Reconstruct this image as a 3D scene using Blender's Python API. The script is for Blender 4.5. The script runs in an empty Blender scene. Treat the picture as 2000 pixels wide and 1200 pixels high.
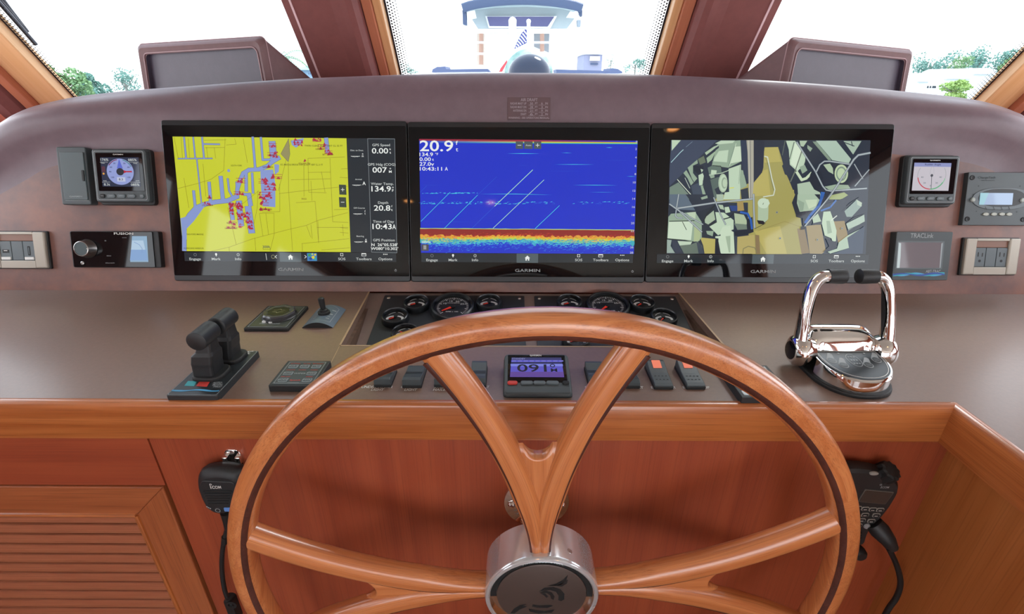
import bpy, math, random
from math import sin, cos, pi, sqrt, atan2
from mathutils import Vector, Matrix
C = bpy.context.scene.collection
random.seed(7)

# ------------------------------------------------------------ camera, sky, exposure
EYE = 1.5                      # eye height above the sole
FPX = 950.0                    # focal length for a 2000 px wide frame
PITCH = math.atan(445/950.)
ROLL = 0.0042
cd = bpy.data.cameras.new('camera'); cam = bpy.data.objects.new('camera', cd); C.objects.link(cam)
cd.sensor_fit = 'HORIZONTAL'; cd.sensor_width = 36; cd.lens = 36*FPX/2000; cd.clip_start = .02; cd.clip_end = 500
cam.matrix_world = Matrix.Translation((0, 0, EYE)) @ Matrix.Rotation(pi/2-PITCH, 4, 'X') @ Matrix.Rotation(ROLL, 4, 'Z')
bpy.context.scene.camera = cam

EXPO = 0.75
SKY = 3.2
w = bpy.data.worlds.new('sky'); bpy.context.scene.world = w; w.use_nodes = True
nt = w.node_tree; bg = nt.nodes['Background']
tc = nt.nodes.new('ShaderNodeTexCoord'); sp = nt.nodes.new('ShaderNodeSeparateXYZ'); rp = nt.nodes.new('ShaderNodeValToRGB')
nt.links.new(tc.outputs['Generated'], sp.inputs[0]); nt.links.new(sp.outputs['Z'], rp.inputs[0]); nt.links.new(rp.outputs[0], bg.inputs[0])
rp.color_ramp.elements[0].color = (.95, .97, 1, 1); rp.color_ramp.elements[0].position = 0
rp.color_ramp.elements[1].color = (.78, .88, 1, 1); rp.color_ramp.elements[1].position = .8
bg.inputs[1].default_value = SKY
vs = bpy.context.scene.view_settings
bpy.context.scene.display_settings.display_device = 'sRGB'
vs.view_transform = 'Standard'; vs.look = 'None'; vs.gamma = 1; vs.exposure = EXPO; vs.use_curve_mapping = False
sun = bpy.data.lights.new('sun', 'SUN'); sun.energy = 2.5; sun.angle = .3; sun.color = (1, .96, .9)
so = bpy.data.objects.new('sun', sun); C.objects.link(so); so.rotation_euler = (math.radians(-30), math.radians(25), 0)

# ------------------------------------------------------------ pixel rays, used to find where things stand
FW = Vector((0, cos(PITCH), -sin(PITCH))); UP = Vector((0, sin(PITCH), cos(PITCH))); RT = Vector((1, 0, 0)); EY = Vector((0, 0, EYE))
def ray(u, v):
    a = u-1000; b = v-600
    a, b = a*cos(ROLL)+b*sin(ROLL), -a*sin(ROLL)+b*cos(ROLL)
    return FW*FPX+RT*a-UP*b
class Frame:
    def __init__(s, O, X, Y):
        s.O = Vector(O); s.X = Vector(X).normalized(); s.Y = Vector(Y).normalized(); s.N = s.X.cross(s.Y).normalized()
        s.R = Matrix((s.X, s.Y, s.N)).transposed().to_4x4()
    def pt(s, u, v, off=0):
        d = ray(u, v); P0 = s.O+s.N*off; t = ((P0-EY).dot(s.N))/d.dot(s.N); P = EY+d*t-s.O
        return (P.dot(s.X), P.dot(s.Y))
    def w(s, a, b, n=0): return s.O+s.X*a+s.Y*b+s.N*n
ZC = EYE-.4748                                    # worktop height
YE = .634                                         # its front edge
FAS = Frame((0, 1.1073, EYE-.4507), (1, 0, 0), (0, .3011, .9536))     # instrument fascia, leaning back
TOP = Frame((0, 0, ZC), (1, 0, 0), (0, 1, 0))                          # worktop
FRO = Frame((0, YE+.012, ZC), (1, 0, 0), (0, 0, 1))                    # console front
PIT = Frame((0, 1.085, EYE-.480), (1, 0, 0), (0, .177, .034))          # sloped gauge board
WHL = Frame((.0472, .51, EYE-.7173), (1, 0, 0), (0, 0, 1))             # steering wheel
WS = Frame((0, 1.75, EYE), (1, 0, 0), (0, -.6018, .7986))              # windshield, raked back
WLD = Frame((0, 0, 0), (1, 0, 0), (0, 1, 0))

# ------------------------------------------------------------ materials
def lin(h):
    if isinstance(h, tuple): return h
    h = h.lstrip('#'); o = []
    for i in (0, 2, 4):
        c = int(h[i:i+2], 16)/255; o.append(c/12.92 if c <= .04045 else ((c+.055)/1.055)**2.4)
    return tuple(o)
MATS = {}
def pm(name, col, rough=.5, metal=0, var=0, scale=40, bump=0, bscale=400, spec=.5, coat=0, col2=None, coatr=.1, bd=.001):
    if name in MATS: return MATS[name]
    m = bpy.data.materials.new(name); m.use_nodes = True; n = m.node_tree; b = n.nodes['Principled BSDF']
    c = lin(col); b.inputs['Base Color'].default_value = (*c, 1); b.inputs['Roughness'].default_value = rough
    b.inputs['Metallic'].default_value = metal; b.inputs['Specular IOR Level'].default_value = spec
    b.inputs['Coat Weight'].default_value = coat; b.inputs['Coat Roughness'].default_value = coatr
    t = n.nodes.new('ShaderNodeTexCoord')
    if var or col2:
        z = n.nodes.new('ShaderNodeTexNoise'); z.inputs['Scale'].default_value = scale; z.inputs['Detail'].default_value = 6; z.inputs['Roughness'].default_value = .65
        n.links.new(t.outputs['Object'], z.inputs['Vector'])
        r = n.nodes.new('ShaderNodeValToRGB'); r.color_ramp.elements[0].position = .32; r.color_ramp.elements[1].position = .68
        c2 = lin(col2) if col2 else tuple(min(1, x*(1+var)) for x in c); c1 = c if col2 else tuple(x*(1-var) for x in c)
        r.color_ramp.elements[0].color = (*c1, 1); r.color_ramp.elements[1].color = (*c2, 1)
        n.links.new(z.outputs['Fac'], r.inputs[0]); n.links.new(r.outputs[0], b.inputs['Base Color'])
    if bump:
        z2 = n.nodes.new('ShaderNodeTexNoise'); z2.inputs['Scale'].default_value = bscale; z2.inputs['Detail'].default_value = 3
        n.links.new(t.outputs['Object'], z2.inputs['Vector'])
        u = n.nodes.new('ShaderNodeBump'); u.inputs['Strength'].default_value = bump; u.inputs['Distance'].default_value = bd
        n.links.new(z2.outputs['Fac'], u.inputs['Height']); n.links.new(u.outputs[0], b.inputs['Normal'])
    MATS[name] = m; return m
def wood(name, ca, cb, cdk, rough=.35, coat=.4, sx=1.2, sy=38, dist=1.2, lines=.55):
    """grain runs along the first component of the 'gr' attribute (metres)"""
    if name in MATS: return MATS[name]
    m = bpy.data.materials.new(name); m.use_nodes = True; n = m.node_tree; b = n.nodes['Principled BSDF']
    at = n.nodes.new('ShaderNodeAttribute'); at.attribute_name = 'gr'
    mp = n.nodes.new('ShaderNodeMapping'); mp.inputs['Scale'].default_value = (sx, sy, sy); n.links.new(at.outputs['Vector'], mp.inputs[0])
    z = n.nodes.new('ShaderNodeTexNoise'); z.inputs['Scale'].default_value = 1; z.inputs['Detail'].default_value = 5; z.inputs['Distortion'].default_value = dist
    n.links.new(mp.outputs[0], z.inputs['Vector'])
    r = n.nodes.new('ShaderNodeValToRGB'); e = r.color_ramp.elements
    e[0].position = .3; e[0].color = (*lin(cb), 1); e[1].position = .7; e[1].color = (*lin(ca), 1); n.links.new(z.outputs['Fac'], r.inputs[0])
    mp2 = n.nodes.new('ShaderNodeMapping'); mp2.inputs['Scale'].default_value = (sx*5, sy*12, sy*12); n.links.new(at.outputs['Vector'], mp2.inputs[0])
    z2 = n.nodes.new('ShaderNodeTexNoise'); z2.inputs['Scale'].default_value = 1; z2.inputs['Detail'].default_value = 3; n.links.new(mp2.outputs[0], z2.inputs['Vector'])
    r2 = n.nodes.new('ShaderNodeValToRGB'); r2.color_ramp.elements[0].position = .28; r2.color_ramp.elements[1].position = .5
    r2.color_ramp.elements[0].color = (lines, lines, lines, 1); r2.color_ramp.elements[1].color = (0, 0, 0, 1); n.links.new(z2.outputs['Fac'], r2.inputs[0])
    mx = n.nodes.new('ShaderNodeMix'); mx.data_type = 'RGBA'; n.links.new(r2.outputs[0], mx.inputs[0]); n.links.new(r.outputs[0], mx.inputs[6]); mx.inputs[7].default_value = (*lin(cdk), 1)
    n.links.new(mx.outputs[2], b.inputs['Base Color']); b.inputs['Roughness'].default_value = rough
    b.inputs['Coat Weight'].default_value = coat; b.inputs['Coat Roughness'].default_value = .18
    u = n.nodes.new('ShaderNodeBump'); u.inputs['Strength'].default_value = .15; u.inputs['Distance'].default_value = .0006
    n.links.new(z2.outputs['Fac'], u.inputs['Height']); n.links.new(u.outputs[0], b.inputs['Normal'])
    MATS[name] = m; return m
def em(col, k=1.0, gloss=True):
    """lit screen or painted reflection colour: gives off light and has a smooth front"""
    nm = 'lit_'+str(col)+str(k)
    if nm in MATS: return MATS[nm]
    m = bpy.data.materials.new('lit_screen'); m.use_nodes = True; b = m.node_tree.nodes['Principled BSDF']
    c = lin(col); b.inputs['Base Color'].default_value = (.012, .014, .016, 1); b.inputs['Roughness'].default_value = .05
    b.inputs['Specular IOR Level'].default_value = .3 if gloss else 0
    b.inputs['Emission Color'].default_value = (*c, 1); b.inputs['Emission Strength'].default_value = k*2**(-EXPO)
    MATS[nm] = m; return m
def glassmat(name, tint=(1, 1, 1), refl=1.0, ior=1.35):
    if name in MATS: return MATS[name]
    m = bpy.data.materials.new(name); m.use_nodes = True; n = m.node_tree; n.nodes.clear()
    o = n.nodes.new('ShaderNodeOutputMaterial'); t = n.nodes.new('ShaderNodeBsdfTransparent'); g = n.nodes.new('ShaderNodeBsdfGlossy')
    t.inputs[0].default_value = (*tint, 1); g.inputs['Roughness'].default_value = .02; g.inputs['Color'].default_value = (refl, refl, refl, 1)
    f = n.nodes.new('ShaderNodeFresnel'); f.inputs[0].default_value = ior
    gm = n.nodes.new('ShaderNodeNewGeometry'); iv = n.nodes.new('ShaderNodeMath'); iv.operation = 'SUBTRACT'; iv.inputs[0].default_value = 1; n.links.new(gm.outputs['Backfacing'], iv.inputs[1]); ml = n.nodes.new('ShaderNodeMath'); ml.operation = 'MULTIPLY'; n.links.new(f.outputs[0], ml.inputs[0]); n.links.new(iv.outputs[0], ml.inputs[1])
    mx = n.nodes.new('ShaderNodeMixShader'); n.links.new(ml.outputs[0], mx.inputs[0]); n.links.new(t.outputs[0], mx.inputs[1]); n.links.new(g.outputs[0], mx.inputs[2])
    n.links.new(mx.outputs[0], o.inputs[0]); MATS[name] = m; return m

WHEELW = wood('wheel_teak', '#cb8350', '#b06436', '#793c1f', rough=.28, coat=.7, sx=1.6, sy=62, dist=1.6, lines=.55)
WHEELD = wood('wheel_inlay_shade', '#552a1e', '#3c1a13', '#240f0b', rough=.5, coat=0, sx=3, sy=45)
PANELW = wood('panel_cherry', '#9c4a2c', '#8a3c24', '#64281a', rough=.42, coat=.25, sx=1.0, sy=30, dist=.4, lines=.35)
TRIMW = wood('trim_teak', '#b9703c', '#9c5528', '#6c3318', rough=.3, coat=.5, sx=1.5, sy=40, dist=1.0)
WINGW = wood('wing_lit_wood', '#b8743f', '#a5622f', '#7a401c', rough=.4, coat=.3, sx=1.0, sy=30, dist=.5, lines=.4)  # lighter than the front panel: window light on the wing painted in
DOORW = wood('door_teak', '#a65f38', '#8f4c2a', '#63301c', rough=.4, coat=.3, sx=1.5, sy=34)
SLATW = wood('slat_teak', '#a9694a', '#925237', '#6b3a28', rough=.45, coat=.2, sx=1.5, sy=40)
FRAMEW = wood('window_teak', '#e6b888', '#d8a470', '#b98250', rough=.4, coat=.3, sx=1.2, sy=26, lines=.25)
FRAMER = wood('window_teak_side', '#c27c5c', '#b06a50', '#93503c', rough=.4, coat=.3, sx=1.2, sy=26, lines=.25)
PITW = wood('pit_walnut', '#6b5040', '#54402f', '#33261d', rough=.6, coat=0, sx=2, sy=50)
FASM = pm('fascia_laminate', '#5f4442', .42, bump=.1, bscale=500, col2='#865848', scale=9, coat=.25, coatr=.3)
HOODM = pm('hood_leather', '#6b5860', .40, var=.08, scale=30, bump=.15, bscale=700, coat=.15, coatr=.35)
TOPM = pm('counter_laminate', '#765f52', .42, var=.06, scale=140, bump=.05, bscale=900, coat=.5, coatr=.26, spec=.35)
EDGEM = pm('laminate_edge', '#a08668', .5, var=.1)
LEATH = pm('burgundy_leather', '#84524f', .5, var=.07, scale=30, bump=.2, bscale=800)
PODL = pm('pod_leather', '#6f5052', .5, var=.08, scale=40, bump=.25, bscale=700)
SEAM = pm('seam_thread', '#e6c9cc', .6)
BLKM = pm('black_matte', '#1d1f21', .5, var=.1, scale=60, bump=.05)
BLKG = pm('black_gloss', '#0b0d10', .035, spec=.32)
HUBM = pm('hub_satin', '#dde4ea', .16, metal=.72)
BEZ = pm('bezel_satin', '#16191d', .32)
GREYP = pm('grey_plastic', '#3d4548', .42, bump=.06, bscale=900)
GREYL = pm('grey_plastic_light', '#555f63', .4)
RUBB = pm('rubber_black', '#121314', .6, bump=.08)
CHROME = pm('chrome', '#e6e4e2', .045, metal=1)
STEEL = pm('brushed_steel', '#b9b6b4', .3, metal=1, bump=.03)
BEIGE = pm('champagne_plastic', '#a39c90', .35, metal=.25)
WHITEP = pm('white_print', '#d8d8d4', .6)
PRW = pm('print_grey', '#9aa0a2', .6)
REDP = pm('red_print', '#c43b33', .5)
TEALP = pm('teal_print', '#2fa6b0', .5)
BLUEP = pm('blue_print', '#4aa0d0', .5)
NEEDLE = pm('needle_red', '#e2381f', .4)
GLASS = glassmat('instrument_glass')
PANE = glassmat('window_pane', refl=.6)
WPANE = glassmat('tinted_windshield', tint=(.70, .72, .73), refl=.5)

# ------------------------------------------------------------ mesh builder
def inset(poly, d):
    n = len(poly); out = []
    for i in range(n):
        p0 = Vector(poly[i-1]); p = Vector(poly[i]); p1 = Vector(poly[(i+1) % n])
        e0 = (p-p0); e1 = (p1-p)
        if e0.length < 1e-9 or e1.length < 1e-9: out.append(tuple(p)); continue
        e0.normalize(); e1.normalize(); n0 = Vector((-e0.y, e0.x)); n1 = Vector((-e1.y, e1.x))
        m = n0+n1; l = m.length
        if l < 1e-6: m = n0; k = 1
        else:
            m /= l; k = 1/max(.35, m.dot(n0))
        out.append(tuple(p+m*d*k))
    return out
def ccw(poly):
    a = sum(poly[i-1][0]*poly[i][1]-poly[i][0]*poly[i-1][1] for i in range(len(poly)))
    return list(poly) if a > 0 else list(reversed(poly))
def rrect(x0, x1, y0, y1, r, seg=4):
    r = min(r, (x1-x0)/2*.98, (y1-y0)/2*.98)
    if r <= 0: return [(x0, y0), (x1, y0), (x1, y1), (x0, y1)]
    o = []
    for cx, cy, a in ((x1-r, y0+r, -pi/2), (x1-r, y1-r, 0), (x0+r, y1-r, pi/2), (x0+r, y0+r, pi)):
        for k in range(seg+1):
            t = a+pi/2*k/seg; o.append((cx+r*cos(t), cy+r*sin(t)))
    return o
def roundpoly(poly, r, seg=4):
    poly = ccw(poly); n = len(poly); o = []
    for i in range(n):
        p0 = Vector(poly[i-1]); p = Vector(poly[i]); p1 = Vector(poly[(i+1) % n])
        a = (p0-p).normalized(); b = (p1-p).normalized(); rr = min(r, (p0-p).length*.45, (p1-p).length*.45)
        s = p+a*rr; e = p+b*rr
        for k in range(seg+1):
            t = k/seg; o.append(tuple(s*(1-t)**2+p*2*t*(1-t)+e*t*t))
    return o
def ell(cx, cy, rx, ry=None, seg=24, a0=0, a1=2*pi):
    ry = rx if ry is None else ry
    full = abs(a1-a0-2*pi) < 1e-6; m = seg if full else seg+1
    return [(cx+rx*cos(a0+(a1-a0)*k/seg), cy+ry*sin(a0+(a1-a0)*k/seg)) for k in range(m)]
_tc = {}
def textmesh(s):
    if s not in _tc:
        c = bpy.data.curves.new('t', 'FONT'); c.body = s; c.resolution_u = 3; c.offset = .012
        o = bpy.data.objects.new('t', c); C.objects.link(o); dg = bpy.context.evaluated_depsgraph_get(); dg.update()
        me = bpy.data.meshes.new_from_object(o.evaluated_get(dg))
        vs_ = [(v.co.x, v.co.y) for v in me.vertices]; fs = [tuple(p.vertices) for p in me.polygons]
        bpy.data.objects.remove(o); bpy.data.curves.remove(c); bpy.data.meshes.remove(me)
        _tc[s] = (vs_, fs)
    return _tc[s]
class MB:
    def __init__(s, grain='x'): s.v = []; s.f = []; s.m = []; s.sm = []; s.g = []; s.mats = []; s.grain = grain; s.M = None
    def mi(s, m):
        if m not in s.mats: s.mats.append(m)
        return s.mats.index(m)
    def add(s, vs, fs, mat, smooth=False, gr=None):
        o = len(s.v); i = s.mi(mat)
        for k, p in enumerate(vs):
            q = Vector(p)
            if gr is None: s.g.append((q.x, q.y, q.z) if s.grain == 'x' else ((q.y, q.x, q.z) if s.grain == 'y' else (q.z, q.x, q.y)))
            else: s.g.append(gr[k])
            s.v.append(tuple(s.M @ q) if s.M else tuple(q))
        for f in fs: s.f.append(tuple(o+x for x in f)); s.m.append(i); s.sm.append(smooth)
        return s
    def prism(s, poly, z0, z1, mat, ch=0, smooth=False, capmat=None, botch=0):
        poly = ccw(poly); n = len(poly); rings = []
        if botch: rings.append([(x, y, z0) for x, y in inset(poly, botch)]); rings.append([(x, y, z0+botch) for x, y in poly])
        else: rings.append([(x, y, z0) for x, y in poly])
        if ch:
            rings.append([(x, y, z1-ch) for x, y in poly]); rings.append([(x, y, z1-ch*.3) for x, y in inset(poly, ch*.3)]); rings.append([(x, y, z1) for x, y in inset(poly, ch)])
        else: rings.append([(x, y, z1) for x, y in poly])
        vs = [p for r in rings for p in r]; fs = []
        for k in range(len(rings)-1):
            for i in range(n):
                j = (i+1) % n; fs.append((k*n+i, k*n+j, (k+1)*n+j, (k+1)*n+i))
        s.add(vs, fs, mat, smooth)
        s.add(rings[-1], [tuple(range(n))], capmat or mat); s.add(rings[0], [tuple(reversed(range(n)))], mat)
        return s
    def box(s, x0, x1, y0, y1, z0, z1, mat, r=0, ch=0, seg=4, capmat=None):
        return s.prism(rrect(min(x0, x1), max(x0, x1), min(y0, y1), max(y0, y1), r, seg), z0, z1, mat, ch, capmat=capmat)
    def flat(s, poly, z, mat):
        poly = ccw(poly); return s.add([(x, y, z) for x, y in poly], [tuple(range(len(poly)))], mat)
    def ring(s, po, pi_, z, mat):
        n = len(po); return s.add([(x, y, z) for x, y in po]+[(x, y, z) for x, y in pi_], [(i, (i+1) % n, n+(i+1) % n, n+i) for i in range(n)], mat)
    def line(s, pts, wd, z, mat, closed=False):
        n = len(pts); rng = range(n if closed else n-1)
        for i in rng:
            a = Vector(pts[i]); b = Vector(pts[(i+1) % n]); d = b-a
            if d.length < 1e-7: continue
            d.normalize(); q = Vector((-d.y, d.x))*wd/2; a = a-d*wd*.25; b = b+d*wd*.25
            s.flat([tuple(a-q), tuple(b-q), tuple(b+q), tuple(a+q)], z, mat)
        return s
    def text(s, t, x0, x1, y0, y1, z, mat, slant=0):
        vs, fs = textmesh(t)
        if not vs: return s
        xs = [p[0] for p in vs]; ys = [p[1] for p in vs]; ax, bx = min(xs), max(xs); ay, by = min(ys), max(ys)
        kx = (x1-x0)/max(1e-6, bx-ax); ky = (y1-y0)/max(1e-6, by-ay)
        return s.add([(x0+(p[0]-ax)*kx+slant*(p[1]-ay)*ky, y0+(p[1]-ay)*ky, z) for p in vs], fs, mat)
    def textc(s, t, cx, cy, h, z, mat, kx=1.0, align='c'):
        vs, fs = textmesh(t)
        if not vs: return s
        xs = [p[0] for p in vs]; ys = [p[1] for p in vs]; k = h/.69; kx *= 1.22; w_ = (max(xs)-min(xs))*k*kx
        x0 = cx-w_/2 if align == 'c' else (cx if align == 'l' else cx-w_); yb = cy-h/2
        return s.add([(x0+(p[0]-min(xs))*k*kx, yb+p[1]*k, z) for p in vs], fs, mat)
    def lathe(s, prof, cx, cy, mat, seg=28, smooth=True, a0=0, a1=2*pi):
        full = abs(a1-a0-2*pi) < 1e-6; n = len(prof); m = seg if full else seg+1; vs = []
        for k in range(m):
            t = a0+(a1-a0)*k/seg
            for r, z in prof: vs.append((cx+r*cos(t), cy+r*sin(t), z))
        fs = []
        for k in range(seg):
            k2 = (k+1) % m
            for i in range(n-1): fs.append((k*n+i, k2*n+i, k2*n+i+1, k*n+i+1))
        return s.add(vs, fs, mat, smooth)
    def tube(s, pts, rad, mat, seg=10, closed=False, section=None, up=None, cap=True, smooth=True):
        """sweep a section along pts; section(t, k) -> list of (a, b) offsets in the moving frame"""
        P = [Vector(p) for p in pts]; n = len(P); T = []
        for i in range(n):
            a = P[i-1] if (i > 0 or closed) else P[i]; b = P[(i+1) % n] if (i < n-1 or closed) else P[i]
            T.append((b-a).normalized())
        u0 = Vector(up) if up else (Vector((0, 0, 1)) if abs(T[0].z) < .9 else Vector((1, 0, 0)))
        vs = []; gr = []; L = 0; ns = None
        for i in range(n):
            if i: L += (P[i]-P[i-1]).length
            if up: A = (u0-T[i]*u0.dot(T[i])).normalized()
            else:
                A = (u0-T[i]*u0.dot(T[i])).normalized(); u0 = A
            B = T[i].cross(A)
            r = rad[i] if isinstance(rad, (list, tuple)) else rad
            sec = section(i/(n-1 if not closed else n), r) if section else [(r*cos(2*pi*k/seg), r*sin(2*pi*k/seg)) for k in range(seg)]
            ns = len(sec)
            for a, b in sec: vs.append(P[i]+A*a+B*b); gr.append((L, a, b))
        fs = []
        for i in range(n if closed else n-1):
            j = (i+1) % n
            for k in range(ns): fs.append((i*ns+k, i*ns+(k+1) % ns, j*ns+(k+1) % ns, j*ns+k))
        if cap and not closed: fs.append(tuple(reversed(range(ns)))); fs.append(tuple((n-1)*ns+k for k in range(ns)))
        return s.add(vs, fs, mat, smooth, gr)
    def grid(s, rows, mat, smooth=True, closed=False, flip=False, gr=None):
        n = len(rows); m = len(rows[0]); vs = [p for r in rows for p in r]; fs = []
        for i in range(n-1):
            for j in range(m if closed else m-1):
                q = (i*m+j, i*m+(j+1) % m, (i+1)*m+(j+1) % m, (i+1)*m+j); fs.append(tuple(reversed(q)) if flip else q)
        return s.add(vs, fs, mat, smooth, gr)
    def sphere(s, c, r, mat, seg=14, sc=(1, 1, 1)):
        rows = []
        for i in range(seg//2+1):
            p = pi*i/(seg//2); rows.append([(c[0]+r*sc[0]*max(.002, sin(p))*cos(2*pi*k/seg), c[1]+r*sc[1]*max(.002, sin(p))*sin(2*pi*k/seg), c[2]+r*sc[2]*cos(p)) for k in range(seg)])
        return s.grid(rows, mat, closed=True, flip=True)
    def build(s, name, parent=None):
        me = bpy.data.meshes.new(name); me.from_pydata(s.v, [], s.f)
        for m in s.mats: me.materials.append(m)
        me.polygons.foreach_set('material_index', s.m); me.polygons.foreach_set('use_smooth', s.sm)
        a = me.attributes.new('gr', 'FLOAT_VECTOR', 'POINT'); a.data.foreach_set('vector', [x for g in s.g for x in g])
        if any(s.sm):
            try: me.set_sharp_from_angle(angle=math.radians(38))
            except Exception: pass
        me.update(); o = bpy.data.objects.new(name, me); C.objects.link(o)
        if parent: o.parent = parent
        return o
def tag(o, label=None, cat=None, group=None, kind=None):
    if label: o['label'] = label
    if cat: o['category'] = cat
    if group: o['group'] = group
    if kind: o['kind'] = kind
    return o
class T:
    """a thing: an Empty standing at its base on a frame, whose parts are drawn in the frame's own axes"""
    def __init__(s, name, label, cat, fr, u=None, v=None, group=None, ab=None, n=0):
        s.fr = fr; s.a0, s.b0 = fr.pt(u, v) if ab is None else ab
        s.n0 = n; s.e = bpy.data.objects.new(name, None); C.objects.link(s.e); s.e.empty_display_size = .02
        s.e.matrix_world = Matrix.Translation(fr.w(s.a0, s.b0, n)) @ fr.R
        tag(s.e, label, cat, group)
    def L(s, u, v, off=0):
        a, b = s.fr.pt(u, v, off); return (a-s.a0, b-s.b0)
    def P(s, pts, off=0): return [s.L(u, v, off) for u, v in pts]
    def R(s, u0, v0, u1, v1, off=0):
        a = s.L(u0, v0, off); b = s.L(u1, v1, off); c = s.L(u0, v1, off); d = s.L(u1, v0, off)
        return ((a[0]+c[0])/2, (b[0]+d[0])/2, (b[1]+c[1])/2, (a[1]+d[1])/2)     # x0,x1,y0,y1
    def part(s, name, mb, parent=None, label=None):
        o = mb.build(name, parent or s.e)
        if label: o['label'] = label
        return o
def struct(name, mb, label=None):
    o = mb.build(name); o['kind'] = 'structure'
    if label: o['label'] = label
    return o
def wbox(mb, x0, x1, y0, y1, z0, z1, mat): return mb.box(x0, x1, y0, y1, z0, z1, mat)

# ------------------------------------------------------------ the room
XL, XR, YB, ZCL = -1.78, 1.78, -3.2, EYE+.60
CEIL = pm('ceiling_vinyl', '#cfc6b8', .7, bump=.05); SOLE = wood('sole_teak', '#8a5a38', '#6f4529', '#3c2415', sx=1, sy=14)
mb = MB(); mb.box(XL-.1, XR+.1, YB-.1, 2.0, -.06, 0, SOLE); struct('floor', mb)
mb = MB(); mb.box(XL-.1, XR+.1, YB-.1, 1.42, ZCL, ZCL+.06, CEIL); struct('ceiling', mb)
def wall_with_openings(name, axis, at, th, lo, hi, z0, z1, ops, mat, extra=None):
    """ops: (a0, a1, z0, z1) openings; slabs are cut around them into one mesh"""
    mb = MB('z'); cuts = sorted(set([lo, hi]+[o[0] for o in ops]+[o[1] for o in ops]))
    for a, b in zip(cuts, cuts[1:]):
        op = [o for o in ops if o[0] <= a+1e-6 and o[1] >= b-1e-6]
        segs = [(z0, z1)] if not op else [(z0, op[0][2]), (op[0][3], z1)]
        for s0, s1 in segs:
            if s1-s0 > 1e-4:
                if axis == 'x': mb.box(at, at+th, a, b, s0, s1, mat)
                else: mb.box(a, b, at, at+th, s0, s1, mat)
    if extra: extra(mb)
    return struct(name, mb)
LOPS = [(-3.0, -1.3, EYE-.5, EYE+.45), (-1.0, -.45, EYE-.16, EYE+.45), (-.27, .105, EYE-.3, EYE+.45), (.45, 1.33, EYE-.35, EYE+.40)]  # unseen rearmost opening added to bring in more light
ROPS = [(-3.0, -1.4, EYE-.5, EYE+.45), (-1.2, .15, EYE-.25, EYE+.45), (.45, 1.33, EYE-.35, EYE+.40)]  # here too the rearmost opening is added for its light
YW = 1.36
def slant(mb, at, th):
    # front end of the side wall, cut along the rake of the windshield
    pg_ = [(YW, 0), (2.0, 0), (2.0, EYE-.26), (1.75+.7536*.26, EYE-.26), (1.75+.7536*.10, EYE-.10), (YW, EYE-.10)]
    n = len(pg_); mb.add([(at, y, z) for y, z in pg_]+[(at+th, y, z) for y, z in pg_], [tuple(range(n)), tuple(reversed(range(n, 2*n)))]+[(i, n+i, n+(i+1) % n, (i+1) % n) for i in range(n)], PANELW)
wall_with_openings('wall_left', 'x', XL-.06, .06, YB, YW, 0, ZCL, LOPS, PANELW, lambda m: slant(m, XL-.06, .06))
wall_with_openings('wall_right', 'x', XR, .06, YB, YW, 0, ZCL, ROPS, PANELW, lambda m: slant(m, XR, .06))
BOPS = [(-1.6, -.35, EYE-.6, EYE+.45), (-.15, 1.6, .05, EYE+.45)]  # unseen rear openings, enlarged for more fill light
wall_with_openings('wall_back', 'y', YB-.06, .06, XL-.06, XR+.06, 0, ZCL, BOPS, PANELW)
wi = 4
def side_window(name, axis, at, op):
    a0, a1, z0, z1 = op; fb = MB(); t = .05
    for (p, q, r_, s_) in ((a0, a0+t, z0, z1), (a1-t, a1, z0, z1), (a0+t, a1-t, z0, z0+t), (a0+t, a1-t, z1-t, z1)):
        if axis == 'x': fb.box(at-.02, at+.02, p, q, r_, s_, FRAMER)
        else: fb.box(p, q, at-.02, at+.02, r_, s_, FRAMER)
    o = struct(name, fb); g = MB()
    if axis == 'x': g.box(at-.003, at+.003, a0+t-.005, a1-t+.005, z0+t-.005, z1-t+.005, PANE)
    else: g.box(a0+t-.005, a1-t+.005, at-.003, at+.003, z0+t-.005, z1-t+.005, PANE)
    g.build('glass_pane', o)
for op in LOPS: side_window('window_%d' % wi, 'x', XL-.03, op); wi += 1  # the first is the unseen opening added for light
for op in ROPS: side_window('window_%d' % wi, 'x', XR+.03, op); wi += 1  # the first is again the opening added for light
side_window('window_%d' % wi, 'y', YB-.03, BOPS[0]); side_window('door_1', 'y', YB-.03, BOPS[1])
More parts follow.
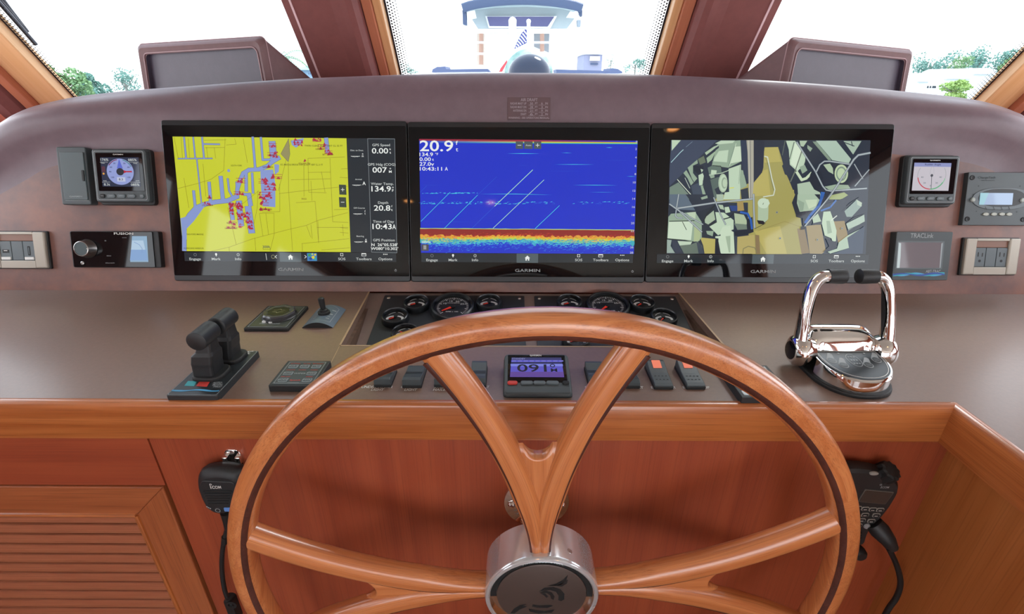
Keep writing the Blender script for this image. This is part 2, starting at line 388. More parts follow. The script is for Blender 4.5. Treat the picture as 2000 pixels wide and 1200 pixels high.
# windshield: glass panes, frit dots, teak frames, leather mullions; all drawn in the raked plane (x, up the rake, inward)
WSM = Matrix.Translation(WS.O) @ WS.R
B0, B1 = -.30, (ZCL-EYE)/.7986
def ws_build(name, mb, parent=None):
    o = mb.build(name, parent)
    if parent is None: o.matrix_world = WSM; o['kind'] = 'structure'
    return o
FRIT = pm('frit_ceramic', '#24242a', .5)
wins = {1: (-1.498, -.628), 2: (-.366, .444), 3: (.724, 1.572)}
for k, (x0, x1) in wins.items():
    fb = MB('y'); edges = []
    strips = []
    if k in (2,): strips = [(x0-.024, x0, 1), (x1, x1+.024, 1)]
    if k == 1: strips = [(x0-.10, x0, 1)]
    if k == 3: strips = [(x1, x1+.10, 1)]
    for s0, s1, _ in strips: fb.box(s0, s1, B0, B1, -.02, .030, FRAMEW, .004, .003)
    fb.box(x0, x1, B0, B0+.03, -.02, .03, FRAMEW); fb.box(x0, x1, B1-.03, B1, -.02, .03, FRAMEW)
    o = ws_build('window_%d' % k, fb)
    g = MB(); g.box(x0-.005, x1+.005, B0, B1, -.012, -.006, WPANE); g.build('glass_pane', o)
    # black border band and its perforation-like dot rows, printed on the glass
    d = MB(); bw = .006
    sides = {1: [(x0, 1)], 2: [(x0, 1), (x1, -1)], 3: [(x1, -1)]}[k]
    for xe, sg in sides:
        d.box(min(xe, xe+sg*bw), max(xe, xe+sg*bw), B0, B1, -.0058, -.0048, FRIT)
        pitch = .0088
        for r_ in range(5 if k != 2 else 4):
            rad = .0033-.0005*r_
            for q in range(int((B1+.12)/pitch)):
                cx = xe+sg*(bw+.004+r_*.0078); cy = -.12+q*pitch+(pitch/2 if r_ % 2 else 0)
                d.flat(ell(cx, cy, rad, seg=6), -.0052, FRIT)
    dd = d.build('frit_dots', o); dd['kind'] = 'stuff'
# mullions between the windows
def mullion(name, xs, sgn):
    """xs: outer leather edge .. frame edge, at increasing distance toward the centre window; sgn +1: centre window to the right"""
    def X(t): return xs[0]+(xs[1]-xs[0])*t
    m = MB('y'); 
    prof = [(0, -.03), (0, .050), (.02, .062), (.10, .066), (.11, .064), (.12, .066), (.52, .066), (.62, .072), (.69, .078), (.75, .072), (.79, .055), (.80, .036), (.80, -.03)]
    pts = [(X(t), n) for t, n in prof]
    if sgn < 0: pts = pts[::-1]
    rows = [[(x, b, n) for x, n in pts] for b in (B0, B1)]
    m.grid(rows, LEATH, smooth=False, closed=True, flip=True)
    n = len(pts); m.add([(x, B1, q) for x, q in pts], [tuple(range(n))], LEATH)
    o = ws_build(name, m)
    s = MB('y'); a, b = sorted((X(.105), X(.125))); s.box(a, b, B0, B1, .062, .0685, SEAM, .0008); s.build('stitched_seam', o)
    f = MB('y'); a, b = sorted((X(.805), X(1.0)-sgn*.024)); f.box(a, b, B0, B1, -.02, .042, FRAMER, .003, .003); f.build('wood_strip', o)
    return o
mullion('trim_1', (-.628, -.366), 1); mullion('trim_2', (.724, .444), -1)
def corner_post(name, x0, sg):
    m = MB('y'); X = lambda d: x0+sg*d
    pts = [(X(.102), -.03), (X(.102), .045), (X(.135), .047), (X(.14), .03), (X(.15), .055), (X(.175), .075), (X(.20), .07), (X(.22), .05), (X(.25), .045), (X(.25), -.03)]
    if sg > 0: pts = pts[::-1]
    m.grid([[(x, b, n) for x, n in pts] for b in (B0, B1)], LEATH, smooth=False, closed=True)
    return ws_build(name, m)
# rounded leather corner posts with a wood side strip
for nm, x0, sg in (('trim_3', -1.498, -1), ('trim_4', 1.572, 1)):
    o = corner_post(nm, x0, sg); f = MB('y'); a, b = sorted((x0+sg*.1005, x0+sg*.134)); f.box(a, b, B0, B1, .02, .052, FRAMER, .003, .002); f.build('wood_strip', o)

# ------------------------------------------------------------ the helm console
ctr = .035
crest_px = [(0, 240), (30, 222), (70, 206), (140, 190), (200, 182), (270, 175), (380, 167), (490, 159), (600, 152.5), (700, 148.5), (800, 145), (920, 142.5), (1040, 142), (1160, 143), (1270, 145.5), (1380, 150), (1471, 155), (1552, 160), (1680, 170), (1790, 180.5), (1860, 188), (1912, 196), (1950, 206), (1980, 217), (2000, 227)]
crest = [FAS.pt(u, v, -.02) for u, v in crest_px]
a0, b0 = crest[0]; crest = [(-1.50, b0-.27), (-1.45, b0-.17), (-1.38, b0-.085)]+crest
a1, b1 = crest[-1]; crest = crest+[(a1+.045, b1-.035), (a1+.1, b1-.10), (a1+.15, b1-.19)]
# resample along the arch with Catmull-Rom
def cr(ps, per=5):
    o = []
    for i in range(len(ps)-1):
        p0 = Vector(ps[max(i-1, 0)]); p1 = Vector(ps[i]); p2 = Vector(ps[i+1]); p3 = Vector(ps[min(i+2, len(ps)-1)])
        for k in range(per):
            t = k/per; o.append(tuple(.5*((2*p1)+(-p0+p2)*t+(2*p0-5*p1+4*p2-p3)*t*t+(-p0+3*p1-3*p2+p3)*t**3)))
    o.append(tuple(ps[-1])); return o
CR = cr(crest, 4)
def tangent_n(i):
    a = Vector(CR[max(i-1, 0)]); b = Vector(CR[min(i+1, len(CR)-1)]); t = (b-a).normalized(); return Vector((t.y, -t.x))    # points down-ish, into the fascia
body = T('instrument_fascia', 'mottled red-brown arched dashboard fascia carrying the three screens', 'dashboard', FAS, ab=(0, -.0252))
BL = -.0252
mb = MB(); rows = []
for i, (x, b) in enumerate(CR):
    nn = tangent_n(i)
    e = min(1, max(0, (abs(x-ctr)-.62)/.5)); e = e*e*(3-2*e); amp = .024*e
    prof = [(.150, 0), (.125, .000+amp*.03), (.105, .001+amp*.25), (.085, .002+amp*.65), (.066, .003+amp*.95), (.048, .002+amp*1.0), (.030, -.002+amp*.75), (.016, -.008+amp*.4), (.007, -.013), (.002, -.017), (0, -.022), (.001, -.028), (.006, -.034), (.03, -.04), (.08, -.06)]
    row = []
    for d, n in prof:
        if d <= .15 and n > -.03 or d < .01: q = Vector((x, b))+nn*d
        else: q = Vector((x, b))+nn*d
        row.append((q.x, q.y-BL, n))
    rows.append(row)
mb.grid(rows, HOODM, smooth=True, flip=False)
hood = mb.build('leather_hood', body.e)
# flat fascia panel behind everything, its outline following the arch
ins = [(Vector(CR[i])+tangent_n(i)*.10) for i in range(len(CR))]
poly = [(p.x, p.y-BL) for p in ins]
poly = [(-1.52, 0)]+[p for p in poly if p[1] > .02]+[(1.52, 0)]
mb = MB(); mb.prism(poly, -.012, 0.0, FASM); fp = mb.build('fascia_panel', body.e)
def fplate():
    t = T('air_draft_plate', 'small dark engraved air draft plate above the middle screen', 'plate', FAS, 1033, 213)
    x0, x1, y0, y1 = t.R(991, 190, 1075, 234, .004)
    mb = MB(); mb.box(x0, x1, y0, y1, .001, .004, pm('plate_brown', '#5f4a4e', .4), .001, .0006); t.part('plate', mb)
    mb = MB(); W = pm('plate_print', '#9a8f98', .5)
    def row(s, u0, u1, v0, v1):
        a, b, c, d = t.R(u0, v0, u1, v1, .004); mb.text(s, a, b, c, d, .0043, W)
    row('AIR DRAFT', 1017, 1050, 192, 198)
    for i, s in enumerate(('RADAR MAST UP', 'RADAR MAST DN', 'ANTENNAS DN', 'DRAFT')):
        v = 200+i*7; row(s, (997, 997, 1002, 1017)[i], 1028, v, v+4.5); row(('30', '28', '21', '6')[i], 1035, 1041, v, v+4.5); row('FT', 1045, 1050, v, v+4.5); row(('6', '3', '9', '2')[i], 1057, 1060, v, v+4.5); row('IN', 1065, 1070, v, v+4.5)
        for u in (1038, 1058): a, b, c, d = t.R(u-6, v+5, u+6, v+5.6, .004); mb.flat([(a, c), (b, c), (b, d), (a, d)], .0043, W)
    row('WARNING - SEE OPERATORS MANUAL', 993, 1073, 228.5, 232)
    t.part('lettering', mb)
fplate()
# shelf behind the hood up to the glass
mb = MB(); wbox(mb, XL, XR, 1.24, 2.0, EYE-.26, EYE-.22, LEATH); struct('trim_5', mb)
mb = MB(); wbox(mb, XL-.06, XR+.06, 1.9, 2.0, 0, EYE-.26, PANELW); struct('wall_front', mb)

# worktop: one slab outlined around the instrument pit and the wing on the right
cx0, cx1 = -.344, .4145
mb = MB(); th = .018
XW = .7045
yb = 1.103
outl = [(-1.70, YE+.012), (XW+.012, YE+.012), (XW+.012, -.6), (1.70, -.6), (1.70, yb), (cx1-.004, yb), (.4195, .8315), (-.3375, .8315), (-.3515, yb), (-1.70, yb)]
ct = T('worktop', 'brown laminate worktop in front of the screens with a sunken instrument pit', 'countertop', TOP, ab=(0, YE))
mb.prism([(x, y-YE) for x, y in outl], -th, 0, TOPM); slab = ct.part('slab', mb)
mb = MB()   # pale exposed laminate edges round the pit
e = [(cx1-.004, yb), (.4195, .8315), (-.3375, .8315), (-.3515, yb)]
ct2 = [(x, y-YE) for x, y in e]; mb.line(ct2, .004, .0004, EDGEM); ct.part('edge_banding', mb, label='pale edge of the laminate')
mb = MB(); mb.line([ct.L(664, 675), ct.L(640, 722), ct.L(600, 790)], .0012, .0003, EDGEM); ct.part('joint_line', mb)
# pit walls and sloped board
pt = T('instrument_pit', 'walnut sided recess in the worktop that holds the gauges', 'recess', TOP, ab=(.04, .96))
ox, oy = .04, .96
def pitwall(p, q, name):
    mb = MB('x'); (xa, ya), (xb, yb_) = p, q; d = Vector((xb-xa, yb_-ya)).normalized(); nrm = Vector((d.y, -d.x))*.008
    quad = [(xa-ox, ya-oy), (xb-ox, yb_-oy), (xb-ox+nrm.x, yb_-oy+nrm.y), (xa-ox+nrm.x, ya-oy+nrm.y)]
    mb.prism(quad, -.11, -th, PITW); pt.part(name, mb)
pitwall((-.3375, .8315), (-.3515, yb), 'side_wall'); pitwall((cx1-.004, yb), (.4195, .8315), 'side_wall'); pitwall((.4195, .8315), (-.3375, .8315), 'front_wall')
for nm_ in (0,):
    mb = MB(); mb.M = pt.e.matrix_world.inverted() @ Matrix.Translation(PIT.O) @ PIT.R
    mb.box(-.375, .43, -.285, .018, -.016, -.004, pm('pit_board', '#7d6a62', .5, var=.06)); pt.part('sloped_board', mb)

# teak nosing of the worktop and the front panels
tr = T('teak_nosing', 'light teak edge moulding along the front of the worktop', 'moulding', FRO, ab=(0, 0))
def nose(mb, x0, x1):
    prof = [(0, -.006), (.0020, -.006), (.0030, -.002), (.0028, .004), (.0005, .0082), (-.004, .0100), (-.016, .0105), (-.062, .0105), (-.0685, .008), (-.0685, .0005), (-.002, .0005), (0, -.006)]   # (z, toward viewer)
    rows = [[(x, z, n) for z, n in prof] for x in (x0, x1)]
    mb.grid(rows, TRIMW, smooth=True, flip=True); mb.add(rows[1], [tuple(range(len(prof)-1))], TRIMW)
mb = MB(); nose(mb, -1.70, XW+.016)
tr.part('front_moulding', mb)
mb = MB()
prof = [(0, .006), (.0020, .006), (.0030, .002), (.0028, -.004), (.0005, -.0082), (-.004, -.0100), (-.016, -.0105), (-.062, -.0105), (-.0685, -.008), (-.0685, -.0005), (-.002, -.0005), (0, .006)]
rows = [[(XW+n+.012, z, q) for z, n in prof] for q in (-.004, 1.25)]
gr = [(r[0][2], r_[1], r_[0]) for r in rows for r_ in r]
mb.grid(rows, TRIMW, smooth=True, flip=False, gr=gr); mb.add(rows[0], [tuple(range(len(prof)-1))], TRIMW)
tr.part('side_moulding', mb)
fpn = T('console_front_panel', 'plain red-brown wood panel under the worktop behind the steering wheel', 'panel', FRO, ab=(0, -1.02))
mb = MB('y'); mb.box(-.612, .742, 0, .970, -.018, -.002, PANELW); fpn.part('front_panel', mb)
fpw = T('wing_cabinet', 'red-brown wood cabinet side at the right of the wheel', 'cabinet', FRO, ab=(.742, -1.02))
m2 = MB('y'); vs_ = [(0, 0, 0-.002), (.016, 0, -.002), (.016, 0, 1.25), (0, 0, 1.25), (0, .97, -.002), (.016, .97, -.002), (.016, .97, 1.25), (0, .97, 1.25)]
m2.add(vs_, [(0, 1, 2, 3), (4, 7, 6, 5), (0, 3, 7, 4), (1, 5, 6, 2), (0, 4, 5, 1), (3, 2, 6, 7)], WINGW, gr=[(v[1], v[2], v[0]) for v in vs_]); fpw.part('side_panel', m2)

# louvred door cabinet at the left
cab = T('louvre_cabinet', 'teak cabinet with a louvred door at the left below the worktop', 'cabinet', FRO, ab=(-1.1, -1.02))
ax, bx = cab.a0, cab.b0
mb = MB(); mb.box(-1.70-ax, -.6135-ax, -.180-bx, -.052-bx, -.016, 0, PANELW); cab.part('top_rail', mb)
mb = MB('y'); mb.box(-1.70-ax, -.6135-ax, -1.02-bx, -.181-bx, -.045, -.031, PANELW); cab.part('carcass', mb)
door = MB(); DX0, DX1, DZ0, DZ1 = -1.62, -.6165, -.99, -.1815; fw = .068
door.prism([(DX0-ax, DZ1-bx), (DX1-ax, DZ1-bx), (DX1-fw-ax, DZ1-fw-bx), (DX0+fw-ax, DZ1-fw-bx)], -.014, .004, DOORW, .002)
door.prism([(DX0-ax, DZ0-bx), (DX1-ax, DZ0-bx), (DX1-fw-ax, DZ0+fw-bx), (DX0+fw-ax, DZ0+fw-bx)], -.014, .004, DOORW, .002)
door.grain = 'y'
door.prism([(DX1-ax, DZ0-bx), (DX1-ax, DZ1-bx), (DX1-fw-ax, DZ1-fw-bx), (DX1-fw-ax, DZ0+fw-bx)], -.014, .004, DOORW, .002)
door.prism([(DX0-ax, DZ0-bx), (DX0-ax, DZ1-bx), (DX0+fw-ax, DZ1-fw-bx), (DX0+fw-ax, DZ0+fw-bx)], -.014, .004, DOORW, .002)
dr = cab.part('door', door)
bk = MB(); bk.box(DX0+fw-.01-ax, DX1-fw+.01-ax, DZ0+fw-.01-bx, DZ1-fw+.01-bx, -.0305, -.0295, RUBB); cab.part('shade_backing', bk)  # black sheet painting the shade in the gaps between slats
bead = MB(); q0 = DX0+fw-ax; q1 = DX1-fw-ax; w0 = DZ0+fw-bx; w1 = DZ1-fw-bx
for (p, q) in (((q0, w1), (q1, w1)), ((q1, w0), (q1, w1)), ((q0, w0), (q1, w0)), ((q0, w0), (q0, w1))):
    bead.tube([(p[0], p[1], .003), (q[0], q[1], .003)], .005, TRIMW, seg=8)
bo = cab.part('bead', bead, parent=dr)
pitch = .0270; z = w1-.004; first = None
while z-pitch > w0:
    if first is None:
        s = MB(); L2 = (q1-q0)/2-.003
        prof = [(0, -.004), (-.0015, -.0012), (-.010, .0006), (-.0175, .0018), (-.0192, .0010), (-.0198, -.002), (-.0195, -.012), (-.001, -.012)]
        s.grid([[(x, y, n) for y, n in prof] for x in (-L2, L2)], SLATW, closed=True, flip=True, smooth=True); first = s.build('slat', dr); o = first
    else: o = bpy.data.objects.new('slat', first.data); C.objects.link(o); o.parent = dr
    o.location = ((q0+q1)/2, z, 0); z -= pitch

# ------------------------------------------------------------ steering wheel
wh = T('steering_wheel', 'large varnished teak steering wheel with a chrome hub and forked spokes', 'steering wheel', WHL, ab=(0, 0))
def section_ring(t, r):
    """superellipse bar 36 x 38 mm with a cut groove at the front-inner corner; a = away from hub, b = depth"""
    o = []
    N = 36
    for k in range(N):
        th = 2*pi*k/N; c, s_ = cos(th), sin(th); ex = .72
        a = .0185*abs(c)**ex*(1 if c >= 0 else -1); b = .0195*abs(s_)**ex*(1 if s_ >= 0 else -1)
        o.append((a, b))
    return o
Rm = .4575
def ringpts(n, R, z=0): return [(R*cos(2*pi*k/n), R*sin(2*pi*k/n), z) for k in range(n)]
# ring swept by hand so that "outward" is radial; joints between the felloes follow grain offsets
def ring_mesh(sec, mat, n=128, seams=8):
    mb = MB(); vs = []; gr = []
    m = len(sec)
    for k in range(n):
        t = 2*pi*k/n
        sg = int((t+.39)/(2*pi/seams))
        for a, b in sec:
            vs.append(((Rm+a)*cos(t), (Rm+a)*sin(t), b)); gr.append((Rm*t+sg*3.7, a+sg*.3, b+.1*sin(t*3)))
    fs = [(i*m+k, ((i+1) % n)*m+k, ((i+1) % n)*m+(k+1) % m, i*m+(k+1) % m) for i in range(n) for k in range(m)]
    mb.add(vs, fs, mat, True, gr); return mb
def se(g, k=1.0, hw=.0185, hd=.020, ex=.75):
    th = math.radians(g); c, q = cos(th), sin(th)
    return (k*hw*abs(c)**ex*(1 if c >= 0 else -1), k*hd*abs(q)**ex*(1 if q >= 0 else -1))
sec = [se(360*k/44) for k in range(44)]
wh.part('rim', ring_mesh(sec, WHEELW))
gs = [se(g, 1.02) for g in (104, 109, 114, 119, 124, 129, 134)]+[se(g, .9) for g in (134, 124, 114, 104)]
wh.part('inlay', ring_mesh(gs, WHEELD), label='dark inlaid stripe running round the inside of the rim')
def OFF(t): return .006+.116*max(0, (t-.04)/.96)**1.7
def spoke(ang):
    """a Y: two curved arms leaving the hub together and parting at r = 0.25"""
    mb = MB(); A = math.radians(ang); ca, sa = cos(A), sin(A)
    def rot(x, y, z): return (x*ca-y*sa, x*sa+y*ca, z)
    for sg in (1, -1):
        pts = []; rad = []
        for k in range(25):
            t = k/24; r = .078+(.445-.078)*t
            off = sg*OFF(t)
            pts.append(rot(sqrt(max(r*r-off*off, 0)), off, .0005)); rad.append(.0195-.0105*max(0, 1-t/.30))
        def sec_(t, r):
            o = []
            for k in range(24):
                th = 2*pi*k/24; c, s_ = cos(th), sin(th)
                a = .0165*abs(c)**.8*(1 if c >= 0 else -1); b = r*abs(s_)**.8*(1 if s_ >= 0 else -1)
                o.append((a, b))
            return o
        mb.tube(pts, rad, WHEELW, up=(0, 0, 1), section=sec_)
    # web filling the fork, its outer edge a rounded saddle
    N = 14; rows = []; KT = [.485*k/10*.97 for k in range(11)]+[.475, .479, .482, .4835]
    for k in range(N+1):
        t = .02+KT[k]; r = .078+(.445-.078)*t; off = OFF(t); x0_ = sqrt(r*r-off*off); f_ = max(0, (k-10)/4)
        zz = .0125*sqrt(max(0, 1-f_*f_)) if f_ else .0125
        rows.append([rot(x0_+.020*min(1, abs(2*q-1)/.5)**2.4*(k/N)**2, off*(-1+2*q), (zz-.0022*(1-(2*q-1)**2)*(1-f_))*(1-.8*min(1, abs(2*q-1)/.55)**3*max(0, (k-7)/7))) for q in [j/24 for j in range(25)]])
    mb.grid(rows, WHEELW, gr=[(p[0]*ca+p[1]*sa, -p[0]*sa+p[1]*ca, 0) for r in rows for p in r])
    rows2 = [[(p[0], p[1], -p[2]) for p in r] for r in rows]
    mb.grid(rows2, WHEELW, flip=True, gr=[(p[0]*ca+p[1]*sa, -p[0]*sa+p[1]*ca, 0) for r in rows for p in r])
    o = wh.part('spoke', mb)
    db = MB()   # dark inlay stripes, with shade of the down-facing arm sides painted in
    for sg in (1, -1):
        pts = []; e_ = -1 if (ang in (2.5,) and sg == 1) or (ang in (182.5,) and sg == -1) else 1
        for k in range(25):
            t = k/24; r = .084+(.437-.084)*t; off = sg*(OFF(t)+(.0092-.005*max(0, 1-t/.30))*(e_ if t > .28 else (1 if e_ > 0 else -1)))
            pts.append(rot(sqrt(max(r*r-off*off, 0)), off, .0132-.0004*max(0, 1-t/.3)))
        db.tube(pts, .0028, WHEELD, up=(0, 0, 1), section=lambda t, r: [(.0022*cos(2*pi*k/10), .0052*sin(2*pi*k/10)) for k in range(10)])
    db.build('inlay', o)  # inlay stripes together with the painted arm-side shade
for a in (92.5, 2.5, 182.5, 272.5): spoke(a)
hb = MB(); prof = [(.030, -.042), (.083, -.042), (.0865, -.039), (.0872, .020), (.0872, .0235), (.0855, .0262), (.0815, .0268), (.0795, .0255)]
hb.lathe(prof, 0, 0, HUBM, seg=72); hub = wh.part('hub', hb, label='polished chrome hub drum')
cb = MB(); cb.lathe([(.0795, .0258), (.0795, .0185), (.068, .0180)], 0, 0, CHROME, seg=72); cb.build('recess_ring', hub)
cb = MB(); A0, A1 = math.radians(-4), math.radians(184); cb.lathe([(.0787, .0186), (.0787, .0200), (.0692, .0200), (.0692, .0186)], 0, 0, pm('hub_reflection', '#1c2427', .22), seg=60, a0=A0, a1=A1); cb.build('dark_reflection', hub, )['label'] = 'dark reflection painted over the upper half of the hub ring'  # dark reflection on the chrome ring, put in as a black arc
db = MB(); db.lathe([(.0, .0222), (.066, .0222), (.0685, .0215), (.069, .018)], 0, 0, pm('hub_disc', '#6f6662', .3, metal=.75, bump=.02), seg=72); disc = db.build('cover_disc', hub)
lb = MB(); LOGO = pm('logo_ink', '#1a2023', .25)
def wl(pts): return [WHL.pt(u, v, .0228) for u, v in pts]
def Z6(x, y): return (780+x/3.529, 860+y/3.529)
def wlz(pts): return wl([Z6(*p) for p in pts])
for pl in ([(1015, 1008), (1080, 992), (1128, 965), (1163, 930), (1150, 968), (1115, 998), (1070, 1006)],
           [(1040, 1004), (1090, 1000), (1130, 985), (1163, 963), (1155, 990), (1120, 1012), (1085, 1008)],
           [(962, 1048), (1000, 1020), (1060, 1015), (1110, 1030), (1138, 1062), (1136, 1100), (1115, 1112), (1095, 1105), (1098, 1075), (1080, 1048), (1040, 1036), (1000, 1038)],
           [(965, 1056), (1005, 1040), (1050, 1052), (1070, 1080), (1062, 1104), (1045, 1095), (1040, 1072), (1015, 1056)],
           [(972, 1058), (1005, 1060), (1027, 1080), (1015, 1090), (995, 1070)],
           [(765, 1196), (790, 1165), (830, 1140), (880, 1132), (850, 1145), (880, 1150), (830, 1170), (795, 1196)],
           [(920, 1135), (960, 1142), (1040, 1140), (1060, 1145), (1020, 1160), (950, 1158), (915, 1150)],
           [(890, 1165), (940, 1175), (1000, 1182), (1070, 1170), (1050, 1192), (960, 1198), (900, 1185)]):
    lb.flat(wlz(pl), .0226, LOGO)
lb.build('emblem', disc)
tb = MB()
s = 'STAINLESS STEEL'
for i, ch in enumerate(s):
    if ch == ' ': continue
    an = pi/2+math.radians(24)-math.radians(48)*i/(len(s)-1); vs2, fs2 = textmesh(ch)
    if not vs2: continue
    k = .0068; xm = (min(p[0] for p in vs2)+max(p[0] for p in vs2))/2; vv = []
    for p in vs2:
        lx, ly = (p[0]-xm)*k, p[1]*k; rr = .0712+ly; vv.append((rr*cos(an)+lx*sin(an), rr*sin(an)-lx*cos(an), .0203))
    tb.add(vv, fs2, pm('etched_print', '#75807f', .4))
tb.build('lettering', hub)
sb = MB(); rad_ = math.radians(62); sb.M = Matrix.Translation((.0872*cos(rad_), .0872*sin(rad_), .005)) @ Matrix.Rotation(rad_, 4, 'Z') @ Matrix.Rotation(pi/2, 4, 'Y')
sb.lathe([(.0, .0005), (.0035, .0005), (.0045, -.0005), (.0048, -.001)], 0, 0, STEEL, seg=14); sb.build('set_screw', hub)
# shaft and bolted flange on the panel
fl = T('steering_shaft', 'chrome steering shaft with a bolted flange behind the wheel spokes', 'shaft', FRO, ab=(.0455, -.2135), n=-.002)
mb = MB(); mb.lathe([(.0, .0), (.058, .0), (.0595, .003), (.058, .007), (.045, .010), (.032, .014), (.027, .03), (.024, .032)], 0, 0, CHROME, seg=48); fl.part('flange', mb)
mb = MB(); mb.lathe([(.024, .03), (.024, .075), (.030, .078), (.030, .092)], 0, 0, CHROME, seg=32); fl.part('shaft', mb)
for k in range(6):
    an = pi/2+pi/6+k*pi/3; mb = MB(); mb.lathe([(.0, .0165), (.004, .016), (.0065, .013), (.0068, .008)], .045*cos(an), .045*sin(an), CHROME, seg=14); fl.part('bolt', mb)
mb = MB()
for i, ch in enumerate('VITEX'):
    an = pi+math.radians(30)-math.radians(60)*i/4; vs2, fs2 = textmesh(ch); k = .009; xm = .3; vv = []
    for p in vs2: lx, ly = (p[0]-xm)*k, p[1]*k; rr = .0365+ly; vv.append((rr*cos(an)+lx*sin(an), rr*sin(an)-lx*cos(an), .0135))
    mb.add(vv, fs2, PRW)
fl.part('lettering', mb)

# ------------------------------------------------------------ three displays
ZD = .018
def display(u0t, u1t, u0b, u1b, vt, vb, label):
    t = T('display', label, 'screen', FAS, (u0t+u1t)/2, (vt+vb)/2, group='three flush chart displays in the dashboard')
    x0 = (t.L(u0t, vt, ZD)[0]+t.L(u0b, vb, ZD)[0])/2; x1 = (t.L(u1t, vt, ZD)[0]+t.L(u1b, vb, ZD)[0])/2
    y1 = t.L((u0t+u1t)/2, vt, ZD)[1]; y0 = t.L((u0b+u1b)/2, vb, ZD)[1]
    mb = MB(); mb.box(x0, x1, y0, y1, .0005, ZD, BEZ, .006, .002, seg=3); t.part('housing', mb)
    mb = MB(); mb.box(x0+.002, x1-.002, y0+.0135, y1-.0115, ZD-.001, ZD+.0012, BLKG, .003, .0005, seg=3); g = t.part('front_glass', mb)
    t.x = (x0, x1, y0, y1); t.zs = ZD+.0014; t.glass = g
    return t
DG = 'three flush chart displays in the dashboard'
d1 = display(313, 796.5, 341, 799, 235.5, 550, 'left widescreen display showing a yellow harbour chart')
d2 = display(798, 1272, 801, 1257, 239, 552, 'middle widescreen display showing a blue depth sounder trace')
d3 = display(1274, 1747, 1259, 1718, 241.5, 553, 'right widescreen display showing an engine room camera picture')
WT = em('#e8ece8'); WT2 = em('#c9cfcc', .9)
def menu(t, sx, lab_extra):
    """the grey menu strip under every picture; sx maps the left display's strip pixels onto this one"""
    mb = MB(); z = t.zs
    def R_(u0, v0, u1, v1, zz, m): x0, x1, y0, y1 = t.R(u0, v0, u1, v1, ZD); mb.flat([(x0, y0), (x1, y0), (x1, y1), (x0, y1)], zz, m)
    L0, v0 = sx
    R_(L0+0, v0, L0+413, v0+17.5, z, em('#20262b'))
    R_(L0+186, v0, L0+228, v0+18, z+.0001, em('#4c585c'))
    items = [('Engage', 21), ('Mark', 62), ('Info', 105), ('SOS', 307), ('Toolbars', 350), ('Options', 392)]
    for s, dx in items:
        x, y = t.L(L0+dx, v0+12.5, ZD); mb.textc(s, x, y, .0058, z+.0003, WT2)
        x, y = t.L(L0+dx, v0+4.2, ZD)
        if s in ('Engage', 'Info', 'SOS'): mb.ring(ell(x, y, .0036, seg=16), ell(x, y, .0027, seg=16), z+.0003, WT2 if s != 'Engage' else em('#7b8284'))
        if s == 'Info': mb.textc('i', x, y, .004, z+.0003, WT2)
        if s == 'SOS':
            for k in range(4): a = pi/4+k*pi/2; mb.flat(ell(x+.0033*cos(a), y+.0033*sin(a), .0012, seg=8), z+.0004, WT)
        if s == 'Mark': mb.flat([(x, y-.0045), (x+.0026, y+.0008), (x+.002, y+.003), (x, y+.004), (x-.002, y+.003), (x-.0026, y+.0008)], z+.0003, WT)
        if s == 'Toolbars': mb.line([(x-.005, y-.003), (x+.005, y-.003), (x+.005, y+.003), (x-.005, y+.003)], .001, z+.0003, WT, closed=True); mb.flat([(x-.005, y+.001), (x+.005, y+.001), (x+.005, y+.003), (x-.005, y+.003)], z+.0004, WT)
        if s == 'Options':
            for k in (-1, 0, 1): mb.flat(ell(x+k*.0038, y+.001, .0013, seg=8), z+.0003, WT)
    x, y = t.L(L0+207, v0+9, ZD); k = .0065
    mb.flat([(x-k, y), (x, y+k*.95), (x+k, y), (x+k*.7, y), (x+k*.7, y-k*.9), (x+k*.2, y-k*.9), (x+k*.2, y-k*.3), (x-k*.2, y-k*.3), (x-k*.2, y-k*.9), (x-k*.7, y-k*.9), (x-k*.7, y)], z+.0003, WT)
    t.part('menu_bar', mb, parent=t.glass)
    mb = MB(); x, y = t.L(L0+207.5, v0+33, ZD); mb.textc('GARMIN', x, y, .0068, z, PRW, kx=1.35)
    x, y = t.L(L0+412, v0+35, ZD); mb.ring(ell(x, y, .0028, seg=14), ell(x, y, .0019, seg=14), z, PRW); mb.line([(x, y), (x, y+.0035)], .0008, z, PRW)
    t.part('lettering', mb, parent=t.glass)
menu(d1, (361, 493.5), 0); menu(d2, (823, 495.5), 0); menu(d3, (1282.5, 497.5), 0)

# --- left picture: the chart (zoomed pixels, 3.636 per photo pixel, origin 330,230)
z0 = d1.zs
def Q(t, ox_, oy_, k, pts): return [t.L(ox_+x/k, oy_+y/k, ZD) for x, y in pts]
def q1(*pts): return Q(d1, 330, 230, 3.636, pts)
mp = MB(); YEL = em('#c9cf30', .95); CAN = em('#8b9ed6', .9); CANE = em('#5c6480', .7); RD = em('#8f7f1e', .8); RDT = em('#7d8022', .8); MRED = em('#b32d48', .9)
mp.flat(q1((28, 135), (1262, 147), (1292, 955), (105, 948)), z0, YEL)
def canal(pts, wd): mp.line(q1(*pts), wd+.0012, z0+.0001, CANE); mp.line(q1(*pts), wd, z0+.0002, CAN)
river = [[(785, 285), (735, 315), (700, 345), (640, 368), (570, 372), (530, 395), (510, 440), (488, 510), (488, 560)], [(488, 560), (420, 590), (330, 600), (260, 615), (195, 640), (150, 690), (115, 745), (112, 800), (112, 940)]]
canal(river[0], .0085); canal(river[1], .010)
mp.flat(q1((85, 715), (120, 705), (190, 640), (260, 625), (180, 735), (128, 790), (130, 860), (105, 930)), z0+.0003, CAN)
mp.flat(q1((652, 372), (742, 370), (758, 470), (758, 636), (668, 630), (655, 480)), z0+.0003, CAN)
mp.flat(q1((750, 330), (785, 335), (782, 385), (755, 405)), z0+.0003, CAN)
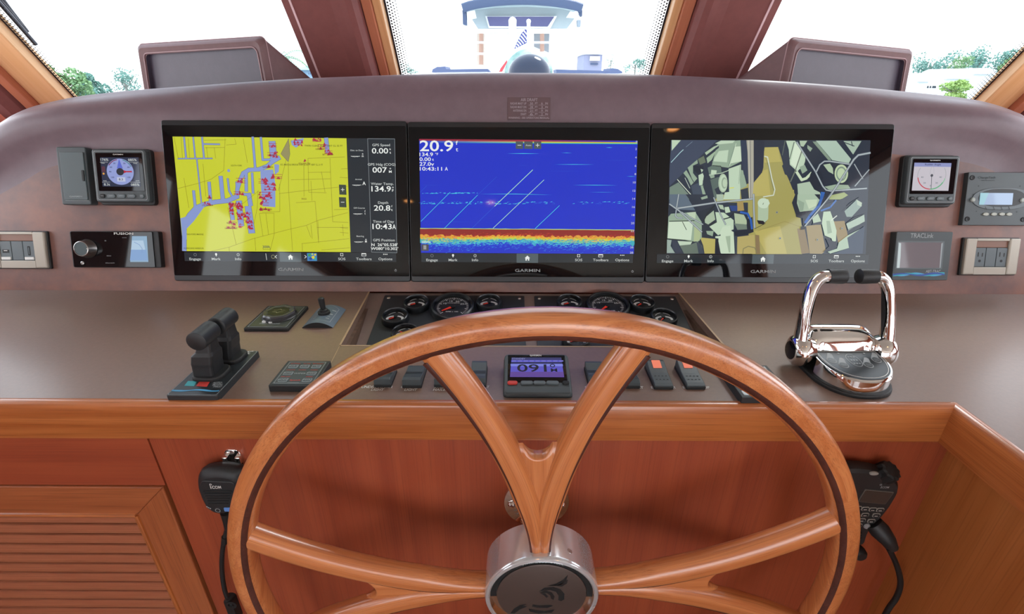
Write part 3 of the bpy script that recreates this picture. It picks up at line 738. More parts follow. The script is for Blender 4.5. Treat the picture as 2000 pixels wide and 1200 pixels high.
for pts, wd in (([(110, 140), (125, 292)], .0035), ([(175, 140), (190, 292)], .003), ([(238, 140), (252, 292)], .0035), ([(68, 292), (310, 290)], .0022), ([(200, 292), (235, 620)], .0025), ([(243, 188), (362, 190)], .0028),
                ([(597, 140), (615, 360)], .005), ([(655, 142), (668, 300), (730, 298)], .0045), ([(593, 395), (600, 535)], .005), ([(550, 400), (552, 520)], .007), ([(485, 460), (487, 530)], .006),
                ([(288, 462), (298, 590)], .007), ([(370, 422), (385, 575)], .009), ([(178, 522), (190, 640)], .006), ([(570, 545), (582, 620)], .010), ([(440, 610), (455, 720)], .009), ([(500, 600), (515, 760)], .013), ([(565, 640), (590, 810)], .015), ([(735, 180), (745, 290)], .015), ([(1118, 150), (1128, 245)], .009), ([(420, 435), (430, 520), (455, 565)], .004), ([(535, 545), (575, 545)], .006)): canal(pts, wd)
mp.flat(q1((868, 165), (960, 145), (950, 180), (905, 215), (875, 195)), z0+.0003, CAN)
mp.flat(ell(*q1((427, 377))[0], .0035, seg=10), z0+.0003, CAN)
rl = [[(62, 505), (200, 470), (300, 440), (392, 375), (402, 150)], [(785, 540), (1000, 515), (1270, 488)], [(300, 950), (430, 920), (600, 860), (850, 795), (980, 765), (1060, 730), (1272, 675)], [(870, 160), (780, 520)], [(850, 320), (852, 520), (880, 950)],
      [(990, 290), (1250, 280)], [(990, 290), (995, 530), (1120, 535)], [(990, 390), (1150, 388)], [(870, 442), (1148, 435)], [(1145, 290), (1165, 740), (1275, 745)], [(1085, 385), (1110, 530)], [(905, 605), (1040, 595), (1065, 890)], [(960, 330), (962, 560)],
      [(470, 150), (480, 190), (410, 195)], [(40, 140), (70, 290)], [(90, 140), (100, 290)], [(140, 150), (150, 290)], [(270, 210), (280, 290)], [(325, 215), (335, 290)], [(530, 150), (560, 320)], [(255, 162), (410, 158)], [(260, 215), (398, 212)], [(110, 430), (145, 640)], [(245, 330), (265, 560)],
      [(645, 680), (670, 840)], [(690, 680), (710, 830)], [(748, 680), (750, 830), (720, 950)], [(645, 680), (750, 680)], [(665, 672), (790, 668), (788, 470)], [(420, 640), (480, 900)], [(612, 855), (620, 945)], [(1052, 780), (1275, 780)], [(1060, 735), (1065, 890)], [(945, 895), (1280, 860)], [(1085, 940), (1285, 925)], [(948, 895), (950, 950)], [(980, 770), (1010, 850)], [(1010, 760), (1020, 860)], [(1215, 780), (1275, 790)], [(1235, 760), (1240, 840)], [(1215, 815), (1275, 820)], [(1225, 365), (1270, 362)], [(1215, 425), (1270, 428)], [(1175, 655), (1272, 650)], [(1010, 450), (1018, 590)], [(430, 922), (432, 950)], [(635, 520), (630, 640), (605, 760)]]
for p in rl: mp.line(q1(*p), .0007, z0+.0004, RD)
mp.line(q1((430, 690), (640, 520)), .0005, z0+.0004, RDT)
BRR = em('#6b6a55', .8)
mp.flat(q1((853, 150), (797, 258), (850, 315), (862, 260)), z0+.0004, em('#a29b66', .8)); mp.line(q1((853, 150), (797, 258), (850, 315), (862, 260)), .0006, z0+.0005, BRR, closed=True)
rr = random.Random(3)
for (cx, cy, n, sx_, sy_) in ((740, 195, 5, 30, 18), (740, 260, 4, 40, 18), (920, 175, 8, 28, 22), (1050, 160, 4, 30, 12), (1095, 205, 6, 38, 22), (1135, 245, 5, 30, 15), (705, 345, 2, 10, 6), (515, 445, 7, 36, 24), (670, 450, 6, 32, 22), (770, 415, 7, 40, 20), (720, 490, 8, 42, 30), (690, 545, 9, 50, 26), (500, 535, 5, 38, 14), (480, 620, 9, 50, 16), (685, 600, 5, 30, 30), (690, 650, 4, 38, 6), (445, 650, 8, 14, 40), (505, 680, 12, 22, 60), (560, 700, 9, 30, 40), (580, 765, 7, 20, 24), (450, 745, 5, 26, 14), (445, 780, 4, 38, 10), (515, 765, 4, 15, 12), (965, 305, 1, 4, 2), (295, 560, 2, 8, 8), (280, 610, 3, 30, 8)):
    for i in range(int(n*1.8)):
        x = cx+rr.uniform(-1, 1)*sx_; y = cy+rr.uniform(-1, 1)*sy_; s = rr.uniform(7, 13); a = rr.choice((0, 0, pi, pi/2))
        mp.flat(q1((x-s*cos(a), y+s*.9), (x+s*cos(a), y+s*.7), (x+s*.4*sin(a), y-s)), z0+.0006, MRED)
    [mp.line(q1((cx-sx_*.95, cy+d_), (cx+sx_*.9, cy+d_+2)), .0011, z0+.0006, MRED) for d_ in ((8,) if n < 4 else (-sy_*.6, 4, sy_*.7))]
DK = em('#70341f', .8); OL = em('#5d6018', .8)
for s, x, y, w_, m in (('SOUTH FORK', 483, 341, 78, OL), ('SCL BASCULE BRIDGE HOR CL 50 FT VERT CL 21 FT', 945, 335, 300, OL), ('LA BONTEVILLE', 445, 785, 88, DK), ('RAD-FORD MARINE', 190, 829, 118, OL), ('HURRICANE HARBOUR', 180, 928, 140, OL), ('AFTERDECK D', 690, 652, 88, DK), ('BAY VAN SEA', 1132, 263, 76, DK), ('SNUGG', 962, 577, 34, DK), ('POLARIS 750', 965, 327, 80, DK), ('CROWNE PLZ', 742, 268, 60, DK), ('TWIN CLEAR 50 FT VERT CL 55 FT', 1100, 201, 270, OL), ('SKYWAY', 292, 571, 36, DK), ('CYL HARBOR', 278, 623, 78, DK), ('SAFEHAVEN', 705, 352, 72, DK), ('KINGFISH', 1075, 225, 60, DK), ('BAY VAN 75', 450, 748, 70, DK), ('300ft', 695, 918, 52, em('#4b5a60', .8))):
    (x0, y0_), (x1, y1_) = q1((x-w_/2, y+(5.5 if s != '300ft' else 9)), (x+w_/2, y-(5.5 if s != '300ft' else 9))); mp.text(s, x0, x1, y0_, y1_, z0+.0008, m)
mp.line(q1((672, 926), (672, 936), (722, 936), (722, 926)), .0006, z0+.0007, OL)
for s, vv in (('+', 512), ('-', 601)):
    mp.flat(q1((1209, vv-36), (1259, vv-34), (1263, vv+37), (1213, vv+35)), z0+.0007, em('#3b4438'))
    (x, y), = q1((1236, vv)); mp.line([(x-.0038, y), (x+.0038, y)], .0011, z0+.0009, WT)
    if s == '+': mp.line([(x, y-.0038), (x, y+.0038)], .0011, z0+.0009, WT)
d1.part('chart_picture', mp, parent=d1.glass, label='yellow land chart with blue canals and red marks')
dt = MB(); dt.flat(q1((1264, 147), (1604, 148), (1622, 960), (1292, 957)), z0, em('#20262c'))
for p in ([(1412, 150), (1440, 955)], [(1412, 150), (1604, 152), (1620, 960), (1440, 955)]): dt.line(q1(*p), .0008, z0+.0001, em('#8f989c'))
def tx1(s, x, y, h, m=WT, kx=1.0):
    (px, py), (_, py2) = q1((x, y), (x, y+h)); dt.textc(s, px, py, abs(py-py2), z0+.0003, m, kx=kx)
for s, x, y, h in (('GPS Speed', 1508, 195, 17), ('GPS Hdg (COG)', 1512, 333, 17), ('Water Temp.', 1516, 470, 17), ('Depth', 1522, 604, 17), ('Time of Day', 1525, 738, 17), ('GPS Position', 1528, 870, 17), ('Dist. to Dest.', 1337, 233, 10), ('Arrival', 1347, 439, 10), ('Off Course', 1353, 642, 10), ('Bearing', 1360, 842, 10)): tx1(s, x, y, h, WT2)
for s, x, y, sup in (('0.00', 1500, 236, 'k|t'), ('007', 1498, 372, 'o|M'), ('134.9', 1508, 506, 'o|F'), ('20.8', 1515, 642, 'f|t'), ('10:43', 1515, 773, 'A')):
    tx1(s, x, y, 37, WT, 1.08)
    ss = sup.split('|')
    xo = {'0.00': 1573, '007': 1573, '134.9': 1591, '20.8': 1584, '10:43': 1600}[s]
    if len(ss) == 2: tx1(ss[0], xo, y-12, 13); tx1(ss[1], xo, y+12, 17)
    else: tx1(ss[0], xo, y+2, 34, WT, .6)
tx1("N  26°05.528'", 1532, 903, 19); tx1("W080°10.302'", 1532, 930, 19)
for y, x, sup in ((275, 1325, 'n|m'), (479, 1335, 'A'), (683, 1342, 'f|t'), (882, 1348, 'o|M')):
    tx1('--.---', x, y, 15, WT, .95); ss = sup.split('|')
    for k, c in enumerate(ss): tx1(c, x+52, y-18+k*16 if len(ss) == 2 else y-12, 14 if len(ss) == 2 else 24, WT, .8)
    for k in range(6): dt.line(q1((x-30+k*11, y), (x-23+k*11, y)), .001, z0+.0003, WT)
d1.part('data_columns', dt, parent=d1.glass)
mb = MB()   # page arrows and thumbnails in the bar
(x, y), = q1((742, 988)); mb.ring(ell(x, y, .0045, seg=16), ell(x, y, .0037, seg=16), z0+.0004, em('#a8a878'))
mb.line(q1((768, 978), (756, 988), (768, 998)), .0012, z0+.0004, WT); mb.line(q1((966, 978), (978, 988), (966, 998)), .0012, z0+.0004, WT); mb.line(q1((690, 965), (697, 1010)), .001, z0+.0004, WT)
mb.flat(q1((982, 962), (1052, 962), (1054, 1018), (986, 1018)), z0+.0003, em('#3f7fb8'))
for (x, y, c, s) in ((1000, 975, '#3ca05a', 12), (1025, 990, '#e0d040', 13), (1040, 972, '#e0d040', 9), (1008, 1000, '#274b9a', 12), (1040, 1002, '#35b0a0', 10), (1020, 968, '#d8e060', 7)): mb.flat(q1((x-s, y), (x, y-s*.8), (x+s, y-s*.2), (x+s*.6, y+s), (x-s*.5, y+s*.9)), z0+.0004, em(c, .9))
d1.part('page_thumbnails', mb, parent=d1.glass)

# --- middle picture: depth sounder (origin 790,230)
z0 = d2.zs
def q2(*pts): return Q(d2, 790, 230, 3.636, pts)
sn = MB(); sn.flat(q2((105, 152), (1655, 165), (1628, 968), (118, 960)), z0, em('#1a2fc4', 1.0))
def zig(y0_, amp, n, seed, x0_=112, x1_=1632, slope=12):
    r_ = random.Random(seed); return [(x0_+(x1_-x0_)*i/n, y0_+slope*i/n+r_.uniform(-amp, amp)) for i in range(n+1)]
def band(up_, lo_, m, z): sn.flat(q2(*(up_+lo_[::-1])), z, m)
band([(105, 152), (1655, 165)], [(1653, 176), (105, 164)], em('#a02f45', .9), z0+.0001); band([(105, 164), (1653, 176)], [(1653, 183), (105, 172)], em('#d8c23c', .9), z0+.0001); band([(105, 172), (1653, 183)], [(1653, 189), (105, 178)], em('#4ed0a8', .9), z0+.0001)
band(zig(784, 1, 40, 1), zig(793, 1, 40, 2), em('#b8d880', .9), z0+.0001); band(zig(789, 1, 40, 2), zig(856, 7, 90, 3), em('#8f2a24', .95), z0+.0002)
band(zig(835, 9, 130, 4), zig(862, 7, 130, 5), em('#e8a83a', .9), z0+.0003); band(zig(850, 9, 130, 6), zig(870, 9, 130, 7), em('#c6d848', .85), z0+.0004); band(zig(860, 8, 130, 8), zig(892, 14, 130, 9), em('#3fb8c8', .8), z0+.0005)
rr = random.Random(11)
cols = [('#c03a28', 812, 845, 170), ('#e85a28', 825, 858, 220), ('#f0c040', 838, 872, 380), ('#9fd860', 848, 885, 380), ('#58d8d8', 862, 910, 620), ('#2a60e0', 868, 925, 620), ('#1f35cc', 858, 930, 500), ('#3a90e8', 900, 950, 120)]
for c, ya, yb_, n in cols:
    m = em(c, .95)
    for i in range(n):
        x = rr.uniform(122, 1600); y = rr.triangular(ya, yb_, (ya+yb_)/2)+12*(x-112)/1520+10*sin(x*.006); s = rr.uniform(4, 14)
        sn.flat(q2((x-s, y+1.8), (x+s, y), (x+s*.6, y-2.6)), z0+.0006+rr.uniform(0, .0003), m)
CY = em('#4fd8e8', .95); CYD = em('#2c6ce0', .9); CYL = em('#b0e8c8', .95)
for pts, m, w_ in (([(118, 737), (325, 530)], CY, .0009), ([(285, 785), (520, 550)], CY, .0009), ([(520, 550), (655, 420)], CYD, .0006), ([(480, 785), (640, 630)], CYD, .0007), ([(640, 630), (910, 372)], CYL, .0013), ([(630, 785), (990, 443)], CYL, .0011), ([(928, 788), (1100, 625)], CY, .001), ([(112, 532), (158, 485)], CYD, .0006)): sn.line(q2(*pts), w_, z0+.0005, m)
for x0_, x1_, y, m, w_ in ((728, 958, 256, CY, .002), (1112, 1190, 251, CY, .0013), (1428, 1478, 213, CY, .0018), (1060, 1350, 333, CY, .0015), (1190, 1515, 480, CY, .0016), (1575, 1643, 418, CY, .0012), (530, 1050, 543, CY, .0017), (1000, 1260, 380, CYD, .0006), (800, 880, 340, CYD, .0006), (115, 260, 480, CYD, .0006), (150, 545, 740, CYD, .0006), (1400, 1620, 303, CYD, .0006), (1310, 1500, 530, CY, .0007), (1540, 1600, 215, CYD, .0006)):
    sn.flat(q2((x0_, y), ((x0_+x1_)/2, y-w_*900), (x1_, y+6 if x1_-x0_ > 400 else y+1), ((x0_+x1_)/2, y+w_*900)), z0+.0004, m)
for i in range(150):
    x = rr.uniform(112, 1060) if rr.random() < .75 else rr.uniform(1190, 1600); s = rr.uniform(3, 16); y = 606+rr.uniform(-10, 8); sn.flat(q2((x-s, y+2), (x+s, y+1), (x+s*.6, y-2.5)), z0+.0004, CY if rr.random() < .5 else CYD)
for i in range(40):
    x = rr.uniform(112, 540); s = rr.uniform(4, 16); y = 536+rr.uniform(-4, 4); sn.flat(q2((x-s, y+1.5), (x+s, y+2), (x+s*.6, y-1)), z0+.0004, CY)
def tx2(s, x, y, h, m=WT, kx=1.0, al='l'):
    (px, py), (_, py2) = q2((x, y), (x, y+h)); sn.textc(s, px, py, abs(py-py2), z0+.0012, m, kx=kx, align=al)
tx2('20.9', 110, 201, 74, WT, 1.12); tx2('f', 365, 180, 28); tx2('t', 365, 226, 28); tx2('134.9', 108, 262, 25, WT, 1.12); tx2('°F', 220, 260, 15); tx2('0.00', 108, 296, 25, WT, 1.12); tx2('t', 198, 298, 18); tx2('27.0v', 108, 330, 25, WT, 1.12); tx2('10:43:11', 110, 364, 25, WT, 1.2); tx2('A', 288, 364, 25, WT, .7); tx2('200kHz', 122, 883, 12)
for i, y in enumerate((172, 224, 284, 343, 402, 461, 520, 577, 635, 692, 750, 805, 865, 921, 959)): tx2(str(2*i), (1652, 1648, 1647, 1644, 1643, 1640, 1638, 1636, 1634, 1632, 1630, 1628, 1626, 1624, 1622)[i], y, 14, WT2, 1, 'r')
for x0_, x1_, s in ((790, 842, '-'), (850, 910, 'Auto'), (919, 971, '+')):
    sn.flat(q2((x0_, 170), (x1_, 171), (x1_, 224), (x0_, 223)), z0+.001, em('#4b5558')); (x, y), = q2(((x0_+x1_)/2, 197))
    if s == 'Auto': sn.textc('Auto', x, y, .0036, z0+.0012, WT2)
    else:
        sn.line([(x-.004, y), (x+.004, y)], .0011, z0+.0012, WT)
        if s == '+': sn.line([(x, y-.004), (x, y+.004)], .0011, z0+.0012, WT)
sn.flat(q2((121, 900), (173, 900), (173, 946), (121, 946)), z0+.001, em('#4b4b50')); sn.line(q2((141, 908), (141, 935)), .0012, z0+.0012, WT); sn.line(q2((152, 908), (152, 935)), .0012, z0+.0012, WT)
d2.part('sounder_picture', sn, parent=d2.glass, label='blue sonar picture with a red bottom band')

# --- right picture: the engine room camera (four zoomed tiles of pixels)
z0 = d3.zs
def tile(ox_, oy_, k): return lambda *pts: [d3.L(ox_+x/k, oy_+y/k, ZD) for x, y in pts]
A = tile(1290, 265, 9.524); B = tile(1490, 265, 9.09); CC = tile(1290, 380, 9.524); D = tile(1490, 380, 9.09)
en = MB(); lay = [0]
def pg(f, c, *pts):
    lay[0] += 1; en.flat(f(*pts), z0+lay[0]*.000012, em(c))
def ln(f, c, w_, *pts):
    lay[0] += 1; en.line(f(*pts), w_, z0+lay[0]*.000012, em(c))
LG, MG, DGc, DB = '#b9ceb4', '#8fa58f', '#5f7268', '#27303e'
FLR, FLR2, FLB = '#a09a58', '#b3a95f', '#857250'
pg(A, DB, (195, 85), (3895, 88), (3810, 2205), (110, 2200))
# overhead dark beam, bright corner, floor
pg(A, '#3a4459', (195, 85), (1050, 85), (800, 330), (160, 950), (160, 700)); pg(A, LG, (205, 85), (375, 88), (205, 285)); ln(A, '#a9cdd2', .0016, (195, 500), (360, 320), (420, 265)); ln(A, '#8fa5b4', .0006, (470, 215), (590, 115))
pg(B, FLR, (25, 210), (265, 205), (330, 420), (380, 620), (460, 800), (540, 1000), (600, 1120), (620, 1190), (-1000, 1190), (-260, 850), (-90, 700), (0, 400))
pg(D, FLR, (-270, -80), (545, -80), (560, 150), (580, 400), (660, 420), (690, 600), (640, 640), (690, 1060), (-200, 1060), (-270, 650))
pg(B, FLR2, (25, 215), (260, 210), (300, 420), (330, 470), (20, 490)); pg(B, FLR2, (0, 620), (80, 600), (130, 1060), (-180, 1080), (-230, 880)); pg(D, FLR2, (-160, 650), (300, 560), (420, 1055), (60, 1055)); ln(B, '#8f8a48', .0006, (20, 490), (330, 470)); ln(D, '#8d7d45', .0008, (-100, 650), (380, 480), (640, 570))
pg(D, FLB, (600, 610), (730, 590), (820, 1040), (680, 1055)); pg(D, '#9a8a62', (760, 560), (1020, 530), (1110, 1000), (1040, 1055), (825, 1050)); pg(D, '#927f55', (1250, 480), (1440, 470), (1500, 730), (1330, 860))
pg(CC, FLR2, (730, 800), (1015, 830), (1005, 1100), (815, 1100), (790, 950)); pg(CC, '#b1a466', (1420, 790), (1740, 750), (1760, 1105), (1420, 1105)); pg(CC, FLB, (1755, 750), (1830, 760), (1850, 1105), (1765, 1105)); pg(CC, '#a08a52', (1420, 150), (1530, 120), (1550, 300), (1420, 310))
for (x, y) in ((235, 320), (290, 780), (950, 805), (1385, 605)):
    p, = D((x, y)); en.flat(ell(p[0], p[1], .0028, seg=10), z0+.0022, em('#8d938c')); en.flat(ell(p[0], p[1], .0014, seg=8), z0+.00225, em('#4b5250'))
# port side machinery, upper tile
pg(A, MG, (1050, 170), (1370, 100), (1480, 90), (1500, 480), (1260, 600), (950, 560), (980, 430)); pg(A, LG, (1080, 290), (1260, 270), (1230, 520), (960, 530), (1000, 420)); pg(A, MG, (960, 480), (1240, 500), (1250, 600), (970, 560))
pg(A, LG, (1010, 150), (1120, 95), (1380, 95), (1340, 140), (1090, 165)); pg(A, '#a8bda2', (820, 320), (990, 205), (1090, 170), (850, 370)); pg(A, DB, (840, 370), (1080, 190), (1080, 230), (850, 410)); pg(A, '#9db498', (850, 420), (1030, 280), (950, 450), (870, 520))
pg(A, '#c4d6bc', (1380, 210), (1500, 200), (1505, 480), (1300, 520)); ln(A, '#6d7f70', .0008, (1370, 200), (1340, 300), (1260, 560)); ln(A, '#d2e2c8', .001, (1400, 150), (1350, 330), (1280, 560))
pg(A, '#66735f', (690, 440), (800, 380), (840, 500), (730, 545)); pg(A, MG, (500, 600), (680, 450), (690, 520), (600, 560), (600, 700), (680, 800), (610, 880)); pg(A, MG, (420, 700), (480, 640), (610, 880), (560, 930), (500, 800)); ln(A, DB, .0014, (480, 640), (620, 880)); ln(A, DB, .0014, (440, 780), (560, 940)); pg(A, '#1d2430', (600, 560), (790, 560), (800, 640), (700, 730), (610, 650)); pg(A, LG, (740, 620), (790, 640), (760, 690))
pg(A, '#6f8275', (165, 965), (330, 870), (480, 1050), (600, 1190), (160, 1190)); ln(A, '#c9d3c0', .0018, (310, 820), (560, 1100), (600, 1190)); ln(A, '#b6c4b8', .0014, (450, 790), (540, 980))
pg(A, '#3c4858', (560, 940), (700, 880), (780, 950), (800, 1190), (620, 1190)); pg(A, LG, (700, 740), (780, 700), (800, 750), (775, 920), (715, 930)); pg(A, MG, (740, 930), (790, 930), (860, 1190), (800, 1190))
pg(A, DB, (780, 830), (930, 1190), (870, 1190), (790, 960)); pg(A, '#54655f', (920, 820), (1080, 770), (1120, 1030), (1160, 1100), (1000, 1190)); pg(A, DB, (1000, 1000), (1100, 940), (1130, 1050), (1060, 1140)); pg(A, DGc, (870, 600), (960, 560), (1120, 590), (1130, 690), (900, 730))
pg(A, LG, (940, 640), (1040, 650), (1030, 720), (930, 720)); pg(A, MG, (900, 740), (990, 710), (1000, 780), (930, 800)); ln(A, LG, .0016, (900, 735), (1130, 700), (1260, 650)); ln(A, '#1f2a26', .0016, (960, 560), (1110, 570), (1140, 610))
pg(A, LG, (1260, 620), (1490, 540), (1480, 950), (1470, 1190), (1160, 1190), (1190, 1060), (1270, 1050)); 
for r_, c in ((1, '#a9bda3'), (.85, LG), (.6, '#8fa38c'), (.45, '#b5c9ae')):
    lay[0] += 1; cx, cy = 1155, 885; en.flat(A(*[(cx+85*r_*cos(2*pi*k/20)+(1-r_)*60, cy+175*r_*sin(2*pi*k/20)) for k in range(20)]), z0+lay[0]*.000012, em(c))
ln(A, '#d4d24a', .002, (1280, 980), (1355, 970)); pg(A, MG, (1480, 640), (1530, 650), (1600, 940), (1480, 1000), (1465, 820)); ln(A, '#6d7f70', .0007, (1470, 570), (1450, 900))
pg(A, '#2b354a', (1480, 90), (1590, 90), (1640, 900), (1540, 720), (1500, 480)); pg(A, '#a7a596', (1590, 90), (1725, 90), (1725, 900), (1700, 1190), (1640, 1190), (1610, 300)); ln(A, '#5f6064', .0012, (1660, 95), (1670, 1190)); ln(A, '#d0cfc2', .0008, (1635, 95), (1650, 1190)); pg(A, '#1f2638', (1725, 90), (1925, 90), (1905, 600), (1880, 690), (1725, 880))
pg(A, DB, (1480, 1010), (1620, 970), (1640, 1190), (1500, 1190))
# chrome rails loop
ln(B, '#c9d2c2', .0024, (20, 370), (75, 385), (110, 560), (150, 760), (205, 960), (180, 1060), (0, 1090)); ln(B, '#5e6658', .001, (40, 395), (95, 560), (140, 800), (185, 980))
# starboard machinery, upper tile
pg(B, '#2b3442', (310, 180), (400, 180), (460, 470), (520, 620), (480, 740), (380, 690), (330, 540), (360, 500)); pg(B, LG, (400, 95), (560, 95), (640, 200), (760, 400), (720, 520), (600, 640), (470, 520), (450, 250)); pg(B, '#d0e0c8', (560, 130), (680, 280), (600, 600), (480, 500)); pg(B, '#a9bea4', (640, 95), (780, 95), (710, 200), (660, 190))
pg(B, '#232c39', (770, 100), (900, 100), (1180, 430), (1280, 560), (1230, 880), (1050, 890), (860, 660), (760, 560), (740, 450)); pg(B, MG, (780, 170), (870, 230), (830, 290), (780, 230)); pg(B, '#7e927f', (870, 110), (940, 110), (1210, 440), (1150, 440)); pg(B, '#a9bfae', (930, 95), (1290, 95), (1570, 440), (1540, 500), (1220, 440)); pg(B, DB, (1290, 95), (1460, 95), (1600, 330), (1570, 400)); pg(B, '#a3b8a6', (1420, 100), (1740, 100), (1590, 340), (1490, 200)); ln(B, DB, .0018, (1420, 120), (1610, 190)); ln(B, DB, .0018, (1560, 110), (1580, 190))
pg(B, '#29323f', (1740, 95), (1900, 95), (1870, 600), (1850, 930), (1500, 900), (1480, 560), (1600, 330))
ln(B, '#5c675d', .0018, (385, 95), (335, 350)); ln(B, '#5c675d', .002, (545, 120), (465, 420)); ln(B, '#6c7568', .0026, (680, 280), (560, 640), (480, 820)); pg(B, MG, (640, 560), (730, 520), (780, 620), (690, 680)); ln(B, '#c3d4b6', .0062, (590, 650), (680, 790), (760, 760), (850, 670))
lay[0] += 1; en.flat(B(*[(935+125*cos(2*pi*k/22), 800+205*sin(2*pi*k/22)) for k in range(22)]), z0+lay[0]*.000012, em('#1f2733'))
for k_, c in ((1, '#bccfa8'), (.78, '#7b8f80'), (.6, '#b6caa6')):
    lay[0] += 1; en.flat(B(*[(1380+(120*k_)*cos(2*pi*k/22), 680+165*k_*sin(2*pi*k/22)) for k in range(22)]), z0+lay[0]*.000012, em(c))
pg(B, '#a8bda0', (1060, 520), (1180, 500), (1230, 580), (1240, 690), (1150, 640)); pg(B, '#a9bda6', (600, 860), (820, 820), (900, 960), (1000, 1010), (1040, 1136), (620, 1136)); pg(B, '#95aa94', (1080, 910), (1280, 870), (1500, 880), (1540, 940), (1200, 990)); pg(B, '#9aa86e', (1200, 1060), (1430, 1010), (1500, 1060), (1380, 1136), (1160, 1136))
def rail(f, w_, *pts): ln(f, '#4c5660', w_+.0012, *pts); ln(f, '#8f9aa0', w_, *pts); ln(f, '#bcc6c4', w_*.3, *pts)
rail(B, .003, (590, 120), (920, 640), (1050, 900), (1110, 970), (1190, 985), (1830, 940)); rail(B, .003, (935, 650), (1000, 520), (1080, 460), (1180, 460), (1520, 510)); rail(B, .0042, (1890, 310), (1680, 350), (1600, 430), (1280, 930), (1130, 1136)); rail(B, .002, (1610, 510), (1760, 770)); rail(B, .0024, (1870, 610), (1620, 900))
pg(B, '#2d64ae', (1020, 1000), (1090, 1010), (1050, 1136), (995, 1136))
# lower left tile
pg(CC, '#5a6978', (165, 0), (460, 0), (640, 300), (300, 280), (160, 170)); pg(CC, '#262e3c', (460, 0), (960, 0), (1010, 130), (700, 330), (600, 200)); pg(CC, '#a5b7a2', (1030, 0), (1160, 0), (1160, 110), (1040, 130)); pg(CC, MG, (740, 60), (860, 20), (870, 70), (760, 100))
pg(CC, MG, (190, 360), (640, 330), (760, 520), (760, 800), (690, 880), (560, 870), (120, 820), (140, 420)); pg(CC, '#c6d8c0', (150, 510), (600, 500), (560, 850), (125, 815)); pg(CC, '#b6c9ad', (480, 340), (650, 325), (640, 460), (560, 440)); pg(CC, '#a7b68a', (620, 600), (750, 660), (720, 860), (610, 880)); ln(CC, '#1f2a26', .0018, (160, 500), (620, 490)); ln(CC, '#1f2a26', .0018, (120, 825), (450, 855), (600, 890)); ln(CC, '#1f2a26', .0014, (400, 510), (475, 660))
pg(CC, '#b9ccb4', (310, 865), (580, 880), (550, 935), (350, 950)); pg(CC, '#5f6e63', (350, 950), (560, 930), (680, 880), (760, 950), (800, 1100), (430, 1100)); pg(CC, '#3a4450', (660, 885), (740, 920), (810, 1100), (700, 1100)); pg(CC, '#93a69c', (115, 840), (200, 850), (180, 960), (260, 1090), (110, 1090)); pg(CC, '#2a3446', (200, 850), (310, 870), (390, 1060), (300, 1090), (220, 1000))
pg(CC, '#1f2834', (660, 330), (1010, 210), (1010, 500), (900, 600), (1040, 700), (1030, 800), (760, 790), (760, 520)); pg(CC, MG, (840, 680), (980, 680), (960, 780), (860, 740)); pg(CC, '#a3b69c', (810, 440), (980, 300), (1010, 470), (880, 560), (820, 530)); ln(CC, '#1b2220', .0024, (1000, 200), (860, 360), (790, 500)); ln(CC, '#262d2a', .0018, (890, 580), (1050, 510))
pg(CC, LG, (1010, 330), (1170, 340), (1350, 480), (1350, 650), (1060, 760), (900, 600), (1040, 520)); pg(CC, '#a9bca4', (1060, 190), (1150, 200), (1180, 290), (1100, 270)); pg(CC, LG, (1180, 240), (1260, 230), (1290, 330), (1200, 350)); pg(CC, '#27407c', (1270, 210), (1420, 210), (1420, 310), (1310, 310)); pg(CC, '#a8b99a', (1360, 350), (1540, 380), (1600, 500), (1590, 570), (1380, 560)); pg(CC, '#6d7d70', (1360, 540), (1590, 560), (1600, 650), (1420, 660)); pg(CC, '#202833', (1590, 460), (1700, 420), (1720, 700), (1610, 740), (1380, 770), (1370, 690), (1600, 650))
ln(CC, '#2a5cae', .0048, (1480, 330), (1610, 360), (1670, 480), (1690, 640)); ln(CC, '#20262a', .0026, (1150, 465), (1280, 430), (1350, 350))
pg(CC, '#c3d6bc', (1150, 600), (1290, 580), (1310, 680), (1350, 700), (1370, 1100), (1120, 1100), (1060, 1020), (1070, 820), (1010, 810), (1010, 780), (1110, 770), (1100, 700)); pg(CC, '#9fb39a', (1200, 780), (1290, 770), (1290, 1080), (1260, 1080)); pg(CC, '#1c232e', (1015, 830), (1060, 830), (1110, 1100), (1015, 1100)); pg(CC, '#3c4650', (1370, 770), (1420, 780), (1410, 1100), (1380, 1100))
ln(CC, '#7d7a58', .002, (1520, 1100), (1530, 1010), (1620, 965), (1740, 990), (1780, 1080))
rail(CC, .0036, (280, 265), (980, 160), (1700, 85)); rail(CC, .0026, (330, 0), (290, 260), (270, 400), (310, 440), (400, 440)); rail(CC, .003, (160, 180), (330, 300), (760, 700)); rail(CC, .0022, (380, 330), (780, 560)); rail(CC, .0024, (980, 60), (1100, 360), (1200, 560)); rail(CC, .0036, (1720, 0), (1725, 300), (1740, 620))
pg(CC, '#a9bca0', (1800, 120), (1990, 110), (1980, 460), (1900, 520), (1800, 480)); lay[0] += 1; en.flat(CC(*[(1900+105*cos(2*pi*k/20), 165+95*sin(2*pi*k/20)) for k in range(20)]), z0+lay[0]*.000012, em('#c2d4bc')); ln(CC, '#3a4438', .0012, (1890, 190), (1940, 90)); pg(CC, '#1f1f26', (1780, 480), (1960, 500), (1900, 560), (1810, 550)); ln(CC, '#2a2c2a', .0012, (1740, 640), (1940, 540))
pg(D, '#a9bca0', (0, 100), (90, 100), (80, 440), (20, 500), (0, 480)); pg(D, '#c2d4bc', (0, 80), (80, 90), (110, 160), (60, 240), (0, 250))
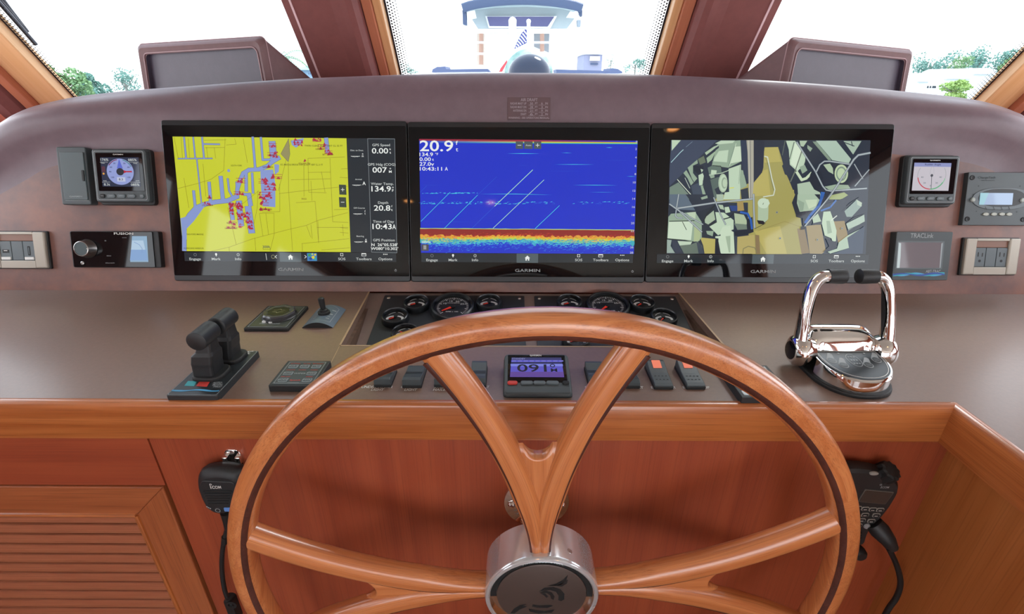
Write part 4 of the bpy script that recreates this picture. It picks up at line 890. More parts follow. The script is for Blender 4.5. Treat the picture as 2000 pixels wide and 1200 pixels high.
# lower right tile
pg(D, '#232c38', (560, 0), (1000, 0), (1000, 200), (700, 560), (690, 420), (580, 400), (500, 150)); pg(D, '#a6bba3', (600, 0), (900, 0), (990, 100), (900, 280), (640, 310), (590, 160)); pg(D, '#c0d2b6', (740, 100), (950, 90), (930, 200), (800, 260)); pg(D, '#8fa48f', (600, 90), (720, 150), (700, 290), (640, 300)); pg(D, '#2a3340', (1000, 200), (1450, 60), (1480, 450), (1250, 470), (1000, 540), (860, 540))
ln(D, '#2d5fa8', .0062, (1050, 0), (980, 200), (820, 380), (740, 500)); ln(D, '#3c6cb0', .004, (1280, 110), (1180, 230), (1020, 290))
pg(D, '#b0c3a8', (860, 420), (960, 340), (1020, 480), (880, 510)); pg(D, '#b9cdb2', (1040, 440), (1060, 310), (1180, 300), (1240, 470), (1290, 640), (1280, 830), (1220, 840), (1200, 780), (1080, 730), (1030, 520)); pg(D, '#97ab93', (1110, 470), (1170, 470), (1210, 680), (1130, 700)); ln(D, '#d4ddd0', .0022, (1200, 460), (1295, 380)); pg(D, '#1e2737', (1100, 780), (1290, 850), (1300, 940), (1180, 1010), (1050, 1020), (1160, 920))
pg(D, '#8fa39a', (1430, 300), (1640, 100), (1740, 200), (1560, 400), (1470, 400)); pg(D, '#b3c4b0', (1640, 90), (1740, 150), (1730, 220), (1660, 190)); pg(D, '#a9bcac', (1460, 520), (1780, 360), (1790, 480), (1500, 640)); pg(D, '#a9bea8', (1330, 850), (1500, 720), (1780, 580), (1510, 780), (1510, 950), (1180, 1050), (1130, 1020), (1300, 960)); ln(D, '#1f2a30', .0016, (1460, 520), (1600, 410), (1790, 350)); ln(D, '#2c3840', .0012, (1500, 625), (1780, 500)); ln(D, '#20282e', .0014, (1380, 300), (1540, 150), (1700, 50)); pg(D, '#38465a', (1480, 770), (1600, 690), (1790, 560), (1750, 1050), (1200, 1056), (1510, 950))
rail(D, .003, (1200, 0), (960, 290), (700, 600)); pg(D, '#14181c', (650, 570), (740, 565), (730, 620), (660, 630))
o = d3.part('camera_picture', en, parent=d3.glass, label='greenish camera view of twin engines and a timber walkway')

# ------------------------------------------------------------ small instruments on the fascia
def devbox(t, u0, v0, u1, v1, off, mat, r=.004, ch=.002, name='housing', z0_=0, m=0):
    x0, x1, y0, y1 = t.R(u0, v0, u1, v1, off); mb = MB(); mb.box(x0-m, x1+m, y0-m, y1+m, z0_, off, mat, r, ch); return (x0, x1, y0, y1), t.part(name, mb)
# covered card slot
t = T('card_reader', 'narrow dark grey card reader box with a hinged door, left end of dashboard', 'card reader', FAS, 143, 342)
(x0, x1, y0, y1), h = devbox(t, 115, 287, 172, 400, .020, GREYP)
mb = MB(); mb.box(x0+.009, x1-.0045, y0+.011, y1-.012, .019, .0225, pm('grey_door', '#4a5659', .4), .002, .0008); dd_ = t.part('door', mb)
mb = MB(); mb.box(x1-.0115, x1-.006, (y0+y1)/2-.012, (y0+y1)/2+.013, .0224, .0245, RUBB, .002, .0008); t.part('finger_grip', mb, parent=dd_)
mb = MB(); mb.text('GARMIN', x0+.022, x1-.017, y0+.017, y0+.0205, .0228, PRW); t.part('lettering', mb, parent=dd_)
mb = MB(); mb.line([(x0+.009, y0+.0095), (x1-.0045, y0+.0095)], .0008, .0203, PRW); t.part('trim_line', mb)
# wind instrument and rudder instrument share a body
def instrument(label, u0, v0, u1, v1, shift, draw):
    t = T('instrument_display', label, 'instrument', FAS, (u0+u1)/2, (v0+v1)/2, group='square grey instrument displays on the fascia')
    x0, x1, y0, y1 = t.R(u0, v0, u1, v1, .026)
    mb = MB(); mb.box(x0-.003, x1+.003, y0-.006, y1+.003, 0, .012, BLKM, .008, .002); t.part('base', mb)
    mb = MB(); mb.box(x0, x1, y0, y1, .010, .026, GREYP, .006, .003); b = t.part('bezel', mb)
    W_ = x1-x0; H_ = y1-y0; gx0, gx1, gy0, gy1 = x0+W_*.07, x1-W_*.06, y0+H_*.21, y1-H_*.07
    mb = MB(); mb.box(gx0, gx1, gy0, gy1, .025, .0268, BLKG, .002, .0004); g = t.part('glass', mb)
    mb = MB(); mb.ring(rrect(x0+W_*.035, x1-W_*.03, y0+H_*.04, y1-H_*.035, .004), rrect(x0+W_*.043, x1-W_*.038, y0+H_*.047, y1-H_*.042, .0038), .0262, PRW); t.part('trim_line', mb)
    mb = MB(); mb.textc('GARMIN', (x0+x1)/2, gy1-H_*.03, .0024, .0270, WHITEP, kx=1.5); t.part('lettering', mb)
    for k, (fx, ww) in enumerate(((.13, .055), (.30, .085), (.49, .085), (.68, .085), (.88, .045))):
        mb = MB(); cx = x0+W_*fx; mb.box(cx-W_*ww/1.15, cx+W_*ww/1.15, y0+H_*.075, y0+H_*.155, .0255, .0285, GREYL if k else RUBB, .004, .0012); mb.line([(cx-W_*ww*.4, y0+H_*.12), (cx+W_*ww*.4, y0+H_*.12)], .0008, .0287, PRW); t.part('button', mb)
    mb = MB(); draw(mb, t, (gx0, gx1, gy0, gy1), .0272); t.part('dial_picture', mb, parent=g)
def wind(mb, t, g, z):
    k = 4.; ox_, oy_ = 0, 260
    q = lambda *p: [t.L(ox_+x/k, oy_+y/k, .0268) for x, y in p]
    mb.flat(q((783, 190), (1083, 190), (1100, 420), (803, 418)), z, em('#2a3147')); S = em('#8f9bd0')
    (cx, cy), = q((941, 303)); (ex, _), = q((1046, 303)); r = ex-cx; (_, ty), = q((941, 200)); ry = ty-cy
    mb.flat(ell(cx, cy, r, ry, 36), z+.0002, S); mb.flat(ell(cx, cy, r*.28, ry*.28, 20), z+.0006, em('#2c2f38'))
    mb.flat([(cx-r*.22, cy+ry*.25), (cx+r*.22, cy+ry*.25), (cx, cy+ry*.98)], z+.0003, em('#5a68c4')); mb.flat([(cx+r*.2, cy+ry*.14), (cx+r*.45, cy+ry*.06), (cx+r*.85, cy+ry*.07), (cx+r*.9, cy-ry*.04), (cx+r*.45, cy-ry*.04), (cx+r*.2, cy-ry*.14)], z+.0005, em('#b02a3c'))
    for a0_, a1_, c in ((100, 155, '#7a2438'), (25, 80, '#3f7f78')): mb.line([(cx+r*.93*cos(math.radians(a)), cy+ry*.93*sin(math.radians(a))) for a in range(a0_, a1_, 8)], .0018, z+.0004, em(c))
    for s, a in (('30', 60), ('30', 120), ('60', 28), ('60', 152), ('90', 180), ('120', -35), ('120', -145)): mb.textc(s, cx+r*.74*cos(math.radians(a)), cy+ry*.74*sin(math.radians(a)), .0032, z+.0005, em('#262c50'))
    mb.flat([(cx-r*.28, cy-ry*.75), (cx+r*.33, cy-ry*.75), (cx+r*.33, cy-ry*.42), (cx-r*.28, cy-ry*.42)], z+.0005, em('#b9bfd8')); mb.textc('8.3', cx, cy-ry*.58, .0046, z+.0007, em('#20242c'))
    for s, x, y in (('176%', 818, 208), ("085%", 1036, 210), ('8.3t', 838, 402), ("085%", 1058, 404)): (px, py), = q((x, y)); mb.textc(s, px, py, .0052, z+.0005, WT2)
    for x, y, s in ((805, 236, 'TWA'), (1058, 238, 'TWD'), (822, 374, 'TWS'), (1076, 374, 'AWS')): (px, py), = q((x, y)); mb.textc(s, px, py, .0022, z+.0005, WT2)
    for p in (((783, 228), (845, 228)), ((1000, 228), (1082, 229)), ((800, 384), (862, 384)), ((1020, 384), (1098, 386))): mb.line(q(*p), .0006, z+.0005, WT2)
    (px, py), = q((812, 318)); mb.flat(ell(px, py, .0024, seg=10), z+.0005, em('#d89a40'))
    mb.flat(q((795, 262), (822, 262), (826, 305), (798, 305)), z+.0004, em('#5a3440'))
instrument('square grey wind instrument with a lilac compass dial', 183, 291.5, 287, 395, 0, wind)
def rudder(mb, t, g, z):
    k = 4.; q = lambda *p: [t.L(1700+x/k, 260+y/k, .0268) for x, y in p]
    mb.flat(q((343, 232), (632, 235), (608, 452), (322, 450)), z, em('#c3bec6')); mb.flat(q((343, 232), (632, 235), (629, 265), (340, 262)), z+.0001, em('#8c93c0'))
    (px, py), = q((487, 246)); mb.textc('Rudder Angle', px, py, .0038, z+.0003, em('#3b4260'))
    (cx, cy), = q((477, 332)); (ex, _), = q((587, 332)); r = ex-cx
    ring = lambda a0_, a1_, rr_, w_, c: mb.line([(cx+r*rr_*cos(math.radians(a)), cy+r*rr_*.98*sin(math.radians(a))) for a in range(a0_, a1_+1, 6)], w_, z+.0003, em(c))
    ring(-10, 32, 1, .0006, '#7f8a84'); ring(148, 190, 1, .0006, '#7f8a84'); ring(-90, -8, 1, .0009, '#7fa58c'); ring(-170, -90, .97, .0022, '#c04a58'); ring(-90, -30, .97, .0022, '#5fae7c'); ring(-30, -8, .98, .0016, '#8cc39c')
    for s, x, y in (('40', 403, 345), ('20', 421, 390), ('20', 515, 390), ('40', 546, 345), ('0', 466, 412)): (px, py), = q((x, y)); mb.textc(s, px, py, .0034, z+.0003, em('#707882'))
    mb.line(q((477, 332), (472, 436)), .0012, z+.0005, em('#4a4d55')); mb.flat(ell(cx, cy, .0032, seg=14), z+.0006, em('#4a4d55'))
    mb.line([(cx-r*.14, cy+r*.1), (cx-r*.1, cy+r*.5), (cx, cy+r*.7), (cx+r*.1, cy+r*.5), (cx+r*.14, cy+r*.1)], .0005, z+.0003, em('#9aa0a6'))
instrument('square grey rudder instrument with a pale red and green dial', 1772, 304, 1871, 399, 0, rudder)
# stereo
t = T('marine_stereo', 'black glossy stereo with a silver volume knob and painted window reflection', 'stereo', FAS, 228, 488)
(x0, x1, y0, y1), h = devbox(t, 139, 452, 312, 523, .014, BLKM, .004, .0015)
gx0, gx1, gy0, gy1 = t.R(141, 453, 300, 522, .016); mb = MB(); mb.box(gx0, gx1, gy0, gy1, .0135, .016, BLKG, .002, .0005); gl = t.part('front_glass', mb)
cx, cy = t.L(168, 486, .022); mb = MB(); mb.lathe([(.0215, .016), (.0225, .0175), (.0215, .020), (.018, .034), (.0175, .0362), (.0162, .0368), (.0158, .0360)], cx, cy, STEEL, seg=40); kn = t.part('volume_knob', mb)
mb = MB(); mb.lathe([(.0, .0358), (.0158, .0358)], cx, cy, pm('knob_cap', '#3b4a4d', .35), seg=40); mb.flat(ell(cx+.0150, cy, .0012, seg=8), .0372, WHITEP); t.part('knob_cap', mb, parent=kn)
cx, cy = t.L(162, 514, .016); mb = MB(); mb.lathe([(.0038, .0165), (.0042, .018), (.0030, .0185), (.0026, .0165), (0, .0165)], cx, cy, STEEL, seg=20); t.part('power_button', mb)
mb = MB(); q = lambda u, v: t.L(u, v, .016)
for s, u, v, h_ in (('FUSION', 241.5, 456.5, .0052), ('MENU', 213, 500, .0022), ('APOLLO RA770', 215, 514, .0018), ('=', 206, 470.5, .0045), ('BROWSE', 243, 464.5, .0015)): mb.textc(s, *q(u, v), h_, .0164, WHITEP if s == 'FUSION' else PRW, kx=1.5 if s == 'FUSION' else 1)
t.part('lettering', mb, parent=gl)
mb = MB(); mb.flat([q(258, 461.5), q(287, 461.5), q(290, 512), q(254.5, 512)], .0162, em('#7fa8c8', .75)); mb.flat([q(258, 470), q(280, 470), q(284, 488), q(256, 488)], .0163, em('#a9c6e0', .8)); mb.flat([q(256, 488), q(286, 488), q(289, 509), q(254, 509)], .0163, em('#6b97cc', .8)); mb.line([q(262, 473), q(272, 478), q(278, 486), q(277, 494)], .0012, .0165, em('#5f7fb0')); t.part('screen', mb, parent=gl)  # glowing patch painted as the side window's reflection in the front glass
# sockets and outlets in champagne frames
def socket(label, u0, v0, u1, v1, iu, iv, usb):
    t = T('socket_plate', label, 'socket', FAS, (u0+u1)/2, (v0+v1)/2, group='champagne framed sockets at both ends of the dashboard')
    x0, x1, y0, y1 = t.R(u0, v0, u1, v1, .013); W_ = x1-x0; H_ = y1-y0
    mb = MB(); mb.box(x0-.003, x1+.003, y0-.002, y1+.002, 0, .006, BLKM, .003, .001); t.part('backbox', mb)
    ix0, ix1, iy0, iy1 = x0+W_*.20, x1-W_*.20, y0+H_*.04, y1-H_*.06
    mb = MB()
    for (a, b) in ((x0, ix0), (ix1, x1)): mb.box(a, b, y0, y1, .003, .013, BEIGE, .003, .003)
    mb.box(ix0, ix1, y0, iy0+H_*.17, .003, .0115, BEIGE, .001, .001); mb.box(ix0, ix1, iy1-.001, y1, .003, .0115, BEIGE, .001, .001); t.part('frame', mb)
    mb = MB(); mb.box(ix0, ix1, iy1-H_*.19, iy1, .003, .008, pm('bronze_strip', '#7d5745', .4), .001, .001); t.part('hinge_strip', mb)
    n = 3; my0, my1 = iy0+H_*.18, iy1-H_*.20; cw = (ix1-ix0)/n
    for k in range(n):
        mb = MB(); a = ix0+k*cw+.0006; b = a+cw-.0012; mb.box(a, b, my0, my1, .003, .0095, GREYL, .001, .0008); m_ = t.part('module', mb)
        if k == 1: continue
        mb = MB(); c = (a+b)/2; m = (my0+my1)/2; u_ = H_*.01
        if usb:
            if k == 0: mb.box(c-cw*.28, c+cw*.28, m-u_*6, m+u_*3, .0096, .0099, RUBB, .0005); mb.box(c-cw*.15, c+cw*.15, m-u_*1, m+u_*1, .0099, .0103, WHITEP)
            else: mb.box(c-cw*.11, c+cw*.11, m-u_*13, m+u_*13, .0096, .0099, RUBB, .002); mb.box(c-cw*.03, c+cw*.03, m-u_*9, m+u_*9, .0099, .0102, GREYL)
        else:
            mb.box(c-cw*.24, c-cw*.15, m+u_*2, m+u_*14, .0096, .0098, RUBB); mb.box(c+cw*.15, c+cw*.24, m+u_*2, m+u_*12, .0096, .0098, RUBB); mb.prism(ell(c, m-u_*10, cw*.12, seg=14), .0096, .0098, RUBB)
        t.part('slots', mb, parent=m_)
        if usb: mb = MB(); mb.box(a+cw*.08, b-cw*.08, my0+H_*.01, my0+H_*.09, .0095, .0115, WHITEP, .0005, .0004); t.part('latch', mb, parent=m_)
socket('champagne framed usb sockets cut off at the left end of the dashboard', -26, 453, 88, 524, 0, 0, True)
socket('champagne framed twin power outlet at the right end of the dashboard', 1885, 466, 1991, 537, 0, 0, False)
# stabiliser touch screen
t = T('stabiliser_display', 'grey framed stabiliser touch screen with a blue wave stripe', 'instrument', FAS, 1795, 500)
(x0, x1, y0, y1), h = devbox(t, 1747, 453, 1856, 547.5, .020, GREYP, .003, .001)
q = lambda u, v: t.L(u, v, .0205)
mb = MB(); mb.ring([q(1753, 470.5), q(1845, 471.5), q(1840, 526), q(1748.5, 525.5)][::-1], [q(1755.5, 473.5), q(1842, 474), q(1837, 523.5), q(1751.5, 523.5)][::-1], .0204, GREYL); t.part('screen_rim', mb)
mb = MB(); mb.flat([q(1755.5, 473.5), q(1842, 474), q(1837, 523.5), q(1751.5, 523.5)], .0203, em('#7f7479', .8)); mb.flat([q(1755.5, 474), q(1760, 475.5), q(1759, 500), q(1757, 523.5), q(1751.5, 523.5)], .0204, em('#b8c4c4', .9)); mb.flat([q(1842, 474), q(1837, 523.5), q(1835, 523.5), q(1838.5, 476)], .0204, em('#a3a8ac', .9)); t.part('screen', mb)
mb = MB(); a = q(1778, 465); b = q(1824, 456); mb.text('TRACLink', a[0], b[0], a[1], b[1], .0204, PRW); a = q(1808, 533); b = q(1837.5, 527.5); mb.text('ABT-TRAC', a[0], b[0], a[1], b[1], .0204, PRW); t.part('lettering', mb)
for c, ph, am, nm_ in ((BLUEP, 0, 2.2, 'blue_wave'), (TEALP, 1.4, 2.0, 'teal_wave'), (pm('deep_blue', '#2c50a0', .5), 2.6, 1.8, 'deep_wave')):
    mb = MB(); up_ = []; lo_ = []
    for k in range(25):
        u = 1744+101*k/24; v = 536.5+am*sin(ph+k*.42); up_.append(q(u, v-1.8-.8*sin(k*.3+ph))); lo_.append(q(u, v+1.2))
    mb.flat(up_+lo_[::-1], .0203+.0001*ph, c); t.part('wave_stripe', mb)
# battery / generator remote at the far right edge
t = T('control_panel', 'square grey remote control panel with oval bezel and backlit readout', 'control panel', FAS, 1950, 388)
(x0, x1, y0, y1), h = devbox(t, 1886, 337, 2024, 440.5, .012, GREYP, .001, .001)
q = lambda u, v: t.L(u, v, .0125); c = q(1956, 388.5); Z4 = lambda x, y: q(1840+x/10, 325+y/10)
mb = MB(); w_ = q(2014, 388)[0]-c[0]; hh = (q(1956, 366.5)[1]-q(1956, 410)[1])/2
po = [(c[0]+w_*abs(cos(a))**.75*(1 if cos(a) > 0 else -1), c[1]+hh*sin(a)) for a in [2*pi*k/40 for k in range(40)]]
mb.prism(po, .0115, .0135, GREYL, .0008); t.part('oval_bezel', mb); mb = MB(); mb.prism([(c[0]+(x-c[0])*.80, c[1]+(y-c[1])*.80+.002) for x, y in po], .013, .0138, BLKM, .0003); t.part('recess', mb)
mb = MB(); mb.flat([Z4(735, 520), Z4(1378, 525), Z4(1355, 755), Z4(710, 752)], .0142, em('#a9bedc', 1.0)); mb.flat([Z4(735, 520), Z4(900, 520), Z4(800, 752), Z4(710, 752)], .0143, em('#a5d0dc', 1.0)); t.part('screen', mb)
for x, y, r in ((590, 655, .0055), (1550, 665, .0055)): p = Z4(x, y); mb = MB(); mb.lathe([(.0, .0165), (r*.7, .0163), (r, .0145), (r, .012)], *p, pm('grey_button', '#98a09a', .4), seg=18); t.part('button', mb)
for x in (845, 1005, 1160, 1300): p = Z4(x, 937); mb = MB(); mb.prism(ell(p[0], p[1], .0072, .0038, 20), .0115, .0148, pm('cream_button', '#a8aba0', .4), .001); t.part('button', mb)
for x in (845, 1000, 1150, 1300): mb = MB(); mb.line([Z4(x-10, 790), Z4(x+18, 860)], .0012, .0139, BLKM); t.part('divider', mb)
for x, y in ((592, 222), (495, 1030), (1690, 232), (1585, 1040)): p = Z4(x, y); mb = MB(); mb.lathe([(.0, .0125), (.003, .0125), (.0052, .0135), (.0058, .012)], *p, RUBB, seg=16); t.part('screw', mb)
mb = MB(); PD = pm('dark_print', '#20282b', .6); mb.text('ChargeTech', *Z4(700, 250)[:1], Z4(1040, 250)[0], Z4(700, 252)[1], Z4(700, 195)[1], .0124, PD); mb.text('REMOTE CONTROL', Z4(770, 275)[0], Z4(1035, 275)[0], Z4(770, 283)[1], Z4(770, 266)[1], .0124, PD)
for x, y in ((715, 385), (605, 553), (1525, 388), (670, 880), (1460, 892)): mb.flat(ell(*Z4(x, y), .0016, seg=8), .0124, PD)
t.part('lettering', mb)

# ------------------------------------------------------------ engine gauges on two black plates in the pit
def gauge_plate(label, us):
    t = T('gauge_plate', label, 'gauge panel', PIT, us, 600, group='black gauge plates in the worktop pit')
    return t
def make_plate(label, x0, x1):
    y1 = .004; y0 = -.262
    t = T('gauge_plate', label, 'gauge panel', PIT, ab=((x0+x1)/2, y0)); ax_, ay_ = t.a0, t.b0
    mb = MB(); mb.box(x0-ax_, x1-ax_, 0, y1-y0, -.004, 0, pm('crinkle_black', '#23272b', .45, bump=.35, bscale=1400), .003, .001); t.part('plate', mb)
    for sx in (x0+.012, x1-.012):
        mb = MB(); mb.lathe([(.0, .0022), (.003, .002), (.0045, .001), (.0048, 0)], sx-ax_, y1-y0-.012, CHROME, seg=14); t.part('screw', mb)
    return t
make_plate('left black gauge plate sunk behind the steering wheel', *[PIT.pt(753, 573)[0], PIT.pt(1024, 573)[0]])
make_plate('right black gauge plate sunk behind the steering wheel', *[PIT.pt(1043, 573)[0], PIT.pt(1317, 574)[0]])
DIAL = pm('dial_black', '#101214', .5); RIM = pm('gauge_rim', '#1a1d20', .28); DOME = glassmat('dome_glass', refl=.35, ior=1.12)
def gauge(u, v, r, label, big, needle, group, nums=('10', '15', '20', '25')):
    t = T('gauge', label, 'gauge', PIT, ab=PIT.pt(u, v, .012), group=group)
    k = r
    mb = MB(); mb.lathe([(k*1.0, .0), (k*1.0, .006), (k*.99, .012), (k*.95, .0155), (k*.89, .0165), (k*.84, .0145), (k*.82, .008)], 0, 0, RIM, seg=48); t.part('rim', mb)
    mb = MB(); mb.flat(ell(0, 0, k*.84, seg=40), .0075, DIAL); d = t.part('dial', mb)
    W = pm('dial_white', '#cfd2d0', .5); mb = MB()
    if big:
        for i in range(41):
            a = math.radians(225-270*i/40); r0 = k*(.62 if i % 5 else .56); mb.line([(r0*cos(a), r0*sin(a)), (k*.70*cos(a), k*.70*sin(a))], .0011 if i % 5 else .0018, .0078, W)
        for s, a in zip(nums, (145, 105, 68, 30)): mb.textc(s, k*.46*cos(math.radians(a)), k*.46*sin(math.radians(a)), k*.105, .0078, W)
        mb.textc('TACHOMETER', 0, k*.30, k*.05, .0078, W); mb.textc('RPM x 100', 0, -k*.35, k*.07, .0078, W)
    else:
        for a0_, a1_ in ((150, 100), (80, 30)): mb.line([(k*.62*cos(math.radians(a0_+(a1_-a0_)*j/10)), k*.62*sin(math.radians(a0_+(a1_-a0_)*j/10))) for j in range(11)], .0014, .0078, W)
        pts = [(k*.66*cos(math.radians(200-220*j/16)), k*.36*sin(math.radians(200-220*j/16))-k*.12) for j in range(17)]; pin = [(x*.72, y*.75-k*.06) for x, y in pts]
        mb.flat(pts[:8]+pin[:8][::-1], .0077, W); mb.flat(pts[9:]+pin[9:][::-1], .0077, W)
    t.part('scale_print', mb, parent=d)
    a = math.radians(needle); c_, s_ = cos(a), sin(a); R_ = lambda x, y, z: (x*c_-y*s_, x*s_+y*c_, z)
    mb = MB(); L_ = k*(.55 if big else .48); w_ = k*.07; mb.prism([R_(-w_, -w_, 0)[:2], R_(L_, -w_*.3, 0)[:2], R_(L_, w_*.3, 0)[:2], R_(-w_, w_, 0)[:2]], .0085, .0095, NEEDLE); mb.lathe([(.0, .0115), (k*.1, .0112), (k*.11, .0085)], 0, 0, RUBB, seg=16); t.part('needle', mb)
    mb = MB(); mb.lathe([(.0, .0165), (k*.3, .0163), (k*.6, .0156), (k*.8, .0145), (k*.845, .0138)], 0, 0, DOME, seg=40); t.part('glass', mb)
    return t
GR = 'engine gauges on the two sunken plates'
rb, rs = .0525, .0308
gauge(884, 597, rb, 'large tachometer on the left gauge plate', True, 215, GR); gauge(813, 590.5, rs, 'small gauge up and left of the left tachometer', False, 205, GR); gauge(955, 589.5, rs, 'small gauge right of the left tachometer', False, 205, GR)
gauge(771.5, 617.5, rs, 'leftmost small gauge on the left plate', False, 210, GR); gauge(791, 650, rs, 'small gauge on the left plate half hidden under the wheel rim', False, 150, GR)
gauge(1187.5, 595, rb, 'large tachometer on the right gauge plate', True, 225, GR); gauge(1112.5, 589.5, rs, 'small gauge left of the right tachometer', False, 205, GR); gauge(1254, 590.5, rs, 'small gauge right of the right tachometer', False, 220, GR)
gauge(1297, 618.5, rs, 'rightmost small gauge on the right plate', False, 230, GR); gauge(1126, 662, rs, 'small gauge below the right tachometer showing under the wheel rim', False, 205, GR)

# ------------------------------------------------------------ things on the worktop
def zA(x, y): return (300+x/4.762, 560+y/4.762)
PLB = pm('plate_charcoal', '#23282b', .35)
# thruster double lever
t = T('thruster_control', 'long charcoal plate with two black tilting thruster levers', 'thruster control', TOP, 418, 735)
q = lambda x, y, o=.012: t.L(*zA(x, y), o)
c4 = [q(130, 1010), q(575, 1018), q(985, 600), q(560, 592)]
xL = (c4[0][0]+c4[3][0])/2; xR = (c4[1][0]+c4[2][0])/2; yF = (c4[0][1]+c4[1][1])/2; yB = (c4[2][1]+c4[3][1])/2
mb = MB(); mb.box(xL, xR, yF, yB, 0, .012, PLB, .003, .0012); pl_ = t.part('base_plate', mb)
mb = MB(); mb.ring(rrect(xL+.0015, xR-.0015, yF+.0015, yB-.0015, .003), rrect(xL+.0022, xR-.0022, yF+.0022, yB-.0022, .0028), .0122, PRW)
mb.flat([q(285, 925), q(320, 880), q(405, 882), q(375, 928)], .0123, TEALP); mb.flat([q(395, 928), q(430, 880), q(528, 882), q(495, 935)], .0123, REDP)
for y_, s in ((897, 'AUTO'), (915, 'BOTH'), (933, 'THRUST')): a = q(545, y_+8); b = q(622, y_-8); mb.text(s, min(a[0], b[0]), max(a[0], b[0])+.004, a[1], b[1], .0124, PRW)
a = q(780, 630); b = q(900, 600); mb.text('TRAC', a[0], b[0]+.004, a[1], b[1], .0124, WHITEP, slant=.25)
t.part('print', mb, parent=pl_)
mb = MB(); up_ = []; lo_ = []
for k in range(13): f_ = k/12; p = q(170+440*f_, 968+5*sin(f_*9)); up_.append((p[0], p[1]+.0018+.001*sin(f_*12))); lo_.append((p[0], p[1]-.0018))
mb.flat(up_+lo_[::-1], .0123, BLUEP); t.part('wave_stripe', mb, parent=pl_)
def lever(bx, by, lean):
    """boot ring, body tapering up and leaning, horizontal grip along the plate"""
    mb = MB(); mb.box(bx-.028, bx+.028, by-.024, by+.024, .012, .019, RUBB, .018, .003, seg=6); br = t.part('boot_ring', mb)
    mb = MB(); rows = []
    for (z, w_, d_, sh) in ((.016, .0180, .0185, 0), (.036, .0180, .0185, .002), (.042, .0185, .0190, .003), (.056, .0180, .0180, .006), (.062, .0140, .0150, .009), (.072, .0125, .0135, .011), (.084, .0110, .0125, .013)):
        rows.append([(bx-.004+sh*lean+x, by+y, z) for x, y in rrect(-w_, w_, -d_, d_, .005, 3)])
    n = len(rows[0]); mb.grid(rows, BLKM, closed=True, smooth=False); lv = t.part('lever', mb)
    gx = bx+.010*lean; gz = .091
    mb = MB(); mb.tube([(gx, by-.0285, gz), (gx, by-.0275, gz), (gx, by+.0155, gz), (gx, by+.0165, gz)], [.0146, .0160, .0160, .0146], BLKM, seg=28); g = t.part('grip', mb)
    mb = MB(); pts = [(gx-.008+.016*k/10, by-.006+.010*sin(k*.9), gz+.0162*cos((-.008+.016*k/10)/.0162)) for k in range(11)]
    for i in range(10):
        a, b = Vector(pts[i]), Vector(pts[i+1]); mb.add([a, b, b+Vector((0, .0015, 0)), a+Vector((0, .0015, 0))], [(0, 1, 2, 3)], RUBB)
    t.part('embossed_wave', mb, parent=g)
bx_, by_ = q(545, 815); lever(bx_, by_, 1); bx_, by_ = q(710, 665); lever(bx_, by_, 1)
# joystick / round knob panel
t = T('thruster_joystick_panel', 'black edged plate with a round scalloped knob and three pale buttons', 'control panel', TOP, 540, 622)
q = lambda x, y, o=.006: t.L(*zA(x, y), o); c4 = [q(835, 388), q(1240, 400), q(1445, 183), q(1065, 180)]
xL = (c4[0][0]+c4[3][0])/2; xR = (c4[1][0]+c4[2][0])/2; yF = (c4[0][1]+c4[1][1])/2; yB = (c4[2][1]+c4[3][1])/2
mb = MB(); mb.box(xL, xR, yF, yB, 0, .007, RUBB, .003, .002); mb.box(xL+.008, xR-.008, yF+.008, yB-.008, .006, .0078, pm('plate_olive', '#3b3f38', .35), .002, .0005); t.part('plate', mb)
mb = MB(); mb.ring(rrect(xL+.006, xR-.006, yF+.006, yB-.006, .002), rrect(xL+.0068, xR-.0068, yF+.0068, yB-.0068, .002), .0074, PRW); t.part('print', mb)
cx, cy = q(1172, 262, .01); mb = MB(); mb.lathe([(.036, .007), (.0365, .009), (.034, .011)], cx, cy, BLKM, seg=40); t.part('knob_base', mb)
mb = MB(); rows = []
for z, r in ((.010, .0335), (.0165, .0335), (.0195, .031), (.0202, .027), (.0188, .022)):
    rows.append([(cx+(r+.0012*cos(8*a))*cos(a), cy+(r+.0012*cos(8*a))*sin(a), z) for a in [2*pi*k/48 for k in range(48)]])
mb.grid(rows, pm('knob_satin', '#3d3d40', .22), closed=True); kn = t.part('knob', mb)
mb = MB(); mb.flat(ell(cx, cy, .0222, seg=30), .0188, pm('knob_dark', '#1a1a18', .3)); OLV = pm('knob_print', '#8a8662', .5)
mb.line([(cx-.012, cy+.004), (cx-.004, cy+.004), (cx, cy+.010), (cx+.004, cy+.004), (cx+.012, cy+.004)], .0014, .0190, OLV); mb.line([(cx-.012, cy-.004), (cx-.004, cy-.004), (cx, cy-.010), (cx+.004, cy-.004), (cx+.012, cy-.004)], .0014, .0190, OLV); t.part('arrow_print', mb, parent=kn)
for x, y in ((1033, 318), (1093, 324), (1150, 317)): cx, cy = q(x, y, .01); mb = MB(); mb.lathe([(.0, .0105), (.0045, .0102), (.0058, .0085), (.0058, .0078)], cx, cy, pm('pale_button', '#c6c8c6', .35), seg=20); t.part('button', mb)
mb = MB()
for x0_, x1_, y, s in ((980, 1045, 343, 'SPEED'), (1100, 1170, 345, 'ENGAGE'), (1175, 1205, 309, 'DIM')): a = q(x0_, y+5, .0078); b = q(x1_, y-5, .0078); mb.text(s, a[0], b[0]+.002, a[1], b[1], .0080, PRW)
t.part('lettering', mb)
